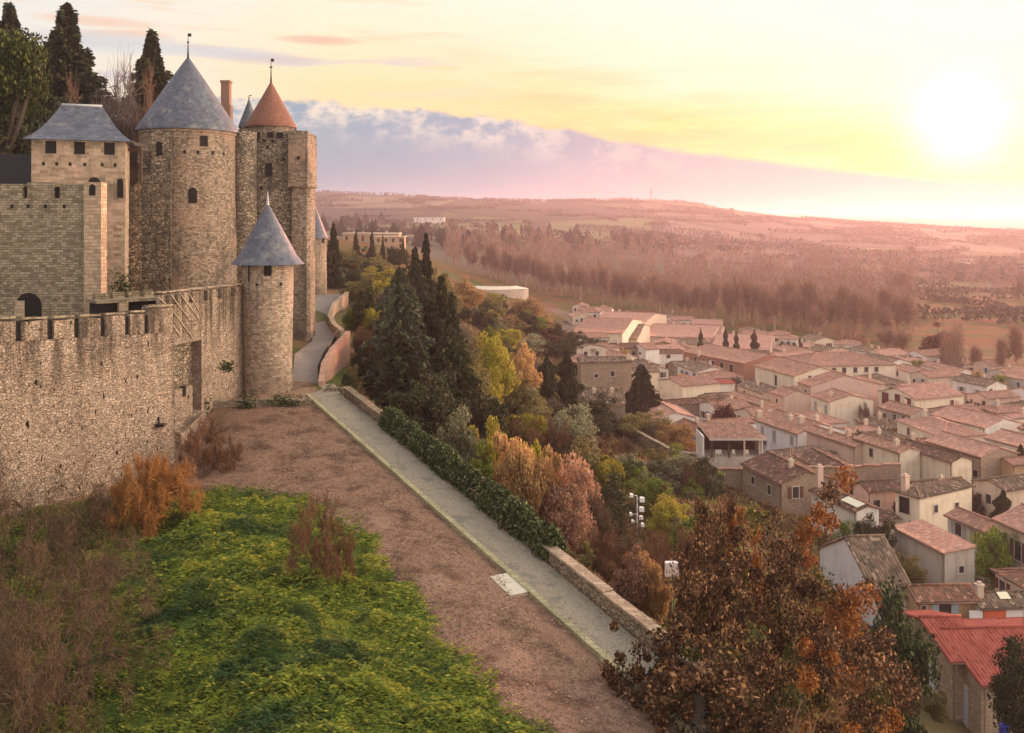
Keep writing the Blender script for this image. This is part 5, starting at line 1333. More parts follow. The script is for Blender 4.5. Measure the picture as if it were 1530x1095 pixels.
for tr in range(9000):
    y = math.exp(rv.uniform(math.log(84), math.log(415))); lo_ = np.interp(y, [80, 100, 130, 160, 200, 260, 330, 420], [1330, 1215, 1090, 1030, 880, 850, 850, 850]); hi_ = np.interp(y, [80, 200, 260, 300, 330, 370, 420], [1600, 1600, 1480, 1290, 1190, 1060, 960])
    px = rv.uniform(lo_, hi_); x = (px - CX) * y / F
    if gz(x, y) > -36 or (y < 124 and 1170 < px < 1478): continue
    ph = R(rv.choice([18, 18, 14, 22, 8]) if y < 300 else rv.choice([-18, -14, 10]))
    Lc, La = rv.uniform(5.5, 9), rv.uniform(7, 14)
    if rv.random() < .5: Lc, La = La, Lc
    ft = foot(x, y, ph, Lc, La, .25)
    if any(sat(ft, f2) for _, f2 in FEET): continue
    near = sorted(FEET, key=lambda q: (q[1][0][0] - x) ** 2 + (q[1][0][1] - y) ** 2)
    near = [q for q in near if q[0] in NM][:3]
    wl = rv.choice(['buff', 'cream', 'pink', 'grey', 'white', 'stone', 'cream', 'white', 'white']); rmn = rv.choice(['old', 'mix', 'terra', 'dark', 'old', 'rosy'] if y < 180 else ['terra', 'rosy', 'old', 'terra'])
    rn_ = {'old': 'mossy grey-brown', 'mix': 'patched red and brown', 'terra': 'terracotta', 'dark': 'dark brown', 'rosy': 'rose'}[rmn]
    lb = None
    for q in near:
        rel = 'behind' if y > q[1][0][1] + 4 else ('in front of' if y < q[1][0][1] - 4 else ('right of' if x > q[1][0][0] else 'left of'))
        for ad in ('small', 'low', 'plain', 'narrow', 'broad', 'modest'):
            t_ = '%s %s-walled house, %s roof, %s the %s' % (ad, wl, rn_, rel, short(NM[q[0]]))
            if t_ not in seen and len(t_.split()) <= 16: lb = t_; break
        if lb: break
    if not lb: continue
    hh = rv.uniform(3.2, 5.2); ze = gz(x, y) + hh
    def pxof(a, b_): return CX + F * a / b_
    c4 = foot(x, y, ph, Lc, La, 0)
    wn_ = []
    for fc_ in 'AC':
        for u_i in ([.2, .5, .8] if rv.random() < .6 else [.3, .72]):
            if rv.random() < .8: wn_.append((fc_, u_i + rv.uniform(-.05, .05), rv.uniform(.5, 1.5), .9, rv.uniform(1.0, 1.5), 'win', rv.choice(['brown', 'grey', 'grey', 'blue', 'red'])) if rv.random() < .55 else (fc_, u_i, rv.uniform(.5, 1.5), .9, rv.uniform(.9, 1.4), rv.choice(['win', 'dark', 'win_brown'])))
    house('fill%d' % nfill, lb, pxof(*c4[3]), pxof(*c4[0]), HY - ze * F / y, pxof(*c4[1]), hh, math.degrees(ph), 'A' if La > Lc else 'C', rv.choice(['gable', 'gable', 'gable', 'hip']), rv.uniform(.26, .36), wl, rmn, wn_, [(rv.uniform(.2, .8), rv.uniform(.2, .8), rv.uniform(.6, 1.0), .6)] if rv.random() < .6 else [], skirt=5, dfix=y)
    FEET.append(('fill%d' % nfill, ft)); seen.add(lb); nfill += 1
    if nfill >= 95: break
# long masonry wall through the gardens
pts = [at(1050, 701, 134), at(1160, 699, 133), at(1262, 697, 132), at(1345, 693, 131)]
polywall('garden_wall', 'long high stone wall crossing the village below the pink houses', pts, [0, 0, 0, 0], .6, WM['stone'], RM['terra'], base=6.5, seed=12, jag=.08, cw=.15)
pts = [at(1296, 800, 99), at(1330, 822, 95), at(1338, 850, 90)]
polywall('garden_wall', 'short weathered yard wall left of the white shed', pts, [0, 0, 0], .5, WM['stone'], RM['old'], base=4, seed=13)
pts = [at(990, 664, 150), at(1010, 674, 146), at(1054, 678, 144)]
polywall('garden_wall', 'low pale garden wall left of the terrace pavilion', pts, [0, 0, 0], .5, WM['grey'], None, base=3, seed=14)
# tall terracotta pole chimney in front of the long wall is the skylight house's own; a white dome cowl stands on the wall
p = at(1160, 704, 131); mb = MB(); mb.lathe(p.x, p.y, [(.45, p.z - 1.0), (.45, p.z), (.6, p.z + .02), (.42, p.z + .4), (.05, p.z + .55)], 14)
tag(mb.build('vent_cowl', WM['white']), 'white domed vent cowl standing above the orange oak, by the long wall', 'vent')
# ochre house far up the valley, stadium-like pale building
def block(name, label, px0, px1, pyb, pyt, d_, dep, m, rm, nw=5, cat='building'):
    x0, x1 = (px0 - CX) * d_ / F, (px1 - CX) * d_ / F; zb, zt2_ = -(pyb - HY) * d_ / F, -(pyt - HY) * d_ / F
    T = thing(name, label, cat, (x0, d_, zb)); mb = MB(); mb.box(x0, x1, d_, d_ + dep, zb - 6, zt2_); mb.build('wall', m, T)
    mb = MB(); mb.box(x0 - .5, x1 + .5, d_ - .5, d_ + dep + .5, zt2_ + .003, zt2_ + .5); mb.build('roof', rm, T)
    for i in range(nw):
        mb = MB(); x = x0 + (x1 - x0) * (i + .5) / nw; mb.box(x - .7, x + .7, d_ - .05, d_ + .1, zb + (zt2_ - zb) * .35, zb + (zt2_ - zb) * .8); mb.build('window', M_PANE, T)
    return T
block('villa', 'ochre flat-roofed villa among dark conifers up the valley', 512, 596, 366, 349, 540, 12, WM['ochre'], WM['cream'], 7)
block('villa', 'lower ochre wing right of the flat-roofed villa', 560, 604, 366, 354, 530, 8, WM['ochre'], WM['cream'], 4)
block('warehouse', 'far pale warehouse on the valley floor behind the grey trees', 618, 664, 331, 325, 1500, 20, WM['white'], WM['white'], 4)
block('farmhouse', 'white far farmhouse right of the warehouse', 700, 752, 344, 340, 1350, 15, WM['cream'], RM['rosy'], 4)
for i, (lb, a, b_, y0, y1, dd) in enumerate((('small white farm in the red fields at right', 1392, 1420, 436, 429, 690), ('pale house left of the small white farm', 1378, 1390, 437, 432, 700), ('low white sheds by the field road at far right', 1462, 1490, 450, 444, 640), ('tiny white house at the upper right fields', 1432, 1462, 393, 387, 1050), ('pale barn amid trees in the middle distance', 1240, 1256, 425, 417, 820), ('light farm on the slope under the far ridge', 1150, 1178, 369, 363, 1500), ('pale farm block at the right edge of the fields', 1515, 1545, 402, 397, 1000))):
    block('farmhouse', lb, a, b_, y0, y1, dd, 8, WM['white'], RM['rosy'], 3)
# broad oval pale-roofed building by the meadow
d_ = 470.0; T = thing('round_building', 'low oval building with pale roofs at the edge of the meadow', 'building', at(740, 443, d_))
mb = MB(); e = [( (742 - CX) * d_ / F + 16 * math.cos(t), d_ + 9 * math.sin(t)) for t in np.linspace(0, 6.283, 25)[:-1]]
zb = -(441 - HY) * d_ / F; mb.prism(e, zb - 3, zb + 3.2); mb.build('wall', WM['buff'], T)
mb = MB()
for k in range(24):
    j = (k + 1) % 24; c0 = Vector(((742 - CX) * d_ / F, d_, 0)); a, b_ = Vector((*e[k], zb + 3.4)), Vector((*e[j], zb + 3.4))
    ai, bi = c0.lerp(a, .6), c0.lerp(b_, .6); ai.z = bi.z = zb + 4.8
    mb.face([a, b_, bi, ai])
mb.build('roof', WM['cream'], T)
# telecom mast on the ridge
p = at(973, 299, 2590); mb = MB(); mb.tube(p + Vector((0, 0, -10)), p + Vector((0, 0, 34)), 2.0, 1.0, 5); mb.tube(p + Vector((0, 0, 20)), p + Vector((0, 0, 24)), 3.4, 3.4, 6)
tag(mb.build('radio_mast', flat('grey_mast', (.25, .24, .26))), 'thin radio mast standing on the far ridge', 'mast')
# ---------------------------------------------------------------- vegetation
def quadmesh(name, V4, mat_=None, midx=None):
    """V4: (N,4,3) quads -> mesh"""
    n = len(V4); me = bpy.data.meshes.new(name)
    me.vertices.add(n * 4); me.vertices.foreach_set('co', V4.astype(np.float32).ravel())
    me.loops.add(n * 4); me.loops.foreach_set('vertex_index', np.arange(n * 4, dtype=np.int32))
    me.polygons.add(n); me.polygons.foreach_set('loop_start', np.arange(0, n * 4, 4, dtype=np.int32)); me.polygons.foreach_set('loop_total', np.full(n, 4, np.int32))
    me.update(calc_edges=True)
    return me
def unit(v): return v / np.maximum(np.linalg.norm(v, axis=-1, keepdims=True), 1e-9)
def leaves(cs, size, rg, aspect=1.7, bias=None, bw=0.0, flat_=0.0):
    """rhombic leaves at centres cs; bias = preferred long-axis direction"""
    n = len(cs); a = unit(rg.normal(size=(n, 3)))
    if bias is not None: a = unit(a * (1 - bw) + np.asarray(bias) * bw)
    b = rg.normal(size=(n, 3))
    if flat_: b[:, 2] *= (1 - flat_)
    b = unit(b - (b * a).sum(-1, keepdims=True) * a)
    s = size * rg.uniform(.6, 1.35, (n, 1))
    la, lb = a * s * aspect * .5, b * s * .5
    return np.stack([cs - la, cs + lb, cs + la, cs - lb], 1)
def tubes(segs, k=4):
    """(p0,p1,r0,r1) list -> quads"""
    P0_ = np.array([s[0] for s in segs]); P1_ = np.array([s[1] for s in segs]); r0 = np.array([s[2] for s in segs])[:, None]; r1 = np.array([s[3] for s in segs])[:, None]
    d_ = unit(P1_ - P0_); h_ = np.where(np.abs(d_[:, 2:3]) > .9, np.array([[1., 0, 0]]), np.array([[0, 0, 1.]]))
    a = unit(np.cross(d_, h_)); b = np.cross(d_, a); out = []
    for i in range(k):
        t0, t1 = 2 * math.pi * i / k, 2 * math.pi * (i + 1) / k
        e0 = a * math.cos(t0) + b * math.sin(t0); e1 = a * math.cos(t1) + b * math.sin(t1)
        out.append(np.stack([P0_ + e0 * r0, P0_ + e1 * r0, P1_ + e1 * r1, P1_ + e0 * r1], 1))
    return np.concatenate(out, 0)
def grow(rg, H, levels=4, spread=.55, trunk=.3, r=.22, n0=(4, 6), up=.25, ratio=.66, wob=.12, base=None, stems=1, lean=0.0, thin=.6):
    """branching skeleton; returns segments and tip points"""
    segs, tips = [], []
    def go(p, d_, L, rad, lv):
        k = 3 if lv < 2 else 2
        for j in range(k):
            d2 = unit(d_ + rg.normal(size=3) * wob + np.array([0, 0, up * .25]))
            q = p + d2 * L / k; ra = rad * (1 - .25 * (j + 1) / k)
            segs.append((p, q, rad * (1 - .25 * j / k), ra)); p, d_ = q, d2
        if lv >= levels: tips.append(p); return
        m_ = rg.integers(*n0) if lv == 0 else rg.integers(2, 5)
        for i in range(m_):
            a = 2 * math.pi * (i + rg.random()) / m_
            side = np.array([math.cos(a), math.sin(a), 0.0])
            d3 = unit(d_ * (1 - spread) + side * spread * rg.uniform(.6, 1.3) + np.array([0, 0, up]))
            go(p, d3, L * ratio * rg.uniform(.75, 1.2), rad * thin, lv + 1)
    for s_ in range(stems):
        d_ = np.array([rg.normal() * (.1 if stems == 1 else .45) + lean, rg.normal() * (.1 if stems == 1 else .45), 1.0])
        go(np.array([0, 0, -.4]) + (rg.normal(size=3) * [.25, .25, 0] if stems > 1 else 0), unit(d_), H * trunk, r, 0)
    return segs, np.array(tips)
def twigs(tips, rg, n, L, wd, up=.3, spread=1.0):
    c = tips[rg.integers(0, len(tips), n)]
    d_ = unit(rg.normal(size=(n, 3)) * spread + np.array([0, 0, up])); l = L * rg.uniform(.4, 1.2, (n, 1))
    s = unit(np.cross(d_, rg.normal(size=(n, 3)))) * wd * .5
    o = rg.normal(size=(n, 3)) * .08 * L
    p = c + o
    return np.stack([p - s, p + s, p + d_ * l + s * .35, p + d_ * l - s * .35], 1)
def normalize_h(arrs, H, Wd):
    """scale quads lists so the tree is H high and about Wd wide"""
    allv = np.concatenate([a.reshape(-1, 3) for a in arrs]); top = np.percentile(allv[:, 2], 99.8)
    r_ = np.percentile(np.linalg.norm(allv[:, :2] - allv[:, :2].mean(0) * 0, axis=1), 97)
    k = np.array([Wd / 2 / r_, Wd / 2 / r_, H / top]); return [a * k for a in arrs]
def clumps(rg, n_cl, per, ell, zc, cl_r, shell=.55, low=-.9, squash=.8):
    """leaf centres gathered in clumps spread through an ellipsoid"""
    u = unit(rg.normal(size=(n_cl, 3))); rr = (shell + (1 - shell) * rg.random((n_cl, 1))) ** .8
    u[:, 2] = np.maximum(u[:, 2], low)
    az_ = np.arctan2(u[:, 1], u[:, 0]); f_ = rg.random(3) * 6.28
    rr = rr * (1 + .28 * np.sin(2 * az_ + f_[0]) + .22 * np.sin(3 * az_ + 4 * u[:, 2] + f_[1]) + .18 * np.sin(5 * u[:, 2] + f_[2]))[:, None]
    cc = u * rr * np.array(ell) + np.array([0, 0, zc])
    cr = cl_r * rg.uniform(.55, 1.35, (n_cl, 1, 1))
    v = unit(rg.normal(size=(n_cl, per, 3))) * rg.random((n_cl, per, 1)) ** .5 * cr * np.array([1, 1, squash])
    return (cc[:, None] + v).reshape(-1, 3), cc

L_OAK = leafmat('oak_leaf', (.018, .011, .008), (.13, .065, .03), (.30, .165, .07), .12)
L_OAKG = leafmat('oak_green_leaf', (.03, .035, .012), (.12, .13, .035), (.34, .20, .06), .15)
L_RUST = leafmat('rust_leaf', (.16, .05, .012), (.40, .14, .03), (.50, .24, .06), .2)
L_CON = leafmat('conifer_needle', (.015, .023, .012), (.065, .078, .03), (.09, .08, .03), .08)
L_FIR = leafmat('silver_fir_needle', (.035, .050, .032), (.13, .15, .085), (.18, .17, .09), .1)
L_PINE = leafmat('pine_needle', (.010, .020, .006), (.075, .10, .02), (.17, .18, .035), .1)
L_YEL = leafmat('yellow_leaf', (.16, .15, .02), (.46, .42, .06), (.52, .40, .07), .35)
L_OLV = leafmat('olive_leaf', (.08, .075, .03), (.26, .22, .085), (.32, .26, .09), .25)
L_ORG = leafmat('orange_leaf', (.26, .13, .055), (.62, .39, .19), (.60, .46, .16), .3)
L_PNK = leafmat('russet_leaf', (.24, .13, .08), (.60, .39, .27), (.46, .22, .10), .25)
L_SAGE = leafmat('sage_leaf', (.10, .11, .055), (.32, .32, .19), (.40, .38, .22), .2)
L_IVY = leafmat('ivy_leaf', (.012, .024, .010), (.075, .105, .035), (.17, .19, .08), .15)
L_MAR = leafmat('maroon_leaf', (.045, .014, .012), (.14, .05, .035), (.20, .09, .05), .2)
L_GRN = leafmat('fresh_leaf', (.06, .10, .015), (.22, .29, .05), (.34, .36, .06), .3)
L_GC = leafmat('ground_cover_leaf', (.055, .12, .035), (.36, .44, .065), (.54, .50, .08), .35, nscale=.42, frac=.86, patches=((.22, .47, .62, .8, (.03, .085, .045)), (.33, .50, .66, .6, (.46, .46, .07)), (.8, .54, .68, .6, (.02, .05, .025)), (.6, .64, .74, .5, (.26, .16, .07))))
L_LIT = leafmat('dry_litter', (.10, .05, .033), (.38, .23, .16), (.52, .36, .27), .1, frac=.93)
L_SCR = leafmat('dry_scrub', (.12, .065, .03), (.34, .20, .10), (.24, .24, .06), .2, nscale=.12)
M_BARK = flat('bark', (.10, .072, .052), .95, .35, 4)
M_LBARK = flat('pale_bark', (.27, .185, .12), .9, .3, 4)
M_TWIG = flat('brown_twig', (.17, .085, .045), .9, .35, 2)
M_OTWIG = flat('orange_twig', (.34, .155, .045), .9, .35, 2)
M_DTWIG = flat('dark_twig', (.075, .045, .032), .9, .3, 2)
M_BRM = flat('bramble_twig', (.12, .075, .042), .9, .45, 1.2)
M_OBR = flat('olive_twig', (.14, .105, .035), .9, .45, 1.2)
M_GTWIG = flat('grey_twig', (.15, .115, .10), .9, .3, 2)
M_POP = flat('poplar_twig', (.30, .18, .125), .9, .55, .03)
M_POPT = flat('poplar_trunk', (.42, .29, .21), .9, .2, .3)

PROTO = {}
def proto(kind, fn, n=2):
    PROTO[kind] = [fn(np.random.default_rng(100 + 17 * i + sum(map(ord, kind)))) for i in range(n)]
# every proto: dict(parts=[(name, mesh, material)]) for a tree of unit height 1 and unit width 1
def pack(parts, H0, W0):
    arrs = normalize_h([a for _, a, _ in parts], 1.0, 1.0)
    out = []
    for (nm, _, mt), a in zip(parts, arrs):
        me = quadmesh(nm, a); me.materials.append(mt); out.append((nm, me))
    return out
def leafy(lm, bark=M_BARK, nc=80, per=220, size=.022, ell=(.42, .42, .36), zc=.60, clr=.13, trunk=.3, shell=.5, low=-.85, aspect=1.6):
    def f(rg):
        cs, cc = clumps(rg, nc, per, ell, zc, clr, shell, low)
        sg = [(np.array([0, 0, -.06]), np.array([rg.normal() * .01, 0, zc * .55]), .028, .018)]
        for c in cc[rg.integers(0, nc, 22)]: 
            b0 = np.array([0, 0, zc * rg.uniform(.25, .6)]); mid = (b0 + c) / 2 + rg.normal(size=3) * .03
            sg.append((b0, mid, .012, .008)); sg.append((mid, c, .008, .003))
        return pack([('trunk', tubes(sg, 5), bark), ('crown', leaves(cs, size, rg, aspect), lm)], 1, 1)
    return f
def conifer(lm, layers=15, per=230, droop=.28, taper=.85, size=.05, rag=.25, base=.1, zn=.010):
    def f(rg):
        pts, dirs = [], []
        for k in range(layers):
            t = k / layers; z = base + (1 - base) * t; R0_ = .5 * (1 - t) ** taper * rg.uniform(1 - rag, 1.08) + .012
            nb = max(5, int(13 * (1 - t) + 4)); a0 = rg.random() * 6.28
            for j in range(nb):
                a = a0 + 6.283 * j / nb + rg.normal() * .15; Rb = R0_ * rg.uniform(.65, 1.12)
                m_ = max(6, int(per / nb * (Rb / .3 + .35)))
                s = rg.random(m_) ** .65
                r_ = s * Rb; zz = z - droop * r_ * s + rg.normal(size=m_) * zn + .05 * s * (1 - t)
                w_ = rg.normal(size=m_) * .085 * Rb * (1.1 - s)
                pts.append(np.stack([r_ * math.cos(a) - w_ * math.sin(a) * 2, r_ * math.sin(a) + w_ * math.cos(a) * 2, zz], 1))
                dirs.append(np.tile(np.array([[math.cos(a), math.sin(a), -.35]]), (m_, 1)))
        cs = np.concatenate(pts); dr = unit(np.concatenate(dirs))
        q = leaves(cs, size, rg, 1.9, dr, .65)
        sg = [(np.array([0, 0, -.05]), np.array([0, 0, .5]), .022, .012), (np.array([0, 0, .5]), np.array([0, 0, .99]), .012, .002)]
        return pack([('trunk', tubes(sg, 6), M_BARK), ('crown', q, lm)], 1, 1)
    return f
def cypress(lm, n=7000, size=.04):
    def f(rg):
        t = rg.random(n) ** .8; z = .02 + .97 * t
        prof = np.sin(np.pi * np.clip(t * .86 + .14, 0, 1)) ** .7 * .5 * (.75 + .25 * np.sin(t * 23 + rg.random() * 6))
        a = rg.random(n) * 6.283; lob = 1 + .22 * np.sin(a * 3 + t * 9) + .12 * np.sin(a * 7 - t * 15)
        rr = prof * lob * (.55 + .5 * rg.random(n) ** .5)
        cs = np.stack([rr * np.cos(a), rr * np.sin(a), z], 1)
        q = leaves(cs, size, rg, 2.0, (0, 0, 1), .55)
        sg = [(np.array([0, 0, -.05]), np.array([0, 0, .3]), .03, .02)]
        return pack([('trunk', tubes(sg, 6), M_BARK), ('crown', q, lm)], 1, 1)
    return f
def pine(lm):
    def f(rg):
        sg, tips = grow(rg, 1, 2, .62, .42, .022, (6, 8), .25, .55, .1)
        cs = []
        for c in tips:
            m_ = 1000; v = unit(rg.normal(size=(m_, 3))) * rg.random((m_, 1)) ** .5 * np.array([.12, .12, .045]) * rg.uniform(.6, 1.3)
            cs.append(c + v)
        return pack([('trunk', tubes(sg, 5), M_BARK), ('crown', leaves(np.concatenate(cs), .0095, rg, 1.4), lm)], 1, 1)
    return f
def bare(mt, bark, levels=4, spread=.5, trunk=.3, r=.02, tw=2600, tl=.10, twd=.004, up=.3, stems=1, n0=(4, 6), ratio=.66, tup=.4):
    def f(rg):
        sg, tips = grow(rg, 1, levels, spread, trunk, r, n0, up, ratio, .12, stems=stems)
        q = twigs(tips, rg, tw, tl, twd, tup)
        return pack([('trunk', tubes(sg, 4), bark), ('twigs', q, mt)], 1, 1)
    return f
def shrub(lm, nc=38, per=420, size=.027, sq=.55, up=.35, twn=0):
    def f(rg):
        cs, cc = clumps(rg, nc, per, (.42, .42, .46), .42, .17, .35, -.75)
        sg = [(np.array([0, 0, -.1]), c * np.array([.9, .9, .92]), .012, .004) for c in cc]
        return pack([('stems', tubes(sg, 4), M_DTWIG), ('foliage', leaves(cs, size, rg, 1.7, (0, 0, 1), up), lm)], 1, 1)
    return f
def radiate(rg, stems, levels, tilt, r, L=.42, droop=0.0, spread=.45, ratio=.62):
    """stems fanning out from one foot, each forking again and again"""
    segs, tips = [], []
    def go(p, d_, l, rad, lv):
        for j in range(3):
            d2 = unit(d_ + rg.normal(size=3) * .13 - np.array([0, 0, droop * lv]))
            q = p + d2 * l / 3; segs.append((p, q, rad * (1 - .22 * j), rad * (1 - .22 * (j + 1)))); p, d_ = q, d2
            if lv > 0 or j > 0:
                if lv >= levels - 1: tips.append(p)
        if lv >= levels: tips.append(p); return
        for i in range(rg.integers(2, 4)):
            go(p, unit(d_ + rg.normal(size=3) * spread), l * ratio * rg.uniform(.7, 1.25), rad * .58, lv + 1)
    for i in range(stems):
        a = 6.283 * (i + rg.random()) / stems; t = tilt * math.sqrt(rg.random())
        go(np.array([math.cos(a) * .03, math.sin(a) * .03, -.05]), np.array([math.cos(a) * math.sin(t), math.sin(a) * math.sin(t), math.cos(t)]), L * rg.uniform(.7, 1.1), r, 0)
    return segs, np.array(tips)
def brush(mt, n=4500, L=.12, wd=.0048, stems=13, bark=None, tilt=.75):
    """a leafless bush: stems fanning from one foot, forking into fine twigs"""
    def f(rg):
        sg, tips = radiate(rg, stems, 3, tilt, .011)
        q = twigs(tips, rg, n, L, wd, .35, .8)
        return pack([('stems', tubes(sg, 4), bark or M_DTWIG), ('twigs', q, mt)], 1, 1)
    return f
proto('dark_conifer', conifer(L_CON, 17, 1150, .30, .8, .026), 3)
proto('spruce', conifer(L_CON, 36, 1300, .24, 1.15, .011, .38, .0, .012), 3)
proto('silver_fir', conifer(L_FIR, 15, 1200, .22, .8, .027), 2)
proto('spire', conifer(L_CON, 16, 600, .2, .95, .034, .35, .03), 2)
proto('cypress', cypress(L_CON), 2)
proto('pine', pine(L_PINE), 2)
proto('dark_tree', leafy(L_CON, M_BARK, 90, 190, .022, zc=.56, ell=(.44, .44, .42), shell=.35), 2)
proto('yellow_tree', leafy(L_YEL, M_BARK, 90, 190, .022, zc=.57, ell=(.42, .42, .42), shell=.4), 2)
proto('olive_tree', leafy(L_OLV, M_BARK, 90, 190, .022, zc=.56, ell=(.44, .44, .42), shell=.4), 2)
proto('orange_tree', leafy(L_ORG, M_BARK, 90, 190, .022, zc=.57, ell=(.42, .42, .42), shell=.4), 2)
proto('sage_tree', leafy(L_SAGE, M_BARK, 90, 190, .022, zc=.54, ell=(.45, .45, .42), shell=.4), 2)
proto('maroon_tree', leafy(L_MAR, M_BARK, 90, 190, .022, zc=.55, ell=(.45, .45, .42), shell=.35), 2)
proto('green_tree', leafy(L_GRN, M_BARK, 90, 190, .022, zc=.55, ell=(.44, .44, .42), shell=.4), 2)
proto('bare_tree', bare(M_GTWIG, M_BARK, 4, .5, .26, .022, 5000, .07, .0028, .25, tup=.4), 2)
proto('rust_bare', bare(flat('russet_twig', (.20, .11, .065), .9, .3), M_BARK, 4, .5, .25, .02, 4500, .06, .003, .2, tup=.3), 1)
proto('poplar', bare(M_POP, M_POPT, 3, .26, .34, .020, 1500, .2, .010, .7, tup=1.6), 3)
proto('forked_tree', bare(M_POP, M_POPT, 4, .34, .22, .035, 1200, .12, .006, .5, stems=3), 1)
proto('russet_brush', brush(M_BRM, 5000), 2)
proto('orange_brush', brush(M_OTWIG, 13000, .11, .0065, 18, M_DTWIG, .85), 1)
proto('brown_brush', brush(M_TWIG, 9000, .11, .0055), 2)
proto('sage_shrub', shrub(L_SAGE), 2); proto('yellow_shrub', shrub(L_YEL), 2); proto('orange_shrub', shrub(L_ORG), 2)
proto('russet_shrub', shrub(L_PNK, 42, 420, .026), 2); proto('green_shrub', shrub(L_GRN), 2); proto('ivy_shrub', shrub(L_IVY), 2); proto('dark_shrub', shrub(L_CON), 2)
proto('olive_shrub', shrub(L_OLV), 2)

MADE = {}
def plant(kind, name, label, cat, px, pytop, d_, wpx, group=None, zb=None, i=0, rz=None, deep=1.0):
    x = (px - CX) * d_ / F; zg = gz(x, d_) if zb is None else zb
    H = (HY - pytop) * d_ / F - zg; Wd = wpx * d_ / F
    if H < .3: H = .8
    v = PROTO[kind][i % len(PROTO[kind])]
    T = thing(name, label, cat, (x, d_, zg), random.uniform(0, 6.28) if rz is None else rz, group)
    for nm, me in v:
        o = bpy.data.objects.new(nm, me); C.objects.link(o); o.parent = T
    T.scale = (Wd, Wd * deep, H)
    return T
# --- behind the castle, upper left
for a in (('dark_tree', 'evergreen_tree', 'black-green tree mass under the umbrella pine, above the dark wall', 'tree', 30, 130, 121, 190, 0),
          ('pine', 'stone_pine', 'broad dark-green umbrella pine leaning in at the upper left corner', 'pine tree', 14, 34, 118, 200, 0),
          ('pine', 'stone_pine', 'shaded lower pine under the big umbrella pine at far left', 'pine tree', -20, 120, 122, 180, 1),
          ('spruce', 'conifer', 'tall dark spruce between the umbrella pine and the hipped roof', 'conifer', 99, 12, 150, 330, 0),
          ('spruce', 'conifer', 'dark spruce behind the bare trees, left of the great slate cone', 'conifer', 226, 52, 155, 270, 1),
          ('spruce', 'conifer', 'spruce top showing over the umbrella pine at the left edge', 'conifer', 14, 12, 150, 280, 2),
          ('bare_tree', 'bare_tree', 'grey leafless tree between the two dark spruces', 'bare tree', 182, 98, 140, 130, 0),
          ('rust_bare', 'bare_tree', 'russet leafless tree against the left side of the slate cone', 'bare tree', 224, 108, 138, 90, 0),
          ('rust_bare', 'bare_tree', 'russet twiggy tree at the foot of the tall spruce', 'bare tree', 108, 118, 140, 100, 0)):
    plant(a[0], a[1], a[2], a[3], a[4], a[5], a[6], a[7], 'trees behind the castle', zb=(6.0 if a[0] == 'pine' else -6.0), i=a[8])
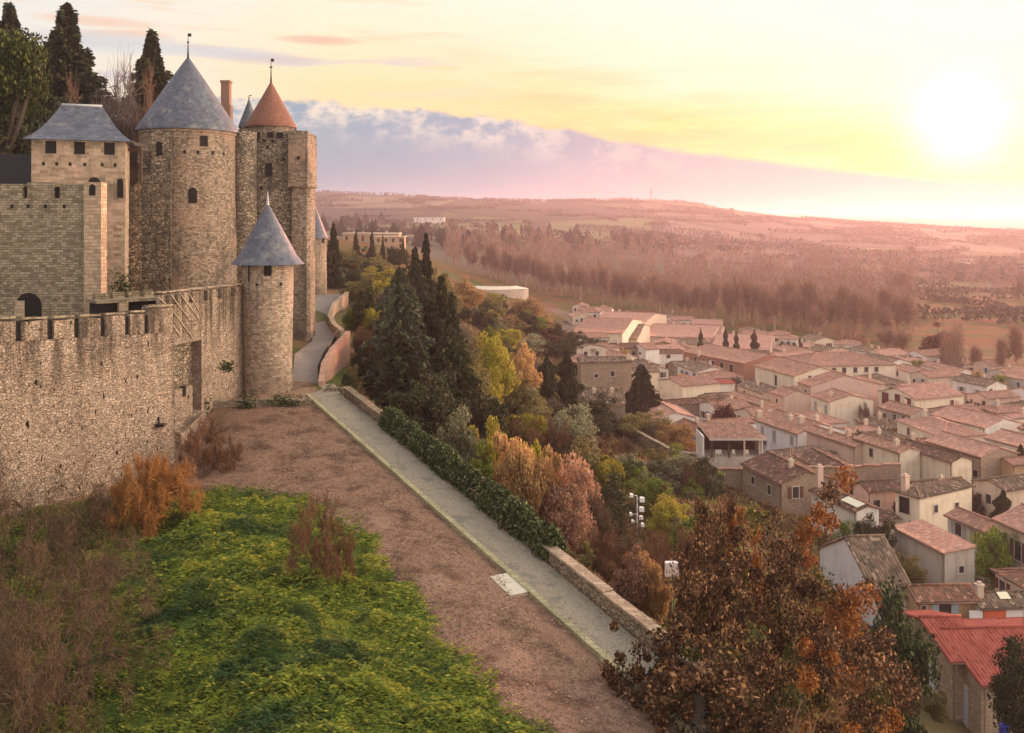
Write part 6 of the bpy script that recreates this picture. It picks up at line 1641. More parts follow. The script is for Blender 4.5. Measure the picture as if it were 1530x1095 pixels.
# --- hillside trees below the road, each placed by column, top row, distance, width
hill = [
 ('spire', 'conifer', 'dark cypress close beside the far small tower', 498, 334, 212, 40), ('dark_tree', 'evergreen_tree', 'dark rounded evergreen beyond the curving road parapet', 549, 420, 142, 46),
 ('silver_fir', 'conifer', 'silver-green fir with the palest top in the conifer group', 597, 402, 113, 108), ('dark_conifer', 'conifer', 'dark broad spruce right behind the silver fir', 640, 450, 118, 125),
 ('spire', 'conifer', 'tall slim dark conifer, higher of the twin spires', 637, 350, 172, 46), ('spire', 'conifer', 'slim dark conifer, lower and left of the twin spires', 620, 371, 168, 62),
 ('spire', 'conifer', 'dark pointed conifer right of the silver fir', 659, 414, 122, 76), ('spire', 'conifer', 'short pointed conifer at the right end of the spires', 674, 440, 119, 80),
 ('dark_conifer', 'conifer', 'big dark spruce filling the front of the conifer group', 596, 498, 100, 150), ('dark_conifer', 'conifer', 'dark spruce at the right front of the conifer group', 672, 492, 106, 135),
 ('dark_tree', 'evergreen_tree', 'dark rounded tree mass under the spruces, above the ivy', 640, 560, 95, 120), ('olive_tree', 'tree', 'bronze-olive tree in front of the dark spruces', 700, 520, 108, 90),
 ('dark_tree', 'evergreen_tree', 'dark tree low in the group behind the silvery shrubs', 720, 585, 100, 90), ('yellow_tree', 'tree', 'bright yellow-green tree right of the conifer group', 738, 500, 122, 78),
 ('yellow_tree', 'tree', 'smaller yellow tree on the lower edge of the bright one', 722, 545, 112, 70), ('orange_tree', 'tree', 'soft orange tree beside the bright yellow-green tree', 782, 512, 140, 52),
 ('olive_tree', 'tree', 'olive tree standing between orange tree and the dark pair', 770, 560, 128, 62),
 ('cypress', 'cypress', 'dark full cypress, left of the pair by the stone barn', 817, 530, 150, 38), ('cypress', 'cypress', 'dark rounded cypress, right of the pair by the stone barn', 848, 522, 152, 38),
 ('olive_tree', 'tree', 'olive scrub tree under the villa, on the upper slope', 530, 378, 262, 60), ('olive_tree', 'tree', 'tawny tree in the middle of the upper slope', 568, 382, 240, 62), ('yellow_tree', 'tree', 'yellowish tree just above the silver fir', 585, 418, 180, 70),
 ('olive_tree', 'tree', 'dull green tree behind the twin spires', 655, 402, 200, 60), ('orange_tree', 'tree', 'bare orange-brown tree right of the twin spires', 690, 415, 240, 64), ('olive_tree', 'tree', 'pale olive tree beside the curving parapet', 548, 404, 190, 50),
 ('spire', 'conifer', 'small dark conifer left under the villa', 532, 343, 330, 14), ('spire', 'conifer', 'small dark conifer in front of the villa', 556, 345, 330, 14), ('spire', 'conifer', 'small conifer at the right of the villa', 572, 352, 320, 12), ('spire', 'conifer', 'short dark conifer below the right wing of the villa', 602, 356, 310, 16),
 ('dark_tree', 'evergreen_tree', 'dark rounded tree below the villa windows', 552, 368, 290, 30), ('dark_tree', 'evergreen_tree', 'dark tree right below the villa', 596, 366, 280, 40), ('olive_tree', 'tree', 'light olive tree near the left end of the villa slope', 512, 372, 280, 36),
 ('green_tree', 'tree', 'small green domed tree beside the yellow-green tree', 732, 488, 165, 32), ('dark_tree', 'evergreen_tree', 'dark shrubby tree on the slope above the yellow tree', 720, 462, 230, 40),
 ('orange_tree', 'tree', 'orange-pink tree on the slope left of the first rose roof', 790, 445, 290, 62), ('orange_tree', 'tree', 'faded orange tree below the oval building', 812, 470, 270, 54), ('sage_tree', 'tree', 'pale sage tree on the slope by the first rose roof', 795, 500, 230, 44), ('olive_tree', 'tree', 'olive tree behind the yellow tree on the slope', 762, 482, 240, 50),
 ('maroon_tree', 'tree', 'reddish tree at the village edge beside the brown cottages', 822, 495, 250, 40),
 ('olive_tree', 'tree', 'olive round-headed tree with a dark underside in the hillside gardens', 798, 592, 124, 66), ('sage_tree', 'tree', 'pale sage-green tree beside the sloping garden wall', 848, 604, 122, 88),
 ('dark_conifer', 'cedar', 'ragged dark cedar in front of the cream village houses', 958, 546, 184, 78), ('maroon_tree', 'tree', 'dark maroon tree above the bright lawn', 1034, 676, 132, 68), ('maroon_tree', 'tree', 'maroon shrubby tree beside the stone cottage', 1082, 594, 182, 42), ('dark_tree', 'evergreen_tree', 'dark tree behind the terrace, below the cedar', 985, 628, 165, 56),
 ('dark_tree', 'evergreen_tree', 'dark palm-like bush between pale houses', 1345, 752, 117, 34), ('orange_tree', 'tree', 'ochre tree at the left of the terrace pavilion', 1010, 632, 150, 60), ('olive_tree', 'tree', 'brown-olive tree on the garden slope left of the bright lawn', 905, 690, 112, 80),
 ('green_tree', 'tree', 'fresh green tree above the floodlight mast', 975, 715, 104, 70), ('yellow_tree', 'tree', 'yellow-green tree right of the floodlight mast', 1000, 745, 96, 80), ('green_tree', 'tree', 'small bright green tree on the lawn above the mast', 945, 690, 112, 50)]
for i, (kd, nm, lb, px, pt, dd, wp) in enumerate(hill): plant(kd, nm, lb, nm.replace('_', ' '), px, pt, dd, wp, 'trees on the hillside' if dd < 300 else None, i=i)
rh = np.random.default_rng(77); kn = ['olive_tree', 'dark_tree', 'dark_tree', 'olive_shrub', 'russet_brush', 'dark_shrub', 'yellow_shrub', 'brown_brush', 'dark_tree', 'olive_tree', 'orange_shrub', 'green_shrub', 'bare_tree', 'yellow_shrub', 'green_tree', 'sage_shrub']
kk = 0
for _ in range(3000):
    px = rh.uniform(522, 1060); dd = math.exp(rh.uniform(math.log(84), math.log(330))); x = (px - CX) * dd / F; zg = gz(x, dd)
    o_ = (x - P0.x) * pn.x + (dd - P0.y) * pn.y
    if zg < -38 or o_ < 6 or (dd > 92 and px < 545 and dd < 130): continue
    if px > 905 and dd < 112 and px < 1010: continue
    H = rh.uniform(2.2, 5.5) if dd < 150 else rh.uniform(3, 7)
    kd = kn[rh.integers(0, len(kn))]; hp = HY - (zg + H) * F / dd
    plant(kd, 'hillside_bush', 'one of the low tangled bushes in the rough scrub of the valley side', 'bush', px, hp, dd, H * rh.uniform(.9, 1.5) * F / dd, 'bushes in the valley-side scrub', i=kk)
    kk += 1
    if kk >= 170: break
for i, (px, pt, dd, w_) in enumerate(((528, 545, 103, 30), (536, 520, 113, 34), (540, 500, 124, 30), (528, 470, 150, 24), (534, 452, 170, 26), (520, 560, 97, 24))):
    plant(('olive_shrub', 'dark_shrub', 'ivy_shrub')[i % 3], 'roadside_bush', ['bush outside the pink road wall, middle', 'dark bush outside the pink road wall', 'bush at the joint of the pink and pale road walls', 'bush outside the curving pale parapet, nearer', 'dark bush outside the curving pale parapet, farther', 'bush at the near foot of the pink road wall'][i], 'bush', px, pt, dd, w_, 'bushes outside the road walls', i=i)
kk = 0
for _ in range(4000):                                          # garden trees in the gaps of the village
    y = math.exp(rh.uniform(math.log(88), math.log(300))); px = rh.uniform(np.interp(y, [80, 130, 200, 300], [1330, 1090, 900, 880]), 1530); x = (px - CX) * y / F
    if gz(x, y) > -36.5 or any(sat([(x - .9, y - .9), (x + .9, y - .9), (x + .9, y + .9), (x - .9, y + .9)], f2) for _, f2 in FEET): continue
    H = rh.uniform(3.5, 7.0); hp = HY - (gz(x, y) + H) * F / y
    kd = ('dark_tree', 'olive_tree', 'cypress', 'bare_tree', 'green_tree', 'orange_tree')[kk % 6]
    plant(kd, 'garden_tree', 'one of the small garden trees squeezed between the village houses', 'tree', px, hp, y, (2.6 if kd == 'cypress' else H * rh.uniform(.6, .9)) * F / y, 'garden trees among the houses', i=kk)
    kk += 1
    if kk >= 34: break
# --- shrubs along the path
sh = [('sage_shrub', 'silvery shrub at the upper end of the ivy', 678, 612, 86, 58), ('sage_shrub', 'smaller silver-green shrub beside the first silvery one', 702, 632, 84, 50), ('yellow_shrub', 'yellow shrub above the ivy hedge', 726, 626, 85, 56), ('green_shrub', 'green shrub under the yellow one', 712, 660, 80, 50),
      ('orange_shrub', 'golden-orange shrub beside the yellow shrub', 764, 650, 82, 66), ('yellow_shrub', 'pale yellow shrub right of the golden one', 792, 662, 84, 50), ('orange_shrub', 'broad orange shrub in the middle of the bank', 812, 676, 82, 74), ('russet_shrub', 'pinkish russet shrub filling the bank below the sage tree', 856, 684, 82, 92),
      ('russet_shrub', 'russet shrub lower down the bank', 848, 735, 74, 92), ('russet_brush', 'bare russet brush left of the floodlight mast', 892, 722, 76, 90), ('russet_brush', 'brown leafless brush below the floodlight mast', 925, 772, 68, 96), ('brown_brush', 'dark brown brush by the pale-coped parapet', 890, 795, 66, 86),
      ('russet_shrub', 'reddish shrub against the lower parapet', 940, 826, 62, 80), ('orange_shrub', 'orange shrub between mast and white sign', 972, 830, 62, 60), ('olive_shrub', 'olive shrub right behind the lower parapet', 868, 812, 64, 52), ('brown_brush', 'brown brush at the foot of the floodlight mast', 968, 800, 66, 70),
      ('brown_brush', 'tangled brush below the bright lawn', 1010, 790, 74, 90), ('olive_shrub', 'olive shrub beside the bright lawn', 1040, 770, 80, 64), ('maroon_tree', 'dark shrub beside the bright lawn', 990, 728, 100, 44), ('olive_shrub', 'olive shrub beneath the sage tree', 880, 655, 104, 70), ('brown_brush', 'tan brush right of the sage tree', 900, 648, 116, 70), ('russet_brush', 'tan leafless brush along the sloping garden wall', 935, 650, 128, 70)]
for i, (kd, lb, px, pt, dd, wp) in enumerate(sh): plant(kd, 'shrub', lb, 'shrub', px, pt, dd, wp, 'shrubs along the path', i=i)
# --- bare shrubs on the bank, foreground left
for (kd, lb, px, pt, pb, dd, wp) in (('brown_brush', 'leafless reddish-brown shrub at the corner of the outer wall', 318, 625, 735, 73, 98), ('orange_brush', 'orange-twigged bush in the green bank', 232, 678, 830, 61, 130), ('brown_brush', 'dark-stemmed brown bush in the middle of the green bank', 484, 738, 905, 53.5, 104)):
    zb = (HY - pb) * dd / F
    plant(kd, 'bare_shrub', lb, 'bare shrub', px, pt, dd, wp, 'leafless shrubs on the green bank', zb=zb)
# the bramble tangle, lower left: one big spreading leafless shrub, and two more behind it
def bramble(rg):
    sg, tips = radiate(rg, 16, 4, 1.15, .013, .40, .05, .55, .68)
    q = twigs(tips, rg, 6500, .12, .0040, .15, .95)
    return pack([('stems', tubes(sg, 4), M_DTWIG), ('twigs', q, M_BRM if rg.random() < .5 else M_OBR)], 1, 1)
proto('bramble', bramble, 3)
for (lb, px, pt, pb, dd, wp, i) in (('spreading tangle of brown bare branches, lower left', 95, 835, 1040, 42, 300, 0), ('brown bare thicket against the foot of the outer wall', 40, 690, 900, 55, 240, 1), ('russet bare thicket at the left edge, below the wall', -10, 760, 1000, 47, 220, 0), ('thin bare thicket beside the wall foot, right of the first', 130, 735, 830, 60, 150, 1), ('olive-brown bare thicket in the lower left corner', 15, 930, 1150, 38, 260, 2), ('rusty low thicket under the middle of the outer wall', 175, 700, 800, 64, 110, 0), ('olive thicket between the wall foot and the spreading tangle', 150, 800, 930, 50, 190, 2)):
    plant('bramble', 'bramble_thicket', lb, 'thicket', px, pt, dd, wp, 'leafless thickets', zb=(HY - pb) * dd / F, i=i)
# --- the brown oak, lower right, with its bare limbs
def oak(rg):
    sg, tips = grow(rg, 1, 4, .5, .25, .030, (6, 8), .28, .66, .14, stems=2)
    cs, cc = clumps(rg, 120, 270, (.44, .44, .40), .58, .072, .5, -.8)
    k_ = np.arange(len(cs)) // 270; sel = k_ % 7 == 0; cr_ = cc[k_]
    rus = ~sel & (cr_[:, 0] > .10) & (cr_[:, 2] > .62) & (k_ % 5 < 3)
    return pack([('trunk', tubes(sg, 6), M_LBARK), ('crown', leaves(cs[~sel & ~rus], .0105, rg, 1.5), L_OAK), ('green_leaves', leaves(cs[sel], .0105, rg, 1.5), L_OAKG), ('rust_leaves', leaves(cs[rus], .0105, rg, 1.5), L_RUST), ('twigs', twigs(tips, rg, 2200, .10, .0018, .4), M_BRM)], 1, 1)
def oak_open(rg):
    sg, tips = grow(rg, 1, 4, .40, .30, .021, (4, 6), .3, .70, .12, stems=3, thin=.64)
    cs, cc = clumps(rg, 34, 60, (.44, .44, .36), .66, .08, .5, -.6)
    return pack([('trunk', tubes(sg, 5), M_LBARK), ('crown', leaves(cs, .011, rg, 1.6), L_OAK), ('twigs', twigs(tips, rg, 1100, .12, .0022, .5), M_BRM)], 1, 1)
def oak_low(rg):
    cs, cc = clumps(rg, 95, 130, (.44, .44, .42), .55, .085, .4, -.8)
    sg, tips = grow(rg, 1, 4, .5, .25, .026, (5, 7), .28, .66, .14, stems=3)
    sel = np.arange(len(cs)) // 130 % 6 == 0
    return pack([('trunk', tubes(sg, 5), M_LBARK), ('crown', leaves(cs[~sel], .023, rg, 1.5), L_OAK), ('green_leaves', leaves(cs[sel], .023, rg, 1.5), L_OAKG), ('twigs', twigs(tips, rg, 900, .12, .004, .4), M_BRM)], 1, 1)
def rusty(rg):
    cs, cc = clumps(rg, 26, 120, (.42, .42, .40), .55, .14, .4, -.8)
    sg = [(np.array([0, 0, -.05]), c, .012, .004) for c in cc]
    return pack([('trunk', tubes(sg, 4), M_BARK), ('crown', leaves(cs, .032, rg, 1.5), L_RUST)], 1, 1)
proto('oak', oak, 2); proto('oak_low', oak_low, 2); proto('oak_open', oak_open, 2); proto('rusty', rusty, 2)
for (kd, lb, px, pt, pb, dd, wp, i) in (
  ('oak', 'big brown-leaved oak, its crown the tallest at the lower right', 1180, 716, 1190, 55, 400, 0), ('oak', 'brown-leaved oak low at the bottom edge, right of the pale limbs', 1240, 930, 1330, 47, 330, 1), ('oak', 'dark brown oak left shoulder beside the white sign', 1075, 745, 1190, 58, 170, 1),
  ('oak_open', 'half-bare oak with pale limbs fanning up from the bottom edge', 1062, 805, 1190, 47, 330, 0), ('oak_low', 'small dark-leaved oak overhanging the end of the path', 965, 934, 1150, 46, 190, 0), ('oak_low', 'another small brown oak at the bottom edge hiding the parapet end', 1050, 945, 1160, 44.5, 240, 1), ('oak_low', 'low oak bush between the pale limbs and the lowest oak', 1110, 985, 1190, 43, 230, 0)):
    plant(kd, 'oak_tree', lb, 'oak tree', px, pt, dd, wp, 'oaks at the lower right', zb=(HY - pb) * dd / F, i=i, rz=0.0 if pt < 800 else None)
plant('ivy_shrub', 'evergreen_shrub', 'dark green shrub between the brown oak and the red-roofed house', 'shrub', 1335, 895, 60, 120, None, zb=(HY - 1120) * 60 / F)
plant('dark_tree', 'evergreen_shrub', 'black-green round bush in front of the red roof, right edge', 'shrub', 1532, 962, 56, 120, None, zb=(HY - 1150) * 56 / F)
plant('olive_shrub', 'garden_shrub', 'small yellowish shrub by the pale door', 'shrub', 1402, 1030, 64, 50, None, zb=(HY - 1075) * 64 / F)
# small cypresses at the wood edge behind the village
for i, (px, pt, w_) in enumerate(((1047, 489, 8), (1084, 488, 9), (1100, 494, 9), (1127, 492, 13), (1167, 508, 8), (1178, 508, 7), (1195, 506, 9), (1188, 512, 6))):
    lbs = ['tiny dark cypress, leftmost behind the rose roofs', 'second tiny cypress behind the rose roofs', 'tiny cypress just left of the tallest one', 'tallest of the small cypresses behind the rose roofs', 'small cypress above the long windowed house, left one', 'small cypress above the long windowed house, middle one', 'small cypress above the long windowed house, right one', 'lowest sliver of a cypress above the windowed house']
    plant('cypress', 'cypress', lbs[i], 'cypress', px, pt, 300, w_, 'small cypresses behind the village', i=i)
# right field trees
plant('forked_tree', 'bare_tree', 'pale forked bare tree standing before the red thicket', 'bare tree', 1428, 478, 268, 76, None)
plant('maroon_tree', 'tree', 'dark red round thicket tree at the field corner', 'tree', 1405, 482, 285, 64, None)
for i, (px, pt, dd, w_) in enumerate(((1490, 500, 255, 26), (1512, 480, 260, 30), (1462, 512, 262, 24), (1350, 492, 300, 40), (1320, 488, 310, 44))):
    plant('poplar', 'bare_tree', ['thin bare tree at the field edge, by the right border', 'rightmost thin bare tree at the field edge', 'small bare tree just right of the forked tree', 'bare tree left of the dark red thicket', 'bare tree behind the end of the windowed house'][i], 'bare tree', px, pt, dd, w_, 'bare trees by the field', i=i)
# --- front row of bare riverside trees, one by one
rgw = np.random.default_rng(21)
def wood_front(px): return np.interp(px, [690, 800, 900, 1000, 1150, 1300, 1345], [560, 545, 520, 440, 372, 325, 315])
k = 0
for px in np.linspace(700, 1345, 74):
    px = px + rgw.uniform(-5, 5); dd = wood_front(px) + rgw.uniform(0, 45)
    x = (px - CX) * dd / F; zg = gz(x, dd); H = rgw.uniform(14, 23); side = 'left' if px < 900 else ('middle' if px < 1130 else 'right')
    T = thing('bare_poplar', 'one of the pale-trunked leafless trees along the front edge of the riverside wood', 'bare tree', (x, dd, zg), rgw.uniform(0, 6.28), 'leafless trees edging the riverside wood')
    for nm, me in PROTO['poplar'][k % 3]:
        o = bpy.data.objects.new(nm, me); C.objects.link(o); o.parent = T
    T.scale = (H * .42, H * .42, H); k += 1
# --- the wood behind them, one mass
Q, QT = [], []
rg = rgw
for _ in range(900):
    px = rg.uniform(665, 1365); f0 = wood_front(px) + 30; dd = f0 + (rg.random() ** 1.3) * (980 - f0)
    if px < 740 and dd < 620: continue
    x = (px - CX) * dd / F; zg = gz(x, dd); H = rg.uniform(9, 25)
    QT.append((np.array([x, dd, zg - .5]), np.array([x + rg.normal() * .6, dd, zg + H * .75]), .24, .08))
    m_ = 95; t = rg.random(m_) ** .7; hz_ = zg + H * (.18 + .74 * t); rr = H * .2 * np.sin(np.pi * (.15 + .8 * t)) * rg.random(m_) ** .4; a = rg.random(m_) * 6.283
    p = np.stack([x + rr * np.cos(a), dd + rr * np.sin(a), hz_], 1)
    d_ = unit(np.stack([np.cos(a) * .45, np.sin(a) * .45, np.full(m_, 1.0)], 1) + rg.normal(size=(m_, 3)) * .25); l = rg.uniform(1.2, 3.2, (m_, 1))
    w_ = unit(np.cross(d_, rg.normal(size=(m_, 3)))) * rg.uniform(.08, .24, (m_, 1))
    Q.append(np.stack([p - w_, p + w_, p + d_ * l + w_ * .3, p + d_ * l - w_ * .3], 1))
for _ in range(420):
    px = rg.uniform(1345, 1640); dd = 470 + rg.random() ** 1.2 * 640; x = (px - CX) * dd / F
    if vnoise(np.array([x]), np.array([dd]), .016, 61)[0] < .15: continue
    zg = gz(x, dd); H = rg.uniform(7, 17)
    QT.append((np.array([x, dd, zg - .5]), np.array([x + rg.normal() * .6, dd, zg + H * .7]), .24, .08))
    m_ = 95; t = rg.random(m_); hz_ = zg + H * (.12 + .8 * t); rr = H * .34 * np.sin(np.pi * (.15 + .8 * t)) * rg.random(m_) ** .4; a = rg.random(m_) * 6.283
    p = np.stack([x + rr * np.cos(a), dd + rr * np.sin(a), hz_], 1)
    d_ = unit(np.stack([np.cos(a) * .7, np.sin(a) * .7, np.full(m_, .8)], 1) + rg.normal(size=(m_, 3)) * .3); l = rg.uniform(1.0, 2.6, (m_, 1))
    w_ = unit(np.cross(d_, rg.normal(size=(m_, 3)))) * rg.uniform(.08, .26, (m_, 1))
    Q.append(np.stack([p - w_, p + w_, p + d_ * l + w_ * .3, p + d_ * l - w_ * .3], 1))
me = quadmesh('riverside_wood', np.concatenate(Q + [tubes(QT, 3)])); me.materials.append(M_POP)
tag(link('riverside_wood', me), kind='stuff')
# undergrowth at the wood's foot
# --- mid-distance dark trees, one by one
far_p = PROTO['dark_tree'] + PROTO['dark_conifer'] + PROTO['cypress']
joined = []
for v in far_p[:7]: joined.append(v)
for i in range(140):
    px = rgw.uniform(475, 1010) if i < 115 else rgw.uniform(1000, 1530)
    pyb = np.interp(px, [470, 560, 700, 850, 1010, 1100, 1530], [346, 352, 372, 372, 378, 372, 440]) + rgw.uniform(-22, 8)
    if i >= 115: pyb = rgw.uniform(365, 455)
    lo, hi = 500.0, 1800.0
    for _ in range(30):
        mid = (lo + hi) / 2; z = gz((px - CX) * mid / F, mid)
        if HY - z * F / mid > pyb: lo = mid
        else: hi = mid
    dd = lo
    if i < 115 and dd < 620: dd = 640 + rgw.uniform(0, 200)
    x = (px - CX) * dd / F; H = rgw.uniform(9, 19); v = joined[rgw.integers(0, 7)] if i < 115 else PROTO[('poplar', 'rust_bare', 'bare_tree')[i % 3]][0]; wv = H * (rgw.uniform(.55, .95) if i >= 115 or v in joined[:5] else .28)
    T = thing('distant_tree', 'one of the dark trees scattered through the hazy middle distance' if i < 115 else 'one of the leafless trees scattered over the red fields beyond the wood', 'tree', (x, dd, gz(x, dd)), rgw.uniform(0, 6.28), 'dark trees in the middle distance' if i < 115 else 'trees scattered over the far fields')
    o = bpy.data.objects.new('crown', v[1][1]); C.objects.link(o); o.parent = T
    o = bpy.data.objects.new('trunk', v[0][1]); C.objects.link(o); o.parent = T
    T.scale = (wv, wv, H)
# --- hedgerows and woods far on the slopes, as masses
Q = []
for _ in range(210):
    dd = rgw.uniform(1000, 2650); px = rgw.uniform(440, 1560); x0 = (px - CX) * dd / F
    ang = rgw.choice([0.25, .4, 1.9]) + rgw.normal() * .15; Lh = rgw.uniform(30, 170); m_ = int(Lh * 2.2)
    s = rgw.random(m_) * Lh; wdt = rgw.choice([3, 3, 5, 22])
    x = x0 + s * math.cos(ang) + rgw.normal(size=m_) * wdt * .4; y = dd + s * math.sin(ang) + rgw.normal(size=m_) * wdt * .8
    z = zt(x, y) + rgw.random(m_) * rgw.uniform(3, 8)
    Q.append(leaves(np.stack([x, y, z], 1), 3.0, rgw, 1.2, (0, 0, 1), .3))
for _ in range(46):
    dd = rgw.uniform(400, 1000); px = rgw.uniform(1345, 1620); x0 = (px - CX) * dd / F
    ang = rgw.choice([.15, .3, 1.8]) + rgw.normal() * .1; Lh = rgw.uniform(25, 110); m_ = int(Lh * 5)
    s = rgw.random(m_) * Lh; x = x0 + s * math.cos(ang) + rgw.normal(size=m_) * 1.2; y = dd + s * math.sin(ang) + rgw.normal(size=m_) * 1.2
    z = zt(x, y) + rgw.random(m_) * rgw.uniform(2, 6)
    Q.append(leaves(np.stack([x, y, z], 1), 1.5, rgw, 1.3, (0, 0, 1), .4))
# tree line on the crest
m_ = 2600; px = rgw.uniform(470, 1560, m_); cl = (np.sin(px * .045) + np.sin(px * .13 + 1) + rgw.normal(size=m_) * .5) > .1; px = px[cl]; m_ = len(px)
dd = np.interp(px, [470, 1030, 1180, 1560], [2590, 2600, 2750, 2880]) - rgw.uniform(0, 70, m_); x = (px - CX) * dd / F
Q.append(leaves(np.stack([x, dd, zt(x, dd) + rgw.random(m_) * 7], 1), 3.6, rgw, 1.2, (0, 0, 1), .4))
me = quadmesh('far_hedgerows', np.concatenate(Q)); me.materials.append(leafmat('far_foliage', (.03, .034, .02), (.075, .07, .04), None, 0)); tag(link('far_hedgerows', me), kind='stuff')

# --- ground cover on the green bank
rg = np.random.default_rng(5)
def scatter(poly, n, near=1.0):
    xs = np.array([p[0] for p in poly]); ys = np.array([p[1] for p in poly]); out = []
    tot = 0
    while tot < n:
        X = rg.uniform(max(xs.min(), -40), min(xs.max(), 40), n * 2); Y = rg.uniform(max(ys.min(), 24), ys.max(), n * 2)
        ok = inpoly(X + vnoise(X, Y, .8, 8) * .55 + rg.normal(size=len(X)) * .35, Y + vnoise(X, Y, .8, 8) * .35 + rg.normal(size=len(X)) * .3, poly) & (rg.random(n * 2) < np.clip((48 / Y) ** 2, 0, 1.6) / 1.6) & (np.abs((X * F / Y)) < 900)
        out.append(np.stack([X[ok], Y[ok]], 1)); tot += ok.sum()
    return np.concatenate(out)[:n]
P2 = scatter(GLX, 210000)
hgt = np.clip(vnoise(P2[:, 0], P2[:, 1], 1.5, 14) * .30 + vnoise(P2[:, 0], P2[:, 1], .45, 15) * .28 + .32, .02, 1.3)
Z = zt(P2[:, 0], P2[:, 1]) + hgt * rg.random(len(P2)) ** .45
cs = np.stack([P2[:, 0], P2[:, 1], Z], 1)
kp = rg.random(len(cs)) < np.clip(.75 + .35 * vnoise(cs[:, 0], cs[:, 1], .9, 44), .08, 1); cs = cs[kp]
q = leaves(cs, .085, rg, 3.6, unit(np.array([.72, -.35, .18])), .68)
me = quadmesh('ground_cover', q); me.materials.append(L_GC); tag(link('ground_cover', me), kind='stuff')
# --- dry litter and grass tufts on the brown bank
n = 100000
s_ = rg.random(n) * 1.7 - .1; o_ = -1.95 - rg.random(n) ** .9 * 15
X = P0.x + pd.x * s_ * (P1 - P0).xy.length + pn.x * o_; Y = P0.y + pd.y * s_ * (P1 - P0).xy.length + pn.y * o_
ok = (Y > 25) & ~inpoly(X, Y, GLX) & (Y < 90); X, Y = X[ok], Y[ok]
q = leaves(np.stack([X, Y, zt(X, Y) + .02 + rg.random(len(X)) * .07], 1), .085, rg, 1.7, (0, 0, 1), .0, .0)
q = q.copy(); ctr = q.mean(1, keepdims=True); q[:, :, 2] = ctr[:, :, 2] + (q[:, :, 2] - ctr[:, :, 2]) * .35
n = 6000; s_ = rg.random(n) * 1.6; sd_ = rg.random(n) < .5; o_ = np.where(sd_, -1.85 + np.abs(rg.normal(size=n)) * .5, 1.75 - np.abs(rg.normal(size=n)) * .5)
X2 = P0.x + pd.x * s_ * (P1 - P0).xy.length + pn.x * o_; Y2 = P0.y + pd.y * s_ * (P1 - P0).xy.length + pn.y * o_; Z2 = P0.z + (P1.z - P0.z) * s_ + .065
q2 = leaves(np.stack([X2, Y2, Z2], 1), .085, rg, 1.6).copy(); c2 = q2.mean(1, keepdims=True); q2[:, :, 2] = c2[:, :, 2] + (q2[:, :, 2] - c2[:, :, 2]) * .15
q = np.concatenate([q, q2])
me = quadmesh('leaf_litter', q); me.materials.append(L_LIT); tag(link('leaf_litter', me), kind='stuff')
# --- rough scrub covering the valley side
n = 150000
px = rg.uniform(500, 1330, n); dd = np.exp(rg.uniform(math.log(46), math.log(330), n)); X = (px - CX) * dd / F; Y = dd; Zg = zt(X, Y)
ok = (path_off(X, Y) > 2.6) & (Zg > -39.5) & ((Y < 96) | (px > 535)); X, Y, Zg = X[ok], Y[ok], Zg[ok]
hh = np.clip(vnoise(X, Y, .25, 31) * .6 + .5, .1, 2.2)
q = leaves(np.stack([X, Y, Zg + hh * rg.random(len(X)) ** .6], 1), .30, rg, 2.2, (0, 0, 1), .5) 
ctr = q.mean(1, keepdims=True); q = ctr + (q - ctr) * np.clip(Y / 85, .6, 2.6)[:, None, None]
me = quadmesh('scrub', q); me.materials.append(L_SCR); tag(link('scrub', me), kind='stuff')
# --- ivy hedge over the upper parapet
n = 34000; a0, a1 = on_path(570, 637) + pn * .4, on_path(815, 842) + pn * .6
t = rg.random(n); lump = 1.05 + .16 * vnoise(t * 40, t * 17, 1.0, 71) + .10 * vnoise(t * 160, t * 50, 1.0, 72)
base_ = np.stack([a0.x + (a1.x - a0.x) * t, a0.y + (a1.y - a0.y) * t, a0.z + (a1.z - a0.z) * t], 1)
sec = unit(rg.normal(size=(n, 2))) * rg.random((n, 1)) ** .4
cs = base_ + np.outer(sec[:, 0] * .95 * lump + .30, [pn.x, pn.y, 0]) + np.outer(np.abs(sec[:, 1]) * 1.5 * lump + .15, [0, 0, 1])
me = quadmesh('ivy_hedge', leaves(cs, .19, rg, 1.4)); me.materials.append(L_IVY)
tag(link('ivy_hedge', me), 'long dark ivy hedge smothering the parapet on the valley side of the path', 'hedge')
# ivy on the retaining wall and rampart
def ivy(label, px, py, d_, wm, hm, n):
    c = np.array(at(px, py, d_)); cs = c + rg.normal(size=(n, 3)) * np.array([wm * .4, .12, hm * .4])
    me = quadmesh('ivy', leaves(cs, .16, rg, 1.4)); me.materials.append(L_IVY); tag(link('ivy', me), label, 'ivy')
ivy('ivy tuft on the retaining wall under the small tower', 368, 610, 87.2, 1.2, 1.6, 500)
ivy('ivy hanging from the right end of the retaining wall', 425, 606, 88, 2.4, 1.3, 900)
ivy('ivy at the left end of the retaining wall', 302, 606, 86, .8, 1.4, 300)
ivy('small green plant growing on the rampart wall', 338, 548, 86.6, .9, .6, 260)
ivy('ivy bush above the covered walk, at the plastered tower foot', 184, 428, 99, 1.6, 2.0, 600)
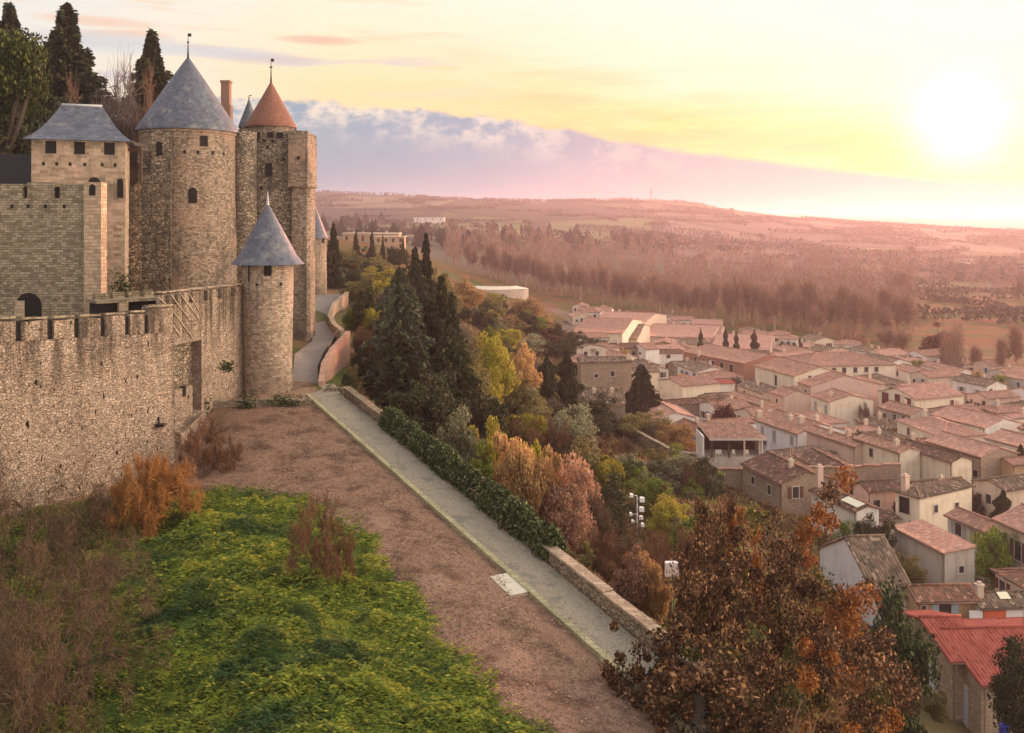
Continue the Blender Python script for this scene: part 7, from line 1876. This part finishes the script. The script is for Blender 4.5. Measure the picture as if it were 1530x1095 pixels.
# ---------------------------------------------------------------- small things
p = on_path(763, 874); s1 = (P1 - P0).normalized()
mb = MB(); L_, W_ = 2.5, 1.5; z = gz(p.x, p.y)
c0 = Vector((p.x, p.y, 0)); cr = [c0 - pd * L_ / 2 - pn * W_ / 2, c0 + pd * L_ / 2 - pn * W_ / 2, c0 + pd * L_ / 2 + pn * W_ / 2, c0 - pd * L_ / 2 + pn * W_ / 2]
sl_ = (P1 - P0).z / (P1 - P0).xy.length
zz = [p.z - sl_ * L_ / 2, p.z + sl_ * L_ / 2, p.z + sl_ * L_ / 2, p.z - sl_ * L_ / 2]
mb.prism([(v.x, v.y) for v in cr], [v - .8 for v in zz], [v + .1 for v in zz])
tag(mb.build('concrete_slab', flat('pale_concrete', (.56, .52, .40), .9, .15)), 'pale rectangular concrete slab beside the path kerb', 'slab')
# floodlight mast
d_ = 78.0; top = at(952, 742, d_); ft = at(952, 850, d_)
T = thing('floodlight_mast', 'grey mast carrying clusters of white floodlights above the brush', 'floodlight mast', (top.x, d_, ft.z))
M_STEEL = flat('galvanised_steel', (.40, .40, .40), .5, .1, metal=.5); M_WLAMP = flat('white_lamp_housing', (.72, .71, .70), .4, .05)
mb = MB(); mb.tube(Vector((top.x, d_, ft.z - 3)), Vector((top.x, d_, top.z)), .075, .055, 8); mb.build('pole', M_STEEL, T)
for i, (dx, dz, w_) in enumerate(((-.5, .15, .30), (.38, -.2, .42), (.34, -1.0, .40), (.30, -1.7, .32), (-.55, -1.4, .24), (.42, -2.3, .28), (-.4, -2.0, .22))):
    mb = MB(); x, z = top.x + dx, top.z + dz
    mb.prism([(x - w_ / 2, d_ - .35), (x + w_ / 2, d_ - .35), (x + w_ / 2 * .7, d_ + .1), (x - w_ / 2 * .7, d_ + .1)], z - w_ * .42, z + w_ * .42)
    o = mb.build('floodlight', M_WLAMP, T)
    mb = MB(); mb.tube(Vector((top.x, d_, z - .05)), Vector((x, d_ - .1, z - .05)), .03, .03, 5); mb.build('bracket', M_STEEL, o)
# white box sign / lamp on post
d_ = 66.0; p = at(1003, 850, d_)
T = thing('box_lamp', 'square white floodlight box on a green post beside the oak', 'floodlight', (p.x, d_, p.z - 2.2))
mb = MB(); mb.prism([(p.x - .5, d_ - .25), (p.x + .5, d_ - .25), (p.x + .4, d_ + .2), (p.x - .4, d_ + .2)], p.z - .45, p.z + .5); mb.build('housing', M_WLAMP, T)
mb = MB(); mb.tube(Vector((p.x, d_, p.z - 4)), Vector((p.x, d_, p.z - .45)), .09, .09, 7); mb.box(p.x - .3, p.x + .3, d_ - .1, d_ + .1, p.z - .75, p.z - .46); mb.build('post', flat('green_post', (.08, .22, .13), .6), T)
# white marker stone where the ivy ends
p = on_path(781, 806) + pn * .3
mb = MB(); mb.obox((p.x, p.y), pd, pn, .3, .22, p.z - .6, p.z + .55); mb.obox((p.x, p.y), pd, pn, .22, .16, p.z + .55, p.z + .68)
tag(mb.build('marker_stone', WM['white']), 'small white marker stone where the ivy hedge meets the lower parapet', 'marker stone')
# blue drum by the red-roofed house
p = at(1501, 1085, 55); mb = MB(); mb.lathe(p.x, p.y, [(.28, p.z - .9), (.30, p.z - .3), (.28, p.z), (.30, p.z + .02), (.27, p.z + .1), (.02, p.z + .1)], 16)
tag(mb.build('drum', flat('blue_plastic', (.03, .06, .42), .4, .05)), 'bright blue drum at the bottom right corner', 'drum')
# handrail along the curving road
T = thing('handrail', 'thin iron handrail along the inner bend of the climbing road', 'railing', at(488, 540, 106))
pts = [at(484, 540, 106), at(490, 524, 111.5), at(506, 503, 122)]
for a, b_ in zip(pts, pts[1:]):
    mb = MB(); mb.tube(a + Vector((0, 0, 1.0)), b_ + Vector((0, 0, 1.0)), .03, .03, 5); mb.build('rail', M_IRON, T)
for i in range(6):
    q = pts[0].lerp(pts[1], i / 3) if i < 3 else pts[1].lerp(pts[2], (i - 3) / 2)
    mb = MB(); mb.tube(q + Vector((0, 0, -.3)), q + Vector((0, 0, 1.0)), .025, .025, 5); mb.build('baluster', M_IRON, T)
print('objects', len(bpy.data.objects))
